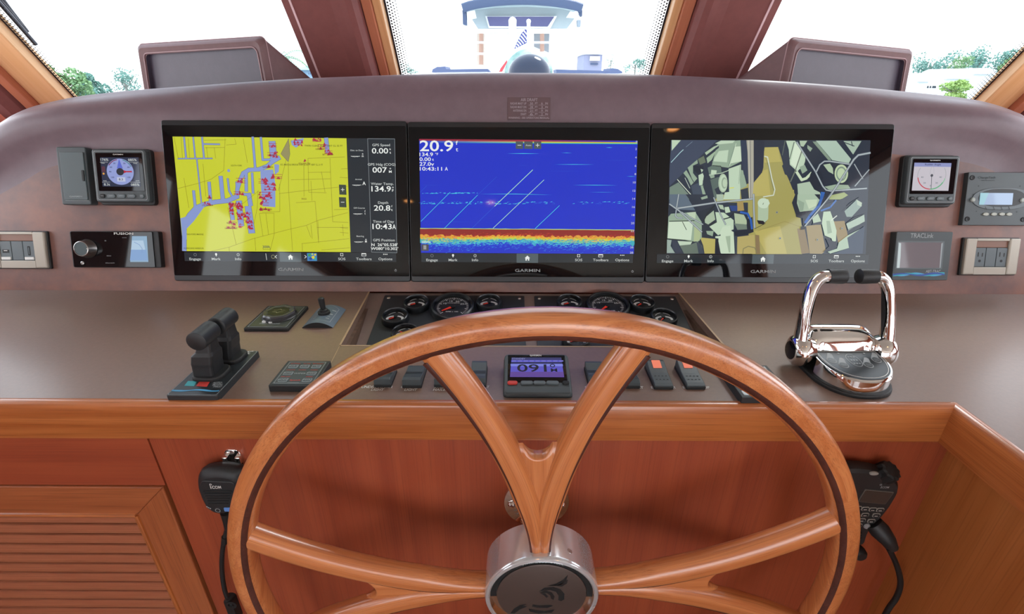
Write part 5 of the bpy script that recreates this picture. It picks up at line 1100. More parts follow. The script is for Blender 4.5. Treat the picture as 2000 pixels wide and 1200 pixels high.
# arched plate with toggle
t = T('toggle_switch_plate', 'small arched blue-grey plate with a black toggle switch', 'switch', TOP, 630, 622)
q = lambda u, v, o=0: t.L(u, v, o); a = q(590, 641); b = q(650, 641); c = q(677, 605)
xL, yF = a; xR = (b[0]+c[0])/2; yB = c[1]-.002; wd = (xR-xL)/2; xm = (xL+xR)/2; H = .012
arc = lambda x: H*(1-((x-xm)/wd)**2)
ARCH = pm('arch_plate', '#566571', .35)
xs = [xL+(xR-xL)*k/16 for k in range(17)]
mb = MB(); mb.grid([[(x, y, arc(x)+.0008) for x in xs] for y in (yF, yB)], ARCH)
for y, fl_ in ((yF, True), (yB, False)): mb.add([(x, y, arc(x)+.0008) for x in xs]+[(xR, y, 0), (xL, y, 0)], [tuple(range(19)) if fl_ else tuple(reversed(range(19)))], RUBB)
t.part('arched_plate', mb)
mb = MB(); m = 0
def al(pts, w_):
    for i in range(len(pts)-1):
        p, r_ = Vector(pts[i]), Vector(pts[i+1]); d = (r_-p).normalized(); n_ = Vector((-d.y, d.x))*w_/2
        N_ = 6
        for k in range(N_):
            s0 = p+(r_-p)*k/N_; s1 = p+(r_-p)*(k+1)/N_; mb.add([(v_.x, v_.y, arc(v_.x)+.0014) for v_ in (s0-n_, s1-n_, s1+n_, s0+n_)], [(0, 1, 2, 3)], PRW)
i_ = .010
al([(xL+i_, yF+.012), (xR-i_, yF+.012), (xR-i_, yB-.014)], .0008); al([(xL+i_, yF+.012), (xL+i_, yB-.014)], .0008)
arcp = [(xL+i_+(xR-xL-2*i_)*k/10, yB-.014+.010*sin(pi*k/10)) for k in range(11)]; al(arcp, .0008)
ym = (yF+yB)/2
al([(xL+.014, ym+.018), (xm-.010, ym+.018)], .0035); al([(xm+.012, ym+.018), (xR-.012, ym+.018)], .0035)
for sx_ in (xL+.017, xR-.020): al([(sx_, ym), (sx_+.006, ym)], .004); al([(sx_-.001, ym-.012), (sx_+.005, ym-.012)], .002); al([(sx_-.002, ym-.020), (sx_+.005, ym-.020)], .0028)
t.part('print', mb)
cx, cy = xm, ym+.001; mb = MB(); mb.lathe([(.0125, .010), (.0130, .0125), (.0125, .017), (.009, .018), (.0085, .022), (.006, .0235), (.0, .0235)], cx, cy, RUBB, seg=20); t.part('collar', mb)
mb = MB(); mb.tube([(cx, cy, .020), (cx-.001, cy, .036), (cx-.0018, cy+.001, .047), (cx-.002, cy+.001, .0495)], [.0048, .0062, .0066, .004], RUBB, seg=16); t.part('bat', mb)
# membrane keypad
def keypad(name, label, c4, hidden=False):
    t = T(name, label, 'keypad', TOP, sum(p[0] for p in c4)/4, sum(p[1] for p in c4)/4)
    L4 = [t.L(*p, .012) for p in c4]; xL = (L4[0][0]+L4[3][0])/2; xR = (L4[1][0]+L4[2][0])/2; yF = (L4[0][1]+L4[1][1])/2; yB = (L4[2][1]+L4[3][1])/2
    mb = MB(); mb.box(xL, xR, yF, yB, 0, .012, BLKM, .002, .001); t.part('housing', mb)
    mb = MB(); mb.box(xL+.004, xR-.004, yF+.004, yB-.004, .0115, .0125, pm('membrane', '#2f383c', .3), .001); pn = t.part('membrane', mb)
    W_, H_ = xR-xL, yB-yF; mb = MB(); mb.ring(rrect(xL+W_*.08, xR-W_*.08, yF+H_*.08, yB-H_*.07, .001), rrect(xL+W_*.09, xR-W_*.09, yF+H_*.09, yB-H_*.08, .001), .0127, PRW); t.part('print', mb, parent=pn)
    lab = iter(('PORT', 'PORT', 'STBD', 'BOW', 'SPEED', 'MODE', 'PWR'))
    for fy, cols_ in ((.74, (.24, .5, .76)), (.46, (.24, .76)), (.20, (.24, .76))):
        for fx in cols_:
            cx, cy = xL+W_*fx, yF+H_*fy; mb = MB(); mb.box(cx-W_*.10, cx+W_*.10, cy-H_*.065, cy+H_*.065, .0122, .0134, pm('key_rim', '#8a9698', .4), .002, .0003); mb.box(cx-W_*.09, cx+W_*.09, cy-H_*.052, cy+H_*.052, .013, .0136, pm('key_face', '#3c474b', .35), .0016, .0002)
            mb.textc(next(lab), cx, cy, H_*.045, .0138, PRW); t.part('key', mb, parent=pn)
    mb = MB()
    for fx, fy, s in ((.24, .86, 'EXTEND'), (.5, .86, 'AUTO'), (.76, .86, 'RETRACT'), (.24, .60, 'LIGHTS'), (.5, .60, 'HORN'), (.76, .60, 'WASH'), (.24, .33, 'ON OFF'), (.76, .33, 'SPEED')): mb.textc(s, xL+W_*fx, yF+H_*fy, H_*.032, .0128, REDP)
    for fx, fy, s in ((.5, .46, 'WIPER'), (.5, .20, 'Speich')): mb.textc(s, xL+W_*fx, yF+H_*fy, H_*.05, .0128, PRW if fy > .3 else REDP)
    mb.line([(xL+W_*.38, yF+H_*.1), (xL+W_*.62, yF+H_*.1)], .0006, .0128, PRW); t.part('lettering', mb, parent=pn)
keypad('membrane_keypad', 'grey membrane keypad with rows of outlined keys, left of the wheel top', [(525, 751), (609, 757), (649, 706), (563.5, 704)])
# second keypad of pale squares peeping out under the wheel rim
c4 = [(1453, 777), (1553, 777), (1496, 718), (1405, 718)]
t = T('key_panel', 'black edged key panel with pale square keys, mostly hidden under the right of the rim', 'keypad', TOP, 1480, 750)
L4 = [t.L(*p, .014) for p in c4]; xL = (L4[0][0]+L4[3][0])/2; xR = xL+.085; yF = (L4[0][1]+L4[1][1])/2; yB = yF+.098
mb = MB(); mb.box(xL, xR, yF, yB, 0, .014, BLKM, .001, .001); t.part('housing', mb)
for i in range(3):
    for j in range(4):
        mb = MB(); a = xL+.0055+i*.025; b = yF+.006+j*.022; mb.box(a, a+.023, b, b+.0195 if j else b+.012, .0135, .0152, pm('pale_key', '#b9c6c8', .35), .001, .0005); t.part('key', mb)
# rocker switches and their captions
SW = 'rocker switches in a row along the front of the worktop'
def rocker(u0, u1, v0, v1, label, kind):
    t = T('rocker_switch', label, 'switch', TOP, (u0+u1)/2, (v0+v1)/2, group=SW)
    xa, ya = t.L(u0, v1, .006); xb, yb2 = t.L(u1, v1, .006); _, yc = t.L((u0+u1)/2, v0, .012); w_ = min(abs(xb-xa), .031); xm = (t.L((u0+u1)/2, (v0+v1)/2, .01))[0]; x0, x1 = xm-w_/2, xm+w_/2; y0, y1 = ya, max(yc, ya+.045)
    mb = MB(); mb.box(x0-.001, x1+.001, y0-.001, y1+.001, 0, .005, RUBB, .002, .001); t.part('bezel', mb)
    mb = MB()
    if kind == 'covered': pr = [(0, .004), (0, .011), (.12, .0145), (.3, .0125), (.6, .012), (.9, .0165), (1, .0160), (1, .004)]
    elif kind == 'lamp': pr = [(0, .004), (0, .0075), (.1, .0095), (.5, .0115), (.9, .0185), (1, .0175), (1, .004)]
    else: pr = [(0, .004), (0, .016), (.1, .0175), (.5, .0125), (.9, .0110), (1, .0095), (1, .004)]
    rows = [[(x, y0+(y1-y0)*f_, z) for f_, z in pr] for x in (x0, x0+.001, x1-.001, x1)]
    rows[0] = [(x0, y, z-.0008) for _, y, z in rows[0]]; rows[3] = [(x1, y, z-.0008) for _, y, z in rows[3]]
    mb.grid(rows, GREYP, smooth=False, closed=True)
    for rw, rev in ((rows[0], False), (rows[3], True)): mb.add(rw, [tuple(range(len(rw))) if rev else tuple(reversed(range(len(rw))))], GREYP)
    rk = t.part('rocker', mb)
    def zt(f_):
        for (fa, za), (fb_, zb) in zip(pr, pr[1:]):
            if fb_ > fa and fa <= f_ <= fb_: return za+(zb-za)*(f_-fa)/(fb_-fa)
        return pr[1][1]
    mb = MB()
    def quad(xa_, xb_, fa, fb_, m_, e=.0004): mb.add([(xa_, y0+(y1-y0)*fa, zt(fa)+e), (xb_, y0+(y1-y0)*fa, zt(fa)+e), (xb_, y0+(y1-y0)*fb_, zt(fb_)+e), (xa_, y0+(y1-y0)*fb_, zt(fb_)+e)], [(0, 1, 2, 3)], m_)
    if kind == 'lamp':
        for i in range(4):
            for f_ in (.20, .34): cx = x0+w_*(.2+.2*i); quad(cx-.0015, cx+.0015, f_, f_+.03, RUBB)
        t.part('grip_dimples', mb, parent=rk)
        mb = MB(); lx0, lx1 = xm-w_*.24, xm+w_*.24; fa, fb_ = .66, .92; za, zb = zt(fa), zt(fb_)
        mb.add([(lx0, y0+(y1-y0)*fa, za+.0015), (lx1, y0+(y1-y0)*fa, za+.0015), (lx1, y0+(y1-y0)*fb_, zb+.0015), (lx0, y0+(y1-y0)*fb_, zb+.0015), (lx0, y0+(y1-y0)*fa, za), (lx1, y0+(y1-y0)*fa, za), (lx1, y0+(y1-y0)*fb_, zb), (lx0, y0+(y1-y0)*fb_, zb)], [(0, 1, 2, 3), (0, 4, 5, 1), (1, 5, 6, 2), (3, 2, 6, 7), (0, 3, 7, 4)], em('#f08468', .95)); t.part('lamp_lens', mb, parent=rk, label='salmon lit lens')
    else:
        for f_ in (.42, .47, .53): quad(x0+.001, x1-.001, f_, f_+.018, RUBB)
        t.part('grooves', mb, parent=rk)
    # caption
rocker(736, 768, 716, 751, 'black rocker switch above the under water light caption, tucked below the rim', 'plain')
rocker(790, 828, 712, 752, 'black rocker switch above the courtesy light caption', 'plain')
rocker(852, 884, 709, 751, 'black rocker switch behind the left upper spoke arm', 'plain')
rocker(919, 950, 709, 752, 'black rocker switch just left of the heading display', 'covered')
rocker(1146, 1180, 710, 748, 'black rocker switch just right of the heading display', 'covered')
rocker(1206, 1246, 712, 753, 'black rocker switch above the compass light caption behind the spoke arm', 'covered')
rocker(1267, 1309, 708, 755, 'rocker switch with a salmon lamp, left one of the two lit', 'lamp')
rocker(1327, 1371, 708, 755, 'rocker switch with a salmon lamp, right one of the two lit', 'lamp')
mb = MB()
def cap(s, u0, u1, v0, v1, o_=.0003):
    a = TOP.pt(u0, v1, 0); b = TOP.pt(u1, v1, 0); c = TOP.pt(u0, v0, 0); d = TOP.pt(u1, v0, 0); vs2, fs2 = textmesh(s)
    mb.text(s, (a[0]+c[0])/2, (b[0]+d[0])/2, a[1]-YE, c[1]-YE, o_, WHITEP, slant=.12)
CAPT = [('UNDER WATER', 706, 767, 754, 758.5), ('LIGHT', 725, 749, 759.5, 764), ('COURTESY', 783, 823, 754, 758.5), ('LIGHT', 790, 814, 759.5, 764), ('STBD', 848, 872, 754, 758.5), ('HAILER', 846, 876, 759.5, 764), ('OVERHEAD LT', 902, 955, 754, 758.5), ('CHART LT', 1142, 1185, 754.5, 758.5), ('COMPASS LT', 1202, 1256, 755, 759.5), ('EEC POWER', 1271, 1319, 755, 759.5), ('EEC BACKUP', 1333, 1385, 755, 759.5)]
for c_ in CAPT: mb = MB(); cap(*c_); ct.part('caption', mb)

# heading display
t = T('heading_display', 'small square display reading 091 with a red key, in the worktop front', 'instrument', TOP, 1053, 735)
HD = Frame(t.e.matrix_world.translation, (1, 0, 0), (0, cos(math.radians(14)), sin(math.radians(14))))
x0, x1, _, _ = t.R(981, 688, 1125, 777, .02)
hx0, hy0 = HD.pt(982, 754, .024); hx1, _ = HD.pt(1118, 754, .024); gx0, hy1 = HD.pt(987, 691, .024); gx1, _ = HD.pt(1108, 691, .024)
x0 = (hx0+gx0)/2; x1 = (hx1+gx1)/2
M_ = t.e.matrix_world.inverted() @ Matrix.Translation(HD.O) @ HD.R
def HB(): m = MB(); m.M = M_; return m
q = lambda u, v: HD.pt(u, v, .0245)
mb = HB(); mb.box(x0-.001, x1+.001, hy0-.022, hy1+.002, -.03+.03, .016, RUBB, .008, .003); t.part('base', mb)
mb = HB(); mb.box(x0, x1, hy0-.018, hy1, .012, .024, GREYP, .007, .004); t.part('bezel', mb)
mb = HB(); mb.box(x0+.006, x1-.006, hy0+.0075, hy1-.004, .0235, .0246, BLKG, .002, .0004); gl = t.part('glass', mb)
mb = HB(); P_ = [q(999, 699), q(1096, 699), q(1102, 737.5), q(996, 737)]; mb.flat(P_, .0248, em('#5b57c8', .85)); mb.flat([q(999, 699), q(1096, 699), q(1097, 704), q(998.5, 704)], .0249, em('#3a3a70', .8)); mb.flat([q(998, 708), q(1098, 708), q(1098.5, 711), q(998, 711)], .0249, em('#23264c', .7))
for k in range(9): u = 1000+k*11.5; mb.flat([q(u, 704.5), q(u+8, 704.5), q(u+8.2, 707), q(u, 707)], .0249, em('#7a78d8', .8))
mb.flat([q(997, 727), q(1100.5, 727), q(1102, 737.5), q(996, 737)], .0249, em('#6a4fa8', .7)); mb.flat([q(997, 711.5), q(1099, 711.5), q(1099.6, 716), q(997.4, 716)], .02485, em('#7c86e0', .9)); t.part('screen', mb, parent=gl)
mb = HB(); NV = em('#101830', .6); a = q(1010, 727); b = q(1067, 712.5); mb.text('091', a[0], b[0], a[1], b[1], .0251, NV); a = q(1076, 727); b = q(1088, 720.5); mb.text('M', a[0], b[0], a[1], b[1], .0251, NV); c = q(1079, 715); mb.ring(ell(c[0], c[1], .0046, .0042, 16), ell(c[0], c[1], .0028, .0024, 16), .0251, NV)
a = q(1035, 696.3); b = q(1057, 693.2); mb.text('GARMIN', a[0], b[0], a[1], b[1], .0248, WHITEP); a = q(1000, 703); b = q(1026, 700); mb.text('STANDBY', a[0], b[0], a[1], b[1], .0251, em('#9ea0d8', .7)); t.part('lettering', mb, parent=gl)
for u, w_, m_ in ((1001, .0085, REDP), (1029, .0105, GREYL), (1053.5, .0105, GREYL), (1079, .0105, GREYL), (1105, .006, RUBB)):
    c = q(u, 748.5); mb = HB(); mb.box(c[0]-w_, c[0]+w_, c[1]-.0038, c[1]+.0038, .0235, .0268, m_, .0036, .001); t.part('button', mb, label='red key' if m_ is REDP else None)

# ------------------------------------------------------------ twin engine control
t = T('engine_control', 'chrome twin lever engine control with black grips on the right of the worktop', 'throttle', TOP, ab=(.590, .755))
wX = .0590
def yfr(u, k=1.0): return -.026-.062*k*sqrt(max(0, 1-abs(u)**2.4))
def ybk(u, k=1.0): return .030+.030*k*sqrt(max(0, 1-abs(u)**3))
def plan(k, n=24):
    us = [sin(-pi/2+pi*i/n) for i in range(n+1)]
    return [(u*wX*k, yfr(u, k)) for u in us]+[(u*wX*k, ybk(u, k)) for u in reversed(us)]
mb = MB(); mb.prism(plan(1.10), 0, .007, RUBB, .003); t.part('gasket', mb)
def topz(x, y):
    e = sqrt(max(0, 1-(abs(x)/wX)**6)); base = .030+.010*(y+.088)/.09; q_ = (y-.031)/.036
    if y < -.004: return base
    h_ = .031*sqrt(max(0, 1-q_*q_))*(.5+.5*e)
    return base+h_ if y < .031 else max(.010, .0432+h_-.034*((y-.031)/.029)**2)
mb = MB(); NU, NV_ = 36, 44; rows = []
for i in range(NU+1):
    u = sin(-pi/2+pi*i/NU); x = u*wX; y0_, y1_ = yfr(u), ybk(u); col_ = [(x, y0_, .004), (x, y0_, .020)]
    for j in range(NV_+1):
        f_ = j/NV_; y = y0_+(y1_-y0_)*f_; ed = min(f_, 1-f_)*(y1_-y0_); col_.append((x*(1-.0), y, topz(x, y)-(.0025 if ed < .0008 else 0)))
    col_ += [(x, y1_, .008), (x, y1_, .004)]; rows.append(col_)
mb.grid(rows, CHROME, smooth=True, flip=True); t.part('body', mb)
mb = MB()
for rw in (rows[0], rows[-1]): mb.add(rw, [tuple(range(len(rw)))], CHROME)
# black key face with a pale outline
mb = MB(); fx = lambda k: [(wX*.93*k*sin(-pi/2+pi*i/28), yfr(sin(-pi/2+pi*i/28), .93)*k) for i in range(29)]
kf = [(x, y) for x, y in fx(1.0)]+[(wX*.93, -.004), (-wX*.93, -.004)]; n_ = len(kf)
zf = lambda x, y: .0305+.010*(y+.088)/.09
mb.add([(x, y, zf(x, y)+.0012) for x, y in kf]+[(x, y, zf(x, y)-.004) for x, y in kf], [tuple(range(n_))]+[(i, n_+i, n_+(i+1) % n_, (i+1) % n_) for i in range(n_)], pm('key_face_black', '#2b3236', .3)); kfp = t.part('key_face', mb)
mb = MB()
def on(pts, w_, m_, closed=False, e=.0016):
    n2 = len(pts)
    for i in range(n2 if closed else n2-1):
        a = Vector(pts[i]); b = Vector(pts[(i+1) % n2]); d = (b-a)
        if d.length < 1e-7: continue
        d.normalize(); p_ = Vector((-d.y, d.x))*w_/2; mb.add([(v_.x, v_.y, zf(v_.x, v_.y)+e) for v_ in (a-p_, b-p_, b+p_, a+p_)], [(0, 1, 2, 3)], m_)
on([(x*.95, y*.96) for x, y in fx(1.0)]+[(wX*.88, -.008), (-wX*.88, -.008)], .0011, WHITEP, True); t.part('outline', mb, parent=kfp)
def fl2(pts, m_, e): mb.add([(x, y, zf(x, y)+e) for x, y in ccw(pts)], [tuple(range(len(pts)))], m_)
def onp(u, v): a = TOP.pt(u, v, .037); return (a[0]-t.a0, a[1]-t.b0)
def z13(x, y): return onp(1590+x/13.33, 680+y/13.33)
for cx_, cy_ in ((455, 335), (775, 440), (1415, 435), (1615, 325)):
    mb = MB(); c = z13(cx_, cy_); tp = z13(cx_-75, cy_-140)
    drop = [(c[0]+.0078*cos(a), c[1]+.0085*sin(a)) for a in [math.radians(150+240*k/16) for k in range(17)]]+[(tp[0]+.0042, tp[1]-.001), (tp[0]+.002, tp[1]+.0025), (tp[0]-.002, tp[1]+.0025), (tp[0]-.0042, tp[1]-.001)]
    fl2(drop, PRW, .0016); fl2([(c[0]+.0063*cos(2*pi*k/20), c[1]+.0068*sin(2*pi*k/20)) for k in range(20)], pm('key_dark', '#3b4448', .35), .0019)
    on([(c[0]-.0045, c[1]+.001), (c[0]+.0045, c[1]+.001)], .0012, PRW, e=.0021); on([(c[0]-.004, c[1]-.0025), (c[0]+.004, c[1]-.0025)], .001, PRW, e=.0021)
    t.part('key', mb, parent=kfp)
mb = MB(); c = z13(1035, 335); ov = [(c[0]+.0105*cos(2*pi*k/28), c[1]+.0170*sin(2*pi*k/28)) for k in range(28)]; on(ov, .0012, PRW, True)
for i in (-1, 0, 1):
    for j in (-1, 0, 1): x_, y_ = c[0]+i*.0045, c[1]+j*.009; fl2([(x_+.0018*cos(2*pi*k/8), y_+.0014*sin(2*pi*k/8)) for k in range(8)], PRW, .0018)
for x_ in (620, 1285): p_ = z13(x_, 185); fl2([(p_[0]+.002*cos(2*pi*k/8), p_[1]+.0016*sin(2*pi*k/8)) for k in range(8)], PRW, .0018)
t.part('lever_position_print', mb, parent=kfp)
for sg, nm_ in ((-1, 'left'), (1, 'right')):
    X = sg*.067
    mb = MB(); mb.M = Matrix.Translation((X, .004, .036)) @ Matrix.Rotation(sg*pi/2, 4, 'Y')
    mb.lathe([(.0, -.012), (.024, -.011), (.0265, -.004), (.0285, .002), (.0285, .010), (.0265, .017), (.020, .022), (.0165, .023)], 0, 0, CHROME, seg=40); bs = t.part('pivot_boss', mb)
    mb = MB(); mb.M = Matrix.Translation((X, .004, .036)) @ Matrix.Rotation(sg*pi/2, 4, 'Y'); mb.lathe([(.0, .0242), (.013, .0238), (.017, .0225)], 0, 0, BLKG, seg=32)
    t.part('cap', mb, parent=bs, label='black oval end cap')
    # lever: flattened bar rising from the boss, curving inward at the top
    x1_ = X+sg*.010
    pts = [(x1_, .000, .024), (x1_, .004, .048), (x1_-sg*.001, .010, .075), (x1_-sg*.003, .018, .105), (x1_-sg*.007, .025, .130), (x1_-sg*.012, .030, .148), (x1_-sg*.019, .033, .160), (x1_-sg*.028, .034, .166), (x1_-sg*.036, .034, .167)]
    def cr3(ps, per=4):
        o = []
        for i in range(len(ps)-1):
            p0 = Vector(ps[max(i-1, 0)]); p1 = Vector(ps[i]); p2 = Vector(ps[i+1]); p3 = Vector(ps[min(i+2, len(ps)-1)])
            for k in range(per): s_ = k/per; o.append(.5*((2*p1)+(-p0+p2)*s_+(2*p0-5*p1+4*p2-p3)*s_*s_+(-p0+3*p1-3*p2+p3)*s_**3))
        return o+[Vector(ps[-1])]
    cp = cr3(pts); n_ = len(cp); rad_ = [.0165-.0055*min(1, i/(n_*.35))+.0005*(i/n_) for i in range(n_)]
    mb = MB(); mb.tube(cp, rad_, CHROME, up=(0, 1, 0), section=lambda s_, r: [(r*(1.15-.15*s_)*cos(2*pi*k/20), r*(.62+.30*s_)*sin(2*pi*k/20)) for k in range(20)]); lv = t.part('lever', mb)
    mb = MB(); ic = cp[6:int(n_*.66)]
    rows = []
    for i, p in enumerate(ic):
        w_ = .0060*sin(pi*min(1, max(.08, i/(len(ic)-1)))); rr_ = .0098
        rows.append([(p.x-sg*rr_, p.y-w_, p.z), (p.x-sg*(rr_+.0012), p.y, p.z), (p.x-sg*rr_, p.y+w_, p.z)])
    mb.grid(rows, RUBB); t.part('inner_inlay', mb, parent=lv, label='black inlay on the inner face')
    gx0_ = x1_-sg*.034; gx1_ = x1_-sg*.066
    mb = MB(); mb.tube([(gx0_, .034, .167), (gx0_-sg*.001, .034, .167), (gx1_+sg*.005, .034, .167), (gx1_+sg*.0015, .034, .167), (gx1_, .034, .167)], [.0105, .0125, .0135, .0125, .0095], BLKM, seg=28); t.part('grip', mb)

# ------------------------------------------------------------ handsets on the console front
def fist_mic():
    t = T('radio_microphone', 'black hand microphone clipped to the panel at the left of the wheel', 'microphone', FRO, 430, 960, n=-.002)
    q = lambda x, y, o=.035: t.L(340+x/3.529, 860+y/3.529, o)
    mb = MB(); a = q(322, 80, .004); b = q(472, 162, .004); x0, x1, y0, y1 = a[0], b[0], b[1], a[1]
    mb.box(x0+.002, x1-.002, y0-.012, y1, 0, .002, CHROME, .008, .0005)
    for xx in (x0, x1-.009): mb.box(xx, xx+.009, y0+.001, y0+.016, 0, .010, CHROME, .001, .0015)
    mb.lathe([(.0, .005), (.003, .0045), (.004, .002)], (x0+x1)/2, y1-.006, STEEL, seg=12); t.part('hanger_clip', mb)
    cx, _ = q(305, 350); pr = [(165, 225), (152, 270), (152, 325), (180, 400), (215, 470), (270, 515), (330, 525), (400, 500), (450, 430), (475, 330), (470, 262), (440, 220), (330, 200), (220, 208)]
    P = ccw([q(x, y, .030) for x, y in pr]); P = roundpoly(P, .012, 3)
    mb = MB(); cen = Vector((sum(p[0] for p in P)/len(P), sum(p[1] for p in P)/len(P)))
    rows = []
    for z, k in ((.002, .78), (.010, .94), (.020, 1.0), (.028, .97), (.034, .86), (.036, .70)): rows.append([(cen.x+(p[0]-cen.x)*k, cen.y+(p[1]-cen.y)*k, z) for p in P])
    mb.grid(rows, BLKM, closed=True); mb.add(rows[-1], [tuple(range(len(P)))], BLKM); bd_ = t.part('body', mb)
    fp_ = roundpoly([q(190, 280), q(170, 330), q(225, 470), q(280, 500), q(370, 500), q(430, 330), q(410, 290)], .006, 3)
    mb = MB(); mb.prism(fp_, .034, .0375, pm('mic_face', '#23272a', .35), .0012); t.part('front_face', mb, parent=bd_)
    for k in range(6): mb = MB(); y_ = 352+k*17; a = q(195+k*7, y_, .0375); b = q(395-k*5, y_+6, .0375); mb.box(a[0], b[0], min(a[1], b[1])-.0009, min(a[1], b[1])+.0009, .0372, .0388, RUBB, .0008, .0004); t.part('grille_bar', mb, parent=bd_)
    mb = MB(); a = q(248, 342, .0378); b = q(316, 322, .0378); mb.text('COM', a[0]+.003, b[0], a[1], b[1], .0379, WHITEP); mb.text('i', a[0], a[0]+.0016, a[1], b[1]+.002, .0379, WHITEP); c = q(247, 313, .0378); mb.ring(ell(c[0], c[1], .002, seg=10), ell(c[0], c[1], .0012, seg=10), .0379, WHITEP); t.part('lettering', mb, parent=bd_)
    c = q(300, 488, .0378); mb = MB(); mb.lathe([(.0, .0390), (.004, .0390), (.0055, .0375)], *c, RUBB, seg=14); mb.ring(ell(c[0], c[1], .0045, seg=14, a0=0, a1=2*pi), ell(c[0], c[1], .0036, seg=14), .0392, PRW); t.part('speaker_button', mb, parent=bd_)
    a = q(345, 498, .0378); b = q(392, 472, .0378); mb = MB(); mb.box(a[0], b[0], a[1], b[1], .0370, .0388, pm('blue_label', '#5b86c8', .4), .002, .0006); t.part('blue_key', mb, parent=bd_)
    mb = MB()
    for k in range(3): c = q(222+k*12, 466+k*6, .0378); mb.flat(ell(c[0], c[1], .0014, seg=8), .0380, PRW)
    t.part('side_marks', mb, parent=bd_)
    mb = MB(); pts = [(*q(350, 505, .02), .020), (*q(358, 560, .02), .020), (*q(362, 625, .02), .019)]; mb.tube(pts, [.0085, .0065, .0045], RUBB, seg=14); t.part('strain_relief', mb)
    mb = MB(); pc = [(362, 620), (345, 680), (330, 770), (325, 860), (330, 950), (345, 1040), (362, 1090)]
    mb.tube(cr3_([(*q(x, y, .016), .016) for x, y in pc]), .0042, RUBB, seg=12); t.part('cord', mb)
    mb = MB(); mb.tube([(*q(347, 672, .016), .016), (*q(343, 715, .016), .016)], .0058, RUBB, seg=14); t.part('cord_collar', mb)
    mb = MB(); c = q(405, 1120, .012); a = q(350, 1110, .012); b = q(440, 1210, .012)
    mb.box(a[0]-.002, b[0], b[1]-.02, a[1]+.006, 0, .018, RUBB, .008, .003, seg=6); mb.lathe([(.010, .018), (.0105, .020), (.006, .0205), (.005, .018)], *c, RUBB, seg=20); t.part('cord_plug', mb)
def cr3_(ps, per=4):
    o = []
    for i in range(len(ps)-1):
        p0 = Vector(ps[max(i-1, 0)]); p1 = Vector(ps[i]); p2 = Vector(ps[i+1]); p3 = Vector(ps[min(i+2, len(ps)-1)])
        for k in range(per): s_ = k/per; o.append(.5*((2*p1)+(-p0+p2)*s_+(2*p0-5*p1+4*p2-p3)*s_*s_+(-p0+3*p1-3*p2+p3)*s_**3))
    return o+[Vector(ps[-1])]
fist_mic()
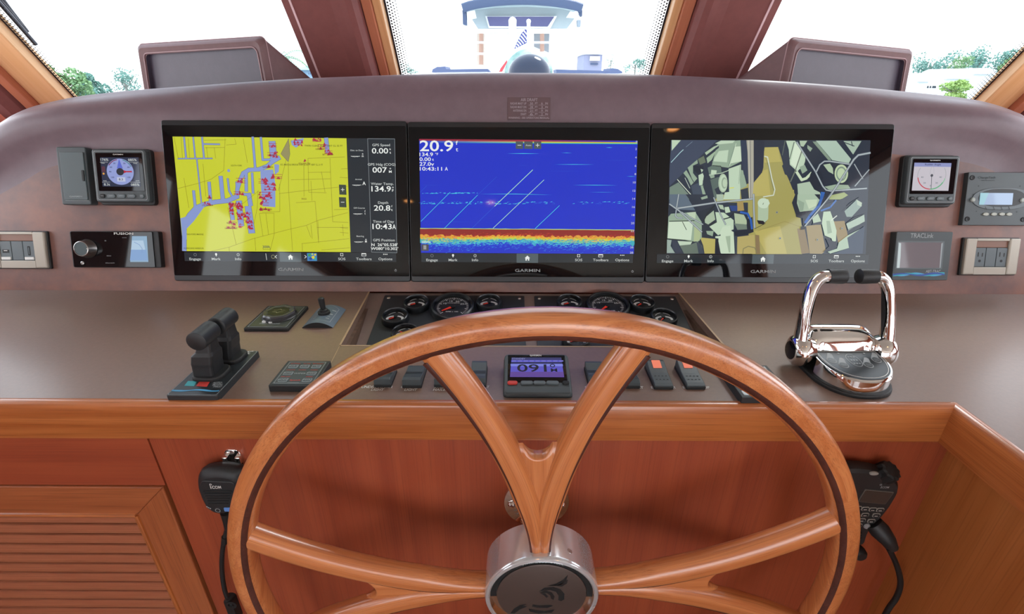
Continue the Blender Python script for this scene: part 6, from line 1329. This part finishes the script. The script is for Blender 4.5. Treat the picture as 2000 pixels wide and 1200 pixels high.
def handset():
    t = T('command_handset', 'black radio command handset with keypad at the right of the wheel', 'radio handset', FRO, 1700, 1000, n=-.002)
    q = lambda x, y, o=.034: t.L(1650+x/5.715, 895+y/5.715, o)
    pr = [(-40, 125), (180, 120), (380, 150), (540, 200), (622, 280), (620, 370), (520, 540), (400, 690), (280, 800), (240, 880), (200, 1010), (90, 1010), (60, 860), (-20, 700), (-60, 560), (-60, 200)]
    P = roundpoly(ccw([q(x, y, .030) for x, y in pr]), .010, 2); cen = Vector((sum(p[0] for p in P)/len(P), sum(p[1] for p in P)/len(P)))
    mb = MB(); rows = [[(cen.x+(p[0]-cen.x)*k, cen.y+(p[1]-cen.y)*k, z) for p in P] for z, k in ((.001, .82), (.008, .96), (.020, 1.0), (.029, .97), (.033, .90))]
    mb.grid(rows, BLKM, closed=True, smooth=True); mb.add(rows[-1], [tuple(range(len(P)))], BLKM); b_ = t.part('body', mb)
    mb = MB(); sc = [q(235, 360), q(560, 392), q(460, 528), q(150, 498)]; mb.prism(roundpoly(sc, .002, 2), .032, .0345, pm('handset_rim', '#5b5752', .5), .0005); mb.prism(roundpoly(inset(ccw(sc), .0014), .002, 2), .033, .0349, pm('handset_lcd', '#3c3531', .3)); t.part('screen', mb, parent=b_)
    mb = MB(); a = q(425, 352); b = q(510, 330); mb.text('COM', a[0], b[0], a[1], b[1], .0336, PRW); mb.text('i', a[0]-.0025, a[0]-.001, a[1], b[1]+.001, .0336, PRW); c = q(413, 312); mb.ring(ell(c[0], c[1], .0019, seg=10), ell(c[0], c[1], .0011, seg=10), .0336, PRW); t.part('lettering', mb, parent=b_)
    KR = pm('key_outline', '#8f8b84', .5); KW = pm('key_mark', '#cfcbc4', .5)
    for x, y in ((155, 570), (238, 580), (322, 588), (405, 592), (130, 640), (235, 648), (360, 652), (110, 695), (198, 708), (305, 716), (60, 560), (50, 630), (160, 765), (60, 760)):
        c = q(x, y); mb = MB(); mb.box(c[0]-.0065, c[0]+.0065, c[1]-.0045, c[1]+.0045, .0325, .0345, KR, .003, .0005); mb.box(c[0]-.0054, c[0]+.0054, c[1]-.0036, c[1]+.0034, .0340, .0348, RUBB, .0025); mb.line([(c[0]-.003, c[1]-.001), (c[0]+.002, c[1]-.001)], .0012, .0349, KW); t.part('key', mb, parent=b_)
    c = q(258, 776); mb = MB(); mb.lathe([(.0, .0355), (.005, .0352), (.006, .033)], *c, pm('round_key', '#8a8c8e', .4), seg=16); t.part('round_key', mb, parent=b_)
    for k in range(6): a = q(105-k*2, 850+k*30); b = q(205-k*6, 850+k*30); mb = MB(); mb.box(a[0], b[0], a[1]-.0012, a[1]+.0012, .0325, .0342, RUBB, .001, .0004); t.part('grille_bar', mb, parent=b_)
    c = q(160, 1070, .02); mb = MB(); mb.lathe([(.0, .030), (.009, .030), (.0125, .026), (.0135, .018), (.011, .006), (.0, .004)], *c, RUBB, seg=24); t.part('end_knob', mb)
    c = q(460, 140, .02); mb = MB(); rows = []
    mb.M = Matrix.Translation((c[0], c[1]-.002, .024)) @ Matrix.Rotation(-math.radians(62), 4, 'X') @ Matrix.Rotation(math.radians(12), 4, 'Y')
    for z, r in ((-.01, .0165), (.004, .0165), (.010, .0158), (.012, .0125)): rows.append([((r+.0012*cos(10*a))*cos(a), (r+.0012*cos(10*a))*sin(a), z) for a in [2*pi*k/40 for k in range(40)]])
    mb.grid(rows, RUBB, closed=True); mb.add(rows[-1], [tuple(range(40))], RUBB); t.part('volume_knob', mb)
    c = q(340, 190); mb = MB(); mb.prism(ell(c[0], c[1], .0075, .0035, 16), .0310, .0338, pm('lamp_strip', '#8d8c86', .4), .0005); t.part('top_key', mb, parent=b_)
    mb = MB(); pts = [(*q(330, 740, .030), .030), (*q(400, 820, .038), .038), (*q(490, 930, .048), .048), (*q(540, 1015, .052), .052)]; mb.tube(pts, [.0150, .0165, .0130, .0095], BLKM, seg=18); t.part('cable_boot', mb)
    mb = MB(); pc = [(1737, 1073), (1748, 1095), (1757, 1120), (1760, 1145), (1752, 1170), (1738, 1190), (1725, 1215), (1716, 1250)]
    mb.tube(cr3_([(*t.L(u, v, .054), .054) for u, v in pc]), .0048, RUBB, seg=12); t.part('cord', mb)
handset()

# ------------------------------------------------------------ leather monitor pods on the shelf behind the hood
def pod(label, fl_, fr_, yl, yr, depth_y):
    """front face corner pixels at the top; a wedge running down toward the glass"""
    dl = ray(*fl_); dr_ = ray(*fr_); TL = EY+dl*(yl/dl.y); TR = EY+dr_*(yr/dr_.y); ZB = EYE-.22
    xdir = Vector((TR.x-TL.x, TR.y-TL.y, 0)).normalized(); L_ = (Vector((TR.x, TR.y))-Vector((TL.x, TL.y))).length; bk = Vector((-xdir.y, xdir.x, 0)); bk = bk if bk.y > 0 else -bk
    e = bpy.data.objects.new('monitor_pod', None); C.objects.link(e); e.matrix_world = Matrix.Translation((TL.x, TL.y, ZB)) @ Matrix((xdir, bk, Vector((0, 0, 1)))).transposed().to_4x4(); tag(e, label, 'pod', 'leather monitor pods on the dashboard shelf')
    OUT = 1 if TL.x > 0 else -1; H1, H2 = TL.z-ZB, TR.z-ZB; D = depth_y; HB_ = .185
    def sh(x, y, z): return (x, y, z)
    mb = MB(); r = .016
    # outer shell as a lofted rounded wedge: rows from front rim to back
    def ringat(y, h1, h2, ins=0):
        o = [(ins-(.055 if OUT < 0 else 0), y, .0), (ins, y, h1-r-ins)]
        for k in range(5): a = pi-(pi/2)*k/4; o.append((ins+r+r*cos(a), y, h1-ins-r+r*sin(a)))
        for k in range(5): a = pi/2-(pi/2)*k/4; o.append((L_-ins-r+r*cos(a), y, h2-ins-r+r*sin(a)))
        o += [(L_-ins, y, h2-r-ins), (L_-ins+(.055 if OUT > 0 else 0), y, 0)]; return o
    rows = [ringat(.002, H1, H2, .027), ringat(0, H1, H2, .020), ringat(-.003, H1, H2, .011), ringat(.003, H1, H2, .003), ringat(.012, H1, H2, 0), ringat(D, HB_, HB_, 0)]
    mb.grid(rows, PODL, smooth=True); mb.add(rows[-1], [tuple(range(len(rows[-1])))], PODL)
    o = mb.build('shell', e)
    mb = MB(); rr_ = ringat(.014, H1, H2, .026); rr2 = ringat(.002, H1, H2, .027); PODI = pm('pod_panel', '#4d4654', .45, var=.06, bump=.15, bscale=700); mb.add(rr_, [tuple(range(len(rr_)))], PODI); mb.grid([rr2, rr_], PODI); mb.build('recessed_panel', e)
    mb = MB(); pts = [(x, y-.0012, z) for x, y, z in ringat(.0005, H1, H2, .024)]; mb.tube(pts, .0016, SEAM if False else pm('piping', '#a88a8e', .5), seg=6); mb.build('piping', e)
    mb = MB(); pts = [(x, y, z) for x, y, z in ringat(.012, H1+.0005, H2+.0005, -.0005)]; mb.tube(pts, .0013, pm('piping', '#a88a8e', .5), seg=6); mb.build('seam', e)
pod('brown leather monitor pod rising behind the hood on the left', (262, 86), (511, 71), 1.60, 1.455, .24)
pod('brown leather monitor pod rising behind the hood on the right', (1549, 73), (1789, 97), 1.425, 1.60, .24)

# ------------------------------------------------------------ ceiling lamps (behind the camera, seen mirrored in the screens)
LB_ = pm('lamp_bezel', '#c9b48a', .25, metal=1)
for (x, y, lab) in ((.80, 0.0, 'small round warm ceiling downlight above the right of the helm'), (-.11, .05, 'small round warm ceiling downlight above the wheel'), (-.15, -.97, 'small round warm ceiling downlight behind the helm seat place'), (-.72, -.95, 'small round warm ceiling downlight at the left behind the helm')):
    e = bpy.data.objects.new('ceiling_light', None); C.objects.link(e); e.location = (x, y, ZCL); tag(e, lab, 'light', 'ceiling downlights')
    mb = MB(); mb.lathe([(.046, .0), (.046, -.004), (.030, -.010), (.028, -.004), (.028, -.001)], 0, 0, LB_, seg=28); mb.build('bezel', e)
    mb = MB(); mb.flat(ell(0, 0, .0285, seg=24)[::-1], -.003, em('#ffae6a', 30)); mb.v = [(x_, y_, z_) for x_, y_, z_ in mb.v]; mb.build('lens', e)

# ------------------------------------------------------------ outside
def P(u, v, y): d = ray(u, v); return EY+d*(y/d.y)
WHG = pm('gelcoat', '#f2f4f5', .3); NAVY = pm('navy_trim', '#40506e', .5); TGREY = pm('top_grey', '#8b96a0', .6); VENT = pm('mesh_violet', '#55567e', .6); WATER = pm('water', '#6d8a92', .08, bump=.6, bscale=3, bd=.05)
mb = MB(); wbox(mb, -250, 250, 2.5, 260, -4.2, -4.1, WATER); o = mb.build('water'); tag(o, 'pale harbour water beyond the foredeck', 'water', kind='structure')
mb = MB(); mb.prism([(-2.2, 2.02), (2.2, 2.02), (2.1, 6), (1.4, 9), (.3, 11.4), (-.3, 11.4), (-1.4, 9), (-2.1, 6)], .0, EYE-.75, WHG, .05); mb.prism([(-2.2, 2.02), (2.2, 2.02), (2.1, 6), (1.4, 9), (.3, 11.4), (-.3, 11.4), (-1.4, 9), (-2.1, 6)], -3.9, 0, WHG); o = struct('floor_foredeck', mb); o.name = 'trim_6'; o['label'] = 'white foredeck ahead of the windshield'
# tender with a hard top standing on the foredeck
YT = 7.6
e = bpy.data.objects.new('tender_boat', None); C.objects.link(e); zdk = EYE-.75; cx = P(1020, 100, YT).x; e.location = (cx, YT, zdk); tag(e, 'white tender boat with a dark edged hard top, on the foredeck ahead', 'boat')
def pl(u, v, dy=0): p = P(u, v, YT+dy); return Vector((p.x-cx, dy, p.z-zdk))
def quadslab(name, pix, dy, th, mat, par=e, label=None):
    mb = MB(); F_ = [pl(u, v, dy) for u, v in pix]; B_ = [p+Vector((0, th, 0)) for p in F_]; n = len(F_)
    mb.add(F_+B_, [tuple(range(n)), tuple(reversed(range(n, 2*n)))]+[(i, (i+1) % n, n+(i+1) % n, n+i) for i in range(n)], mat); o = mb.build(name, par)
    if label: o['label'] = label
    return o
zt_ = lambda x, y: (820+x/4.762, y/4.762)
# roof: curved slab seen from below
mb = MB(); rows = []
for (dy, zz_) in ((0, 0), (.35, .04), (1.2, .09), (1.9, .05)):
    row = []
    for k in range(17):
        f_ = k/16; a = zt_(398+1110*f_, 95-75*sin(pi*f_)**.7*1.0); p = pl(a[0], a[1]); row.append((p.x*(1-.10*dy), dy, p.z+zz_-.02*dy))
    rows.append(row)
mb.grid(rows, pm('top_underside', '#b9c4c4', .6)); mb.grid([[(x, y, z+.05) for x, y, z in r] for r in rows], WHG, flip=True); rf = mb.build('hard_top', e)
mb = MB()
for k, (o1, hh_, m_) in enumerate(((0, .10, NAVY), (-.022, .03, WHG))):
    pts = [(x, y-.03-.01*k, z+.02) for x, y, z in rows[0]]; mb.tube(pts, .055 if k == 0 else .018, m_, seg=8, section=(lambda t_, r: [(.055*cos(2*pi*j/8), .03*sin(2*pi*j/8)) for j in range(8)]) if k == 0 else None)
mb.build('edge_trim', rf)
quadslab('corner_pad', [zt_(395, 95), zt_(432, 95), zt_(436, 235), zt_(400, 225)], 0, .12, NAVY, rf); quadslab('corner_pad', [zt_(1478, 90), zt_(1512, 95), zt_(1510, 150), zt_(1480, 140)], 0, .12, NAVY, rf); quadslab('corner_pad', [zt_(1465, 185), zt_(1498, 185), zt_(1495, 245), zt_(1468, 245)], 0, .12, TGREY, rf)
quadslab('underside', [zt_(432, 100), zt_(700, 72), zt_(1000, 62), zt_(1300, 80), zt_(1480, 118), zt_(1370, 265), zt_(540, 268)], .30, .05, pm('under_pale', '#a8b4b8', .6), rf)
quadslab('light_housing', [zt_(435, 105), zt_(510, 95), zt_(525, 165), zt_(440, 180)], .02, .08, WHG, rf); quadslab('light_housing', [zt_(1400, 105), zt_(1490, 118), zt_(1480, 165), zt_(1365, 160)], .02, .08, WHG, rf)
fr_ = quadslab('hatch_frame', [zt_(608, 150), zt_(1275, 150), zt_(1215, 262), zt_(640, 258)], .24, .05, WHG, rf)
quadslab('hatch_mesh', [zt_(625, 155), zt_(1250, 155), zt_(1190, 245), zt_(648, 240)], .20, .05, VENT, rf)
for u in (495, 520, 1215, 1225, 1035, 1050): a = zt_(u, 270); b = zt_(u, 620); mb = MB(); mb.tube([pl(*a, .1), pl(*b, .1)], .016, WHG, seg=8); mb.build('post', e)
for v in (395, 500): 
    for (ua, ub) in ((495, 640), (1035, 1225)): mb = MB(); mb.tube([pl(*zt_(ua, v), .1), pl(*zt_(ub, v), .1)], .014, WHG, seg=8); mb.build('rail', e)
quadslab('windscreen', [zt_(1055, 312), zt_(1205, 312), zt_(1200, 490), zt_(1055, 430)], .5, .04, pm('tinted_pane', '#8b8f94', .4)); quadslab('cabin_frame', [zt_(522, 310), zt_(600, 310), zt_(600, 610), zt_(525, 610)], .5, .04, pm('pale_cream', '#c9bcae', .5))
for u in (570, 1137): a = zt_(u, 312); b = zt_(u, 600 if u < 600 else 480); mb = MB(); mb.tube([pl(*a, .3), pl(*b, .3)], .032, pm('amber_post', '#b08a78', .5), seg=8); mb.build('post', e)
quadslab('console', [zt_(640, 300), zt_(1030, 300), zt_(1250, 640), zt_(660, 640)], .6, .3, WHG)
mb = MB()
for sx in (-1, 1):
    mb.tube([(sx*1.0, -1.2, .25), (sx*1.05, 0, .25), (sx*.9, 1.6, .3), (sx*.3, 2.3, .35)], .24, WHG, seg=12)
mb.box(-1.0, 1.0, -1.1, 1.6, .02, .35, WHG); mb.build('hull', e)
p0 = pl(*zt_(862, 200), -.3); mb = MB(); mb.tube([(p0.x, -.3, p0.z-.5), (p0.x, -.3, p0.z)], .05, WHG, seg=10); mb.sphere((p0.x, -.3, p0.z), .055, WHG, 10); mb.build('horn_post', e)
# dark cushions
for nm_, pts_ in (('left', [(110, 675), (118, 645), (160, 622), (235, 618), (245, 645), (630, 640), (652, 668)]), ('right', [(1270, 645), (1765, 660), (1775, 635), (1840, 640), (1880, 665), (1885, 684), (1272, 680)])):
    Y_ = 4.6; P_ = [P(*zt_(*q_), Y_) for q_ in pts_]; c_ = sum(P_, Vector())/len(P_); m_ = MB(); F_ = [p-c_ for p in P_]; F_ += []; n = len(F_); B_ = [p+Vector((0, .35, 0)) for p in F_]; lowF = F_
    m_.add(F_+B_, [tuple(range(n)), tuple(reversed(range(n, 2*n)))]+[(i, (i+1) % n, n+(i+1) % n, n+i) for i in range(n)], pm('cushion_blue', '#5a678a', .6))
    b_ = [(min(p.x for p in F_)+.03, 0), (max(p.x for p in F_)-.03, .33)]; m_.box(b_[0][0], b_[1][0], 0.02, .33, zdk-c_.z, min(p.z for p in F_)+.012, WHG)
    o = m_.build('deck_cushion'); o.location = c_; tag(o, nm_+' blue-grey deck cushion on a white locker ahead of the glass', 'cushion', 'deck cushions on the foredeck lockers')
# domed cover between the cushions
Y_ = 4.4; c_ = P(1033, 141, Y_); rx = (P(1083, 141, Y_).x-P(985, 141, Y_).x)/2; rz = P(1033, 88, Y_).z-c_.z
e = bpy.data.objects.new('domed_cover', None); C.objects.link(e); e.location = (c_.x, c_.y, zdk); tag(e, 'dark glossy dome with a pale mottled rim on the foredeck centre', 'dome')
hz_ = c_.z-zdk
mb = MB(); mb.lathe([(rx*1.02, .0), (rx*1.02, hz_-.01)], 0, 0, WHG, seg=32); mb.build('pedestal', e)
mb = MB(); rows = []
for i in range(9):
    a = pi/2*i/8; rows.append([(rx*.84*cos(a)*cos(b_)+.0, rx*.84*cos(a)*sin(b_)-.10, hz_-.02+rz*.78*sin(a)) for b_ in [2*pi*k/32 for k in range(32)]])
mb.grid(rows, pm('dome_glossy', '#16233c', .06), closed=True); mb.build('dark_shell', e)
mb = MB(); rows = []
for i in range(9):
    a = pi/2*i/8; rows.append([(rx*cos(a)*cos(b_), .10+rx*cos(a)*sin(b_), hz_-.02+rz*sin(a)) for b_ in [2*pi*k/32 for k in range(32)]])
mb.grid(rows, pm('dome_mottled', '#4f7f78', .5, col2='#b8ccc4', scale=9), closed=True); mb.build('mottled_shell', e)
# flag
e = bpy.data.objects.new('flag', None); C.objects.link(e); Y_ = 5.6; bs = P(1033, 140, Y_); e.location = (bs.x, Y_, zdk); tag(e, 'small blue and white starred flag on a white staff', 'flag')
L_ = lambda u, v, d=0: Vector((P(u, v, Y_).x-bs.x, d, P(u, v, Y_).z-zdk))
mb = MB(); mb.tube([(0, 0, 0), L_(1032.5, 42)], .018, WHG, seg=8); mb.sphere(tuple(L_(1032.5, 42)), .024, WHG, 8); mb.build('staff', e)
mb = MB(); F_ = [L_(1028.5, 53), L_(1030, 83), L_(1004, 96), L_(1010, 82), L_(1018, 66)]
mb.add([p+Vector((0, .01, 0)) for p in F_]+[p+Vector((0, .02, 0)) for p in F_], [(0, 1, 2, 3, 4), (9, 8, 7, 6, 5), (0, 5, 6, 1), (1, 6, 7, 2), (2, 7, 8, 3), (3, 8, 9, 4), (4, 9, 5, 0)], pm('flag_blue', '#3a3f8f', .7)); fb_ = mb.build('cloth', e)
mb = MB(); rr = random.Random(5)
for i in range(5):
    for j in range(6):
        fu = (i+.5*(j % 2)+.3)/5.6; fv = (j+.4)/6.2; tp = F_[0].lerp(F_[4].lerp(F_[2], .5), fu); bt = F_[1].lerp(F_[2], fu); p = tp.lerp(bt, fv)
        mb.add([(p.x+.011*(1 if k % 2 == 0 else .45)*sin(2*pi*k/10), -.001+.006, p.z+.011*(1 if k % 2 == 0 else .45)*cos(2*pi*k/10)) for k in range(10)], [tuple(range(10))], WHG)
mb.build('stars', fb_)
mb = MB(); F2 = [L_(978, 133), L_(990, 117), L_(991, 121), L_(981, 140), L_(974, 141)]; mb.add(F2+[p+Vector((0, .02, 0)) for p in F2], [(0, 1, 2, 3, 4), (9, 8, 7, 6, 5)]+[(i, i+5, (i+1) % 5+5, (i+1) % 5) for i in range(5)], pm('flag_red', '#c0484f', .7)); mb.build('red_corner', e)
# small grey windlass locker at the right of the tender
Y_ = 5.7; c_ = P(1158, 132, Y_)
e = bpy.data.objects.new('deck_box', None); C.objects.link(e); e.location = (c_.x, Y_, zdk); tag(e, 'grey deck box with a white lid beyond the right cushion', 'box')
Lb = lambda x, y: (P(*zt_(x, y), Y_).x-c_.x, P(*zt_(x, y), Y_).z-zdk)
a = Lb(1522, 632); b = Lb(1700, 510); mb = MB(); wbox(mb, a[0], b[0], 0, .6, 0, b[1], pm('box_grey', '#8d90a8', .6)); mb.build('body', e)
a2 = Lb(1510, 510); b2 = Lb(1705, 468); mb = MB(); wbox(mb, a2[0], b2[0], -.04, .64, a2[1]+.003, b2[1], WHG); mb.build('lid', e)
a3 = Lb(1578, 565); b3 = Lb(1672, 525); mb = MB(); wbox(mb, a3[0], b3[0], -.03, .0, a3[1], b3[1], WHG); mb.build('handle', e); a3 = Lb(1585, 602); b3 = Lb(1655, 588); mb = MB(); wbox(mb, a3[0], b3[0], -.02, .0, a3[1], b3[1], NAVY); mb.build('slot', e)
# wiper on the left pane, outside the glass
e = bpy.data.objects.new('windshield_wiper', None); C.objects.link(e); e.matrix_world = WSM; tag(e, 'grey wiper blade and arm lying outside the left pane', 'wiper')
wq = lambda u, v, n: (*WS.pt(u, v, n), n)
WG = pm('wiper_grey', '#55555c', .6)
mb = MB(); mb.tube([wq(70, 87, -.03), wq(-60, -62, -.03)], .006, WG, seg=8); mb.build('blade', e)
mb = MB(); mb.tube([wq(54, 62, -.05), wq(20, 18, -.055), wq(-60, -90, -.055)], .005, WG, seg=8); mb.build('arm', e)
mb = MB(); mb.tube([wq(44, 50, -.045), wq(0, -2, -.045)], .003, WG, seg=8); mb.build('spring', e)
# trees, each its own thing: trunk and a crown of leaf clusters
def tree(u, vb, vt, Yd, wpx, label, mat, n=700, kind='round', group='trees along the harbour'):
    b = P(u, vb, Yd); tpt = P(u, vt, Yd); H_ = tpt.z-b.z; R_ = abs(P(u+wpx/2, vb, Yd).x-P(u-wpx/2, vb, Yd).x)/2; r_ = random.Random(int(u*7+vb))
    e = bpy.data.objects.new('tree', None); C.objects.link(e); gz = -4.1; e.location = (b.x, Yd, gz); tag(e, label, 'tree', group); dz = b.z-gz
    mb = MB(); mb.tube([(0, 0, 0), (0, 0, dz+H_*.5)], [R_*.10+.05, R_*.05], pm('bark', '#9a948c', .8), seg=7)
    for k in range(3): a = r_.uniform(0, 2*pi); mb.tube([(0, 0, dz+H_*.2), (R_*.6*cos(a), R_*.6*sin(a), dz+H_*.6)], [R_*.04, R_*.015], pm('bark', '#9a948c', .8), seg=5)
    mb.build('trunk', e)
    lobes = [(r_.uniform(-.65, .65)*R_, r_.uniform(-.5, .5)*R_, dz+H_*r_.uniform(.0 if kind == 'round' else .1, .78), R_*r_.uniform(.28, .5)) for _ in range(9 if kind == 'round' else 14)]
    mb = MB(); s0 = R_*(.075 if kind == 'round' else .06)
    vs3 = []; fs3 = []
    for i in range(n):
        lx, ly, lz, lr = lobes[i % len(lobes)]; a = r_.uniform(0, 2*pi); c_ = r_.uniform(-1, 1); q_ = sqrt(1-c_*c_); rd = lr*r_.uniform(.7, 1.05)
        ctr_ = Vector((lx+rd*q_*cos(a), ly+rd*q_*sin(a), min(lz+rd*c_*.8*min(1, H_/R_*.6), dz+H_))); v1 = Vector((r_.gauss(0, 1), r_.gauss(0, 1), r_.gauss(0, 1))).normalized()*s0*r_.uniform(.7, 1.6); v2 = v1.cross(Vector((r_.gauss(0, 1), r_.gauss(0, 1), r_.gauss(0, 1)))).normalized()*s0*r_.uniform(.5, 1)
        k = len(vs3); vs3 += [ctr_-v1, ctr_-v2, ctr_+v1, ctr_+v2]; fs3.append((k, k+1, k+2, k+3))
    mb.add(vs3, fs3, mat); o = mb.build('foliage', e); return e
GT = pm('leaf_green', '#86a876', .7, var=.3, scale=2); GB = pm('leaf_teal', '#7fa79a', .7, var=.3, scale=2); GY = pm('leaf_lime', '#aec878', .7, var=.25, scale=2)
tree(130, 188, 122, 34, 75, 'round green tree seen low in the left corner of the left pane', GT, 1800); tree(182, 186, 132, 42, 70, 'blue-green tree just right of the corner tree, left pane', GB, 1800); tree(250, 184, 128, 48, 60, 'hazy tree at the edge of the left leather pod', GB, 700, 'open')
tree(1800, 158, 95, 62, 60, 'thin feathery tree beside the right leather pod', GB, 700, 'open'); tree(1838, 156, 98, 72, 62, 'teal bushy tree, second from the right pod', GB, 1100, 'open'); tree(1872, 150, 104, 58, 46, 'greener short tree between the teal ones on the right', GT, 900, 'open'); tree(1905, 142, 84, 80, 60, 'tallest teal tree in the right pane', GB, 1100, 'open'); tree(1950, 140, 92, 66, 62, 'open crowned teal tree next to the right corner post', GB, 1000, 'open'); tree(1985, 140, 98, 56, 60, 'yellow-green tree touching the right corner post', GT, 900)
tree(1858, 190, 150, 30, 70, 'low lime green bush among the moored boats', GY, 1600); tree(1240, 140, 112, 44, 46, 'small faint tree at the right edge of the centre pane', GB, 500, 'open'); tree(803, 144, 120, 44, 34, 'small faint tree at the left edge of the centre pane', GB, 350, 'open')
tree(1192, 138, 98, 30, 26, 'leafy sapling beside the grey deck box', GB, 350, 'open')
# palm
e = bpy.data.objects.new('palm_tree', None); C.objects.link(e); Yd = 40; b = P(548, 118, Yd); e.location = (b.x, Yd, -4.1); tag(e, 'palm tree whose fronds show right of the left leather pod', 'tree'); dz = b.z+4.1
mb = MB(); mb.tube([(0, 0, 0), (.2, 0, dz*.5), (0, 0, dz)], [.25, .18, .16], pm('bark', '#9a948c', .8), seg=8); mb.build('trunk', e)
rr = random.Random(9)
for k in range(13):
    a = 2*pi*k/13+rr.uniform(-.2, .2); up0 = rr.uniform(.3, 1.9); L_ = 2.1; pts = []
    for i in range(8): s_ = i/7; pts.append(Vector((L_*s_*cos(a), L_*s_*sin(a)*.6, dz+up0*s_*1.3-1.6*s_*s_*1.1)))
    mb = MB()
    for i in range(7):
        d = (pts[i+1]-pts[i]); n_ = d.cross(Vector((0, 0, 1))).normalized()
        for sg in (-1, 1):
            for f_ in (0, .5):
                p = pts[i]+d*f_; tip = p+d*.6+n_*sg*.38*(1-i/9)-Vector((0, 0, .16)); mb.add([p, p+d*.28, tip], [(0, 1, 2)], GB)
    mb.tube(pts, .02, GT, seg=4); mb.build('frond', e)
# house at the left of the mullion
e = bpy.data.objects.new('house', None); C.objects.link(e); Yd = 60; A_ = P(575, 149, Yd); B_ = P(640, 136, Yd); e.location = (A_.x, Yd, -4.1); tag(e, 'white waterfront house with a pale blue roof, beside the left mullion', 'house')
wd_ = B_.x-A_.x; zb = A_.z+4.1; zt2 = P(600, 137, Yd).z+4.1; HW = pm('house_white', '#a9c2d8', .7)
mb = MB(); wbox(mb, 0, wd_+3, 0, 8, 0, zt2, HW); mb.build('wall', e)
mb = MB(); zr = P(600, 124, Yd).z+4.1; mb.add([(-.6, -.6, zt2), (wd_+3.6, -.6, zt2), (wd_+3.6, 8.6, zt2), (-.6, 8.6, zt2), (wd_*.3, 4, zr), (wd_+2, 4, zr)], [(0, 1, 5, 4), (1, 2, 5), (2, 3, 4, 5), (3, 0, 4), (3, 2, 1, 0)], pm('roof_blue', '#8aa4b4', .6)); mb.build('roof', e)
for (u0, u1) in ((583, 595), (603, 611), (612, 620)):
    a = P(u0, 147.5, Yd); b = P(u1, 141, Yd); mb = MB(); wbox(mb, a.x-A_.x, b.x-A_.x, -.12, 0, a.z+4.1, b.z+4.1, HW); w1 = mb.build('window', e)
    for k in range(3): s_ = (b.x-a.x)/3; mb = MB(); wbox(mb, a.x-A_.x+k*s_+.06, a.x-A_.x+(k+1)*s_-.06, -.16, -.12, a.z+4.18, b.z+4.02, pm('house_pane', '#3f5080', .3)); mb.build('pane', w1)
# moored boats and sheds on the right
def boat(u0, u1, vb, vt, Yd, label, cabin=True):
    e = bpy.data.objects.new('moored_boat', None); C.objects.link(e); a = P(u0, vb, Yd); b = P(u1, vt, Yd); W_ = b.x-a.x; H_ = b.z-a.z; e.location = ((a.x+b.x)/2, Yd, -4.1); tag(e, label, 'boat', 'white boats moored across the harbour'); z0_ = a.z+4.1
    mb = MB(); mb.prism([(-W_/2, 0), (W_*.38, 0), (W_*.5, W_*.14), (W_*.38, W_*.28), (-W_/2, W_*.28)], max(0, z0_-1.6), z0_+H_*.35, WHG, .05); mb.build('hull', e)
    if cabin:
        zc = z0_+H_*.35; mb = MB(); mb.add([(-W_*.3, W_*.04, zc), (W_*.25, W_*.04, zc), (W_*.12, W_*.06, z0_+H_), (-W_*.25, W_*.06, z0_+H_), (-W_*.3, W_*.24, zc), (W_*.25, W_*.24, zc), (W_*.12, W_*.22, z0_+H_), (-W_*.25, W_*.22, z0_+H_)], [(0, 1, 2, 3), (1, 5, 6, 2), (5, 4, 7, 6), (4, 0, 3, 7), (3, 2, 6, 7)], WHG); cb_ = mb.build('cabin', e)
        hh2 = H_*.65; 
        for k, (xa, xb) in enumerate(((-.22, -.15), (-.12, -.05), (-.02, .14))): mb = MB(); mb.add([(W_*xa, W_*.035, zc+hh2*.3), (W_*xb, W_*.035, zc+hh2*.3), (W_*xb-.02*W_, W_*.045, zc+hh2*.8), (W_*xa, W_*.045, zc+hh2*.8)], [(0, 1, 2, 3)], pm('boat_window', '#1f2e36', .3)); mb.build('window', cb_)
boat(1845, 1925, 187, 166, 34, 'white motor boat with blue-grey windows, nearest on the right'); boat(1795, 1850, 180, 166, 40, 'white boat close to the right pod'); boat(1905, 1960, 190, 170, 38, 'white boat partly hidden by the right corner post')
def shed(u0, u1, vb, vt, Yd, label):
    e = bpy.data.objects.new('boat_shed', None); C.objects.link(e); a = P(u0, vb, Yd); b = P(u1, vt, Yd); W_ = b.x-a.x; e.location = (a.x, Yd, -4.1); tag(e, label, 'shed', 'pale sheds across the harbour'); zb = b.z+4.1
    mb = MB(); wbox(mb, 0, W_, 0, 6, 0, zb-.5, WHG); mb.build('wall', e)
    mb = MB(); rows = [[(W_*k/10, y, zb-.5+.5*sin(pi*k/10)) for k in range(11)] for y in (-.3, 6.3)]; mb.grid(rows, pm('tent_white', '#f4f6f6', .6)); mb.add(rows[0], [tuple(range(11))], pm('tent_white', '#f4f6f6', .6)); mb.build('roof', e)
shed(1788, 1818, 170, 147, 46, 'pale domed shed beside the right pod'); shed(1838, 1900, 170, 142, 47, 'long pale shed roof behind the lime bush'); shed(1893, 1948, 160, 133, 48, 'white sloping shed roof below the tallest tree')
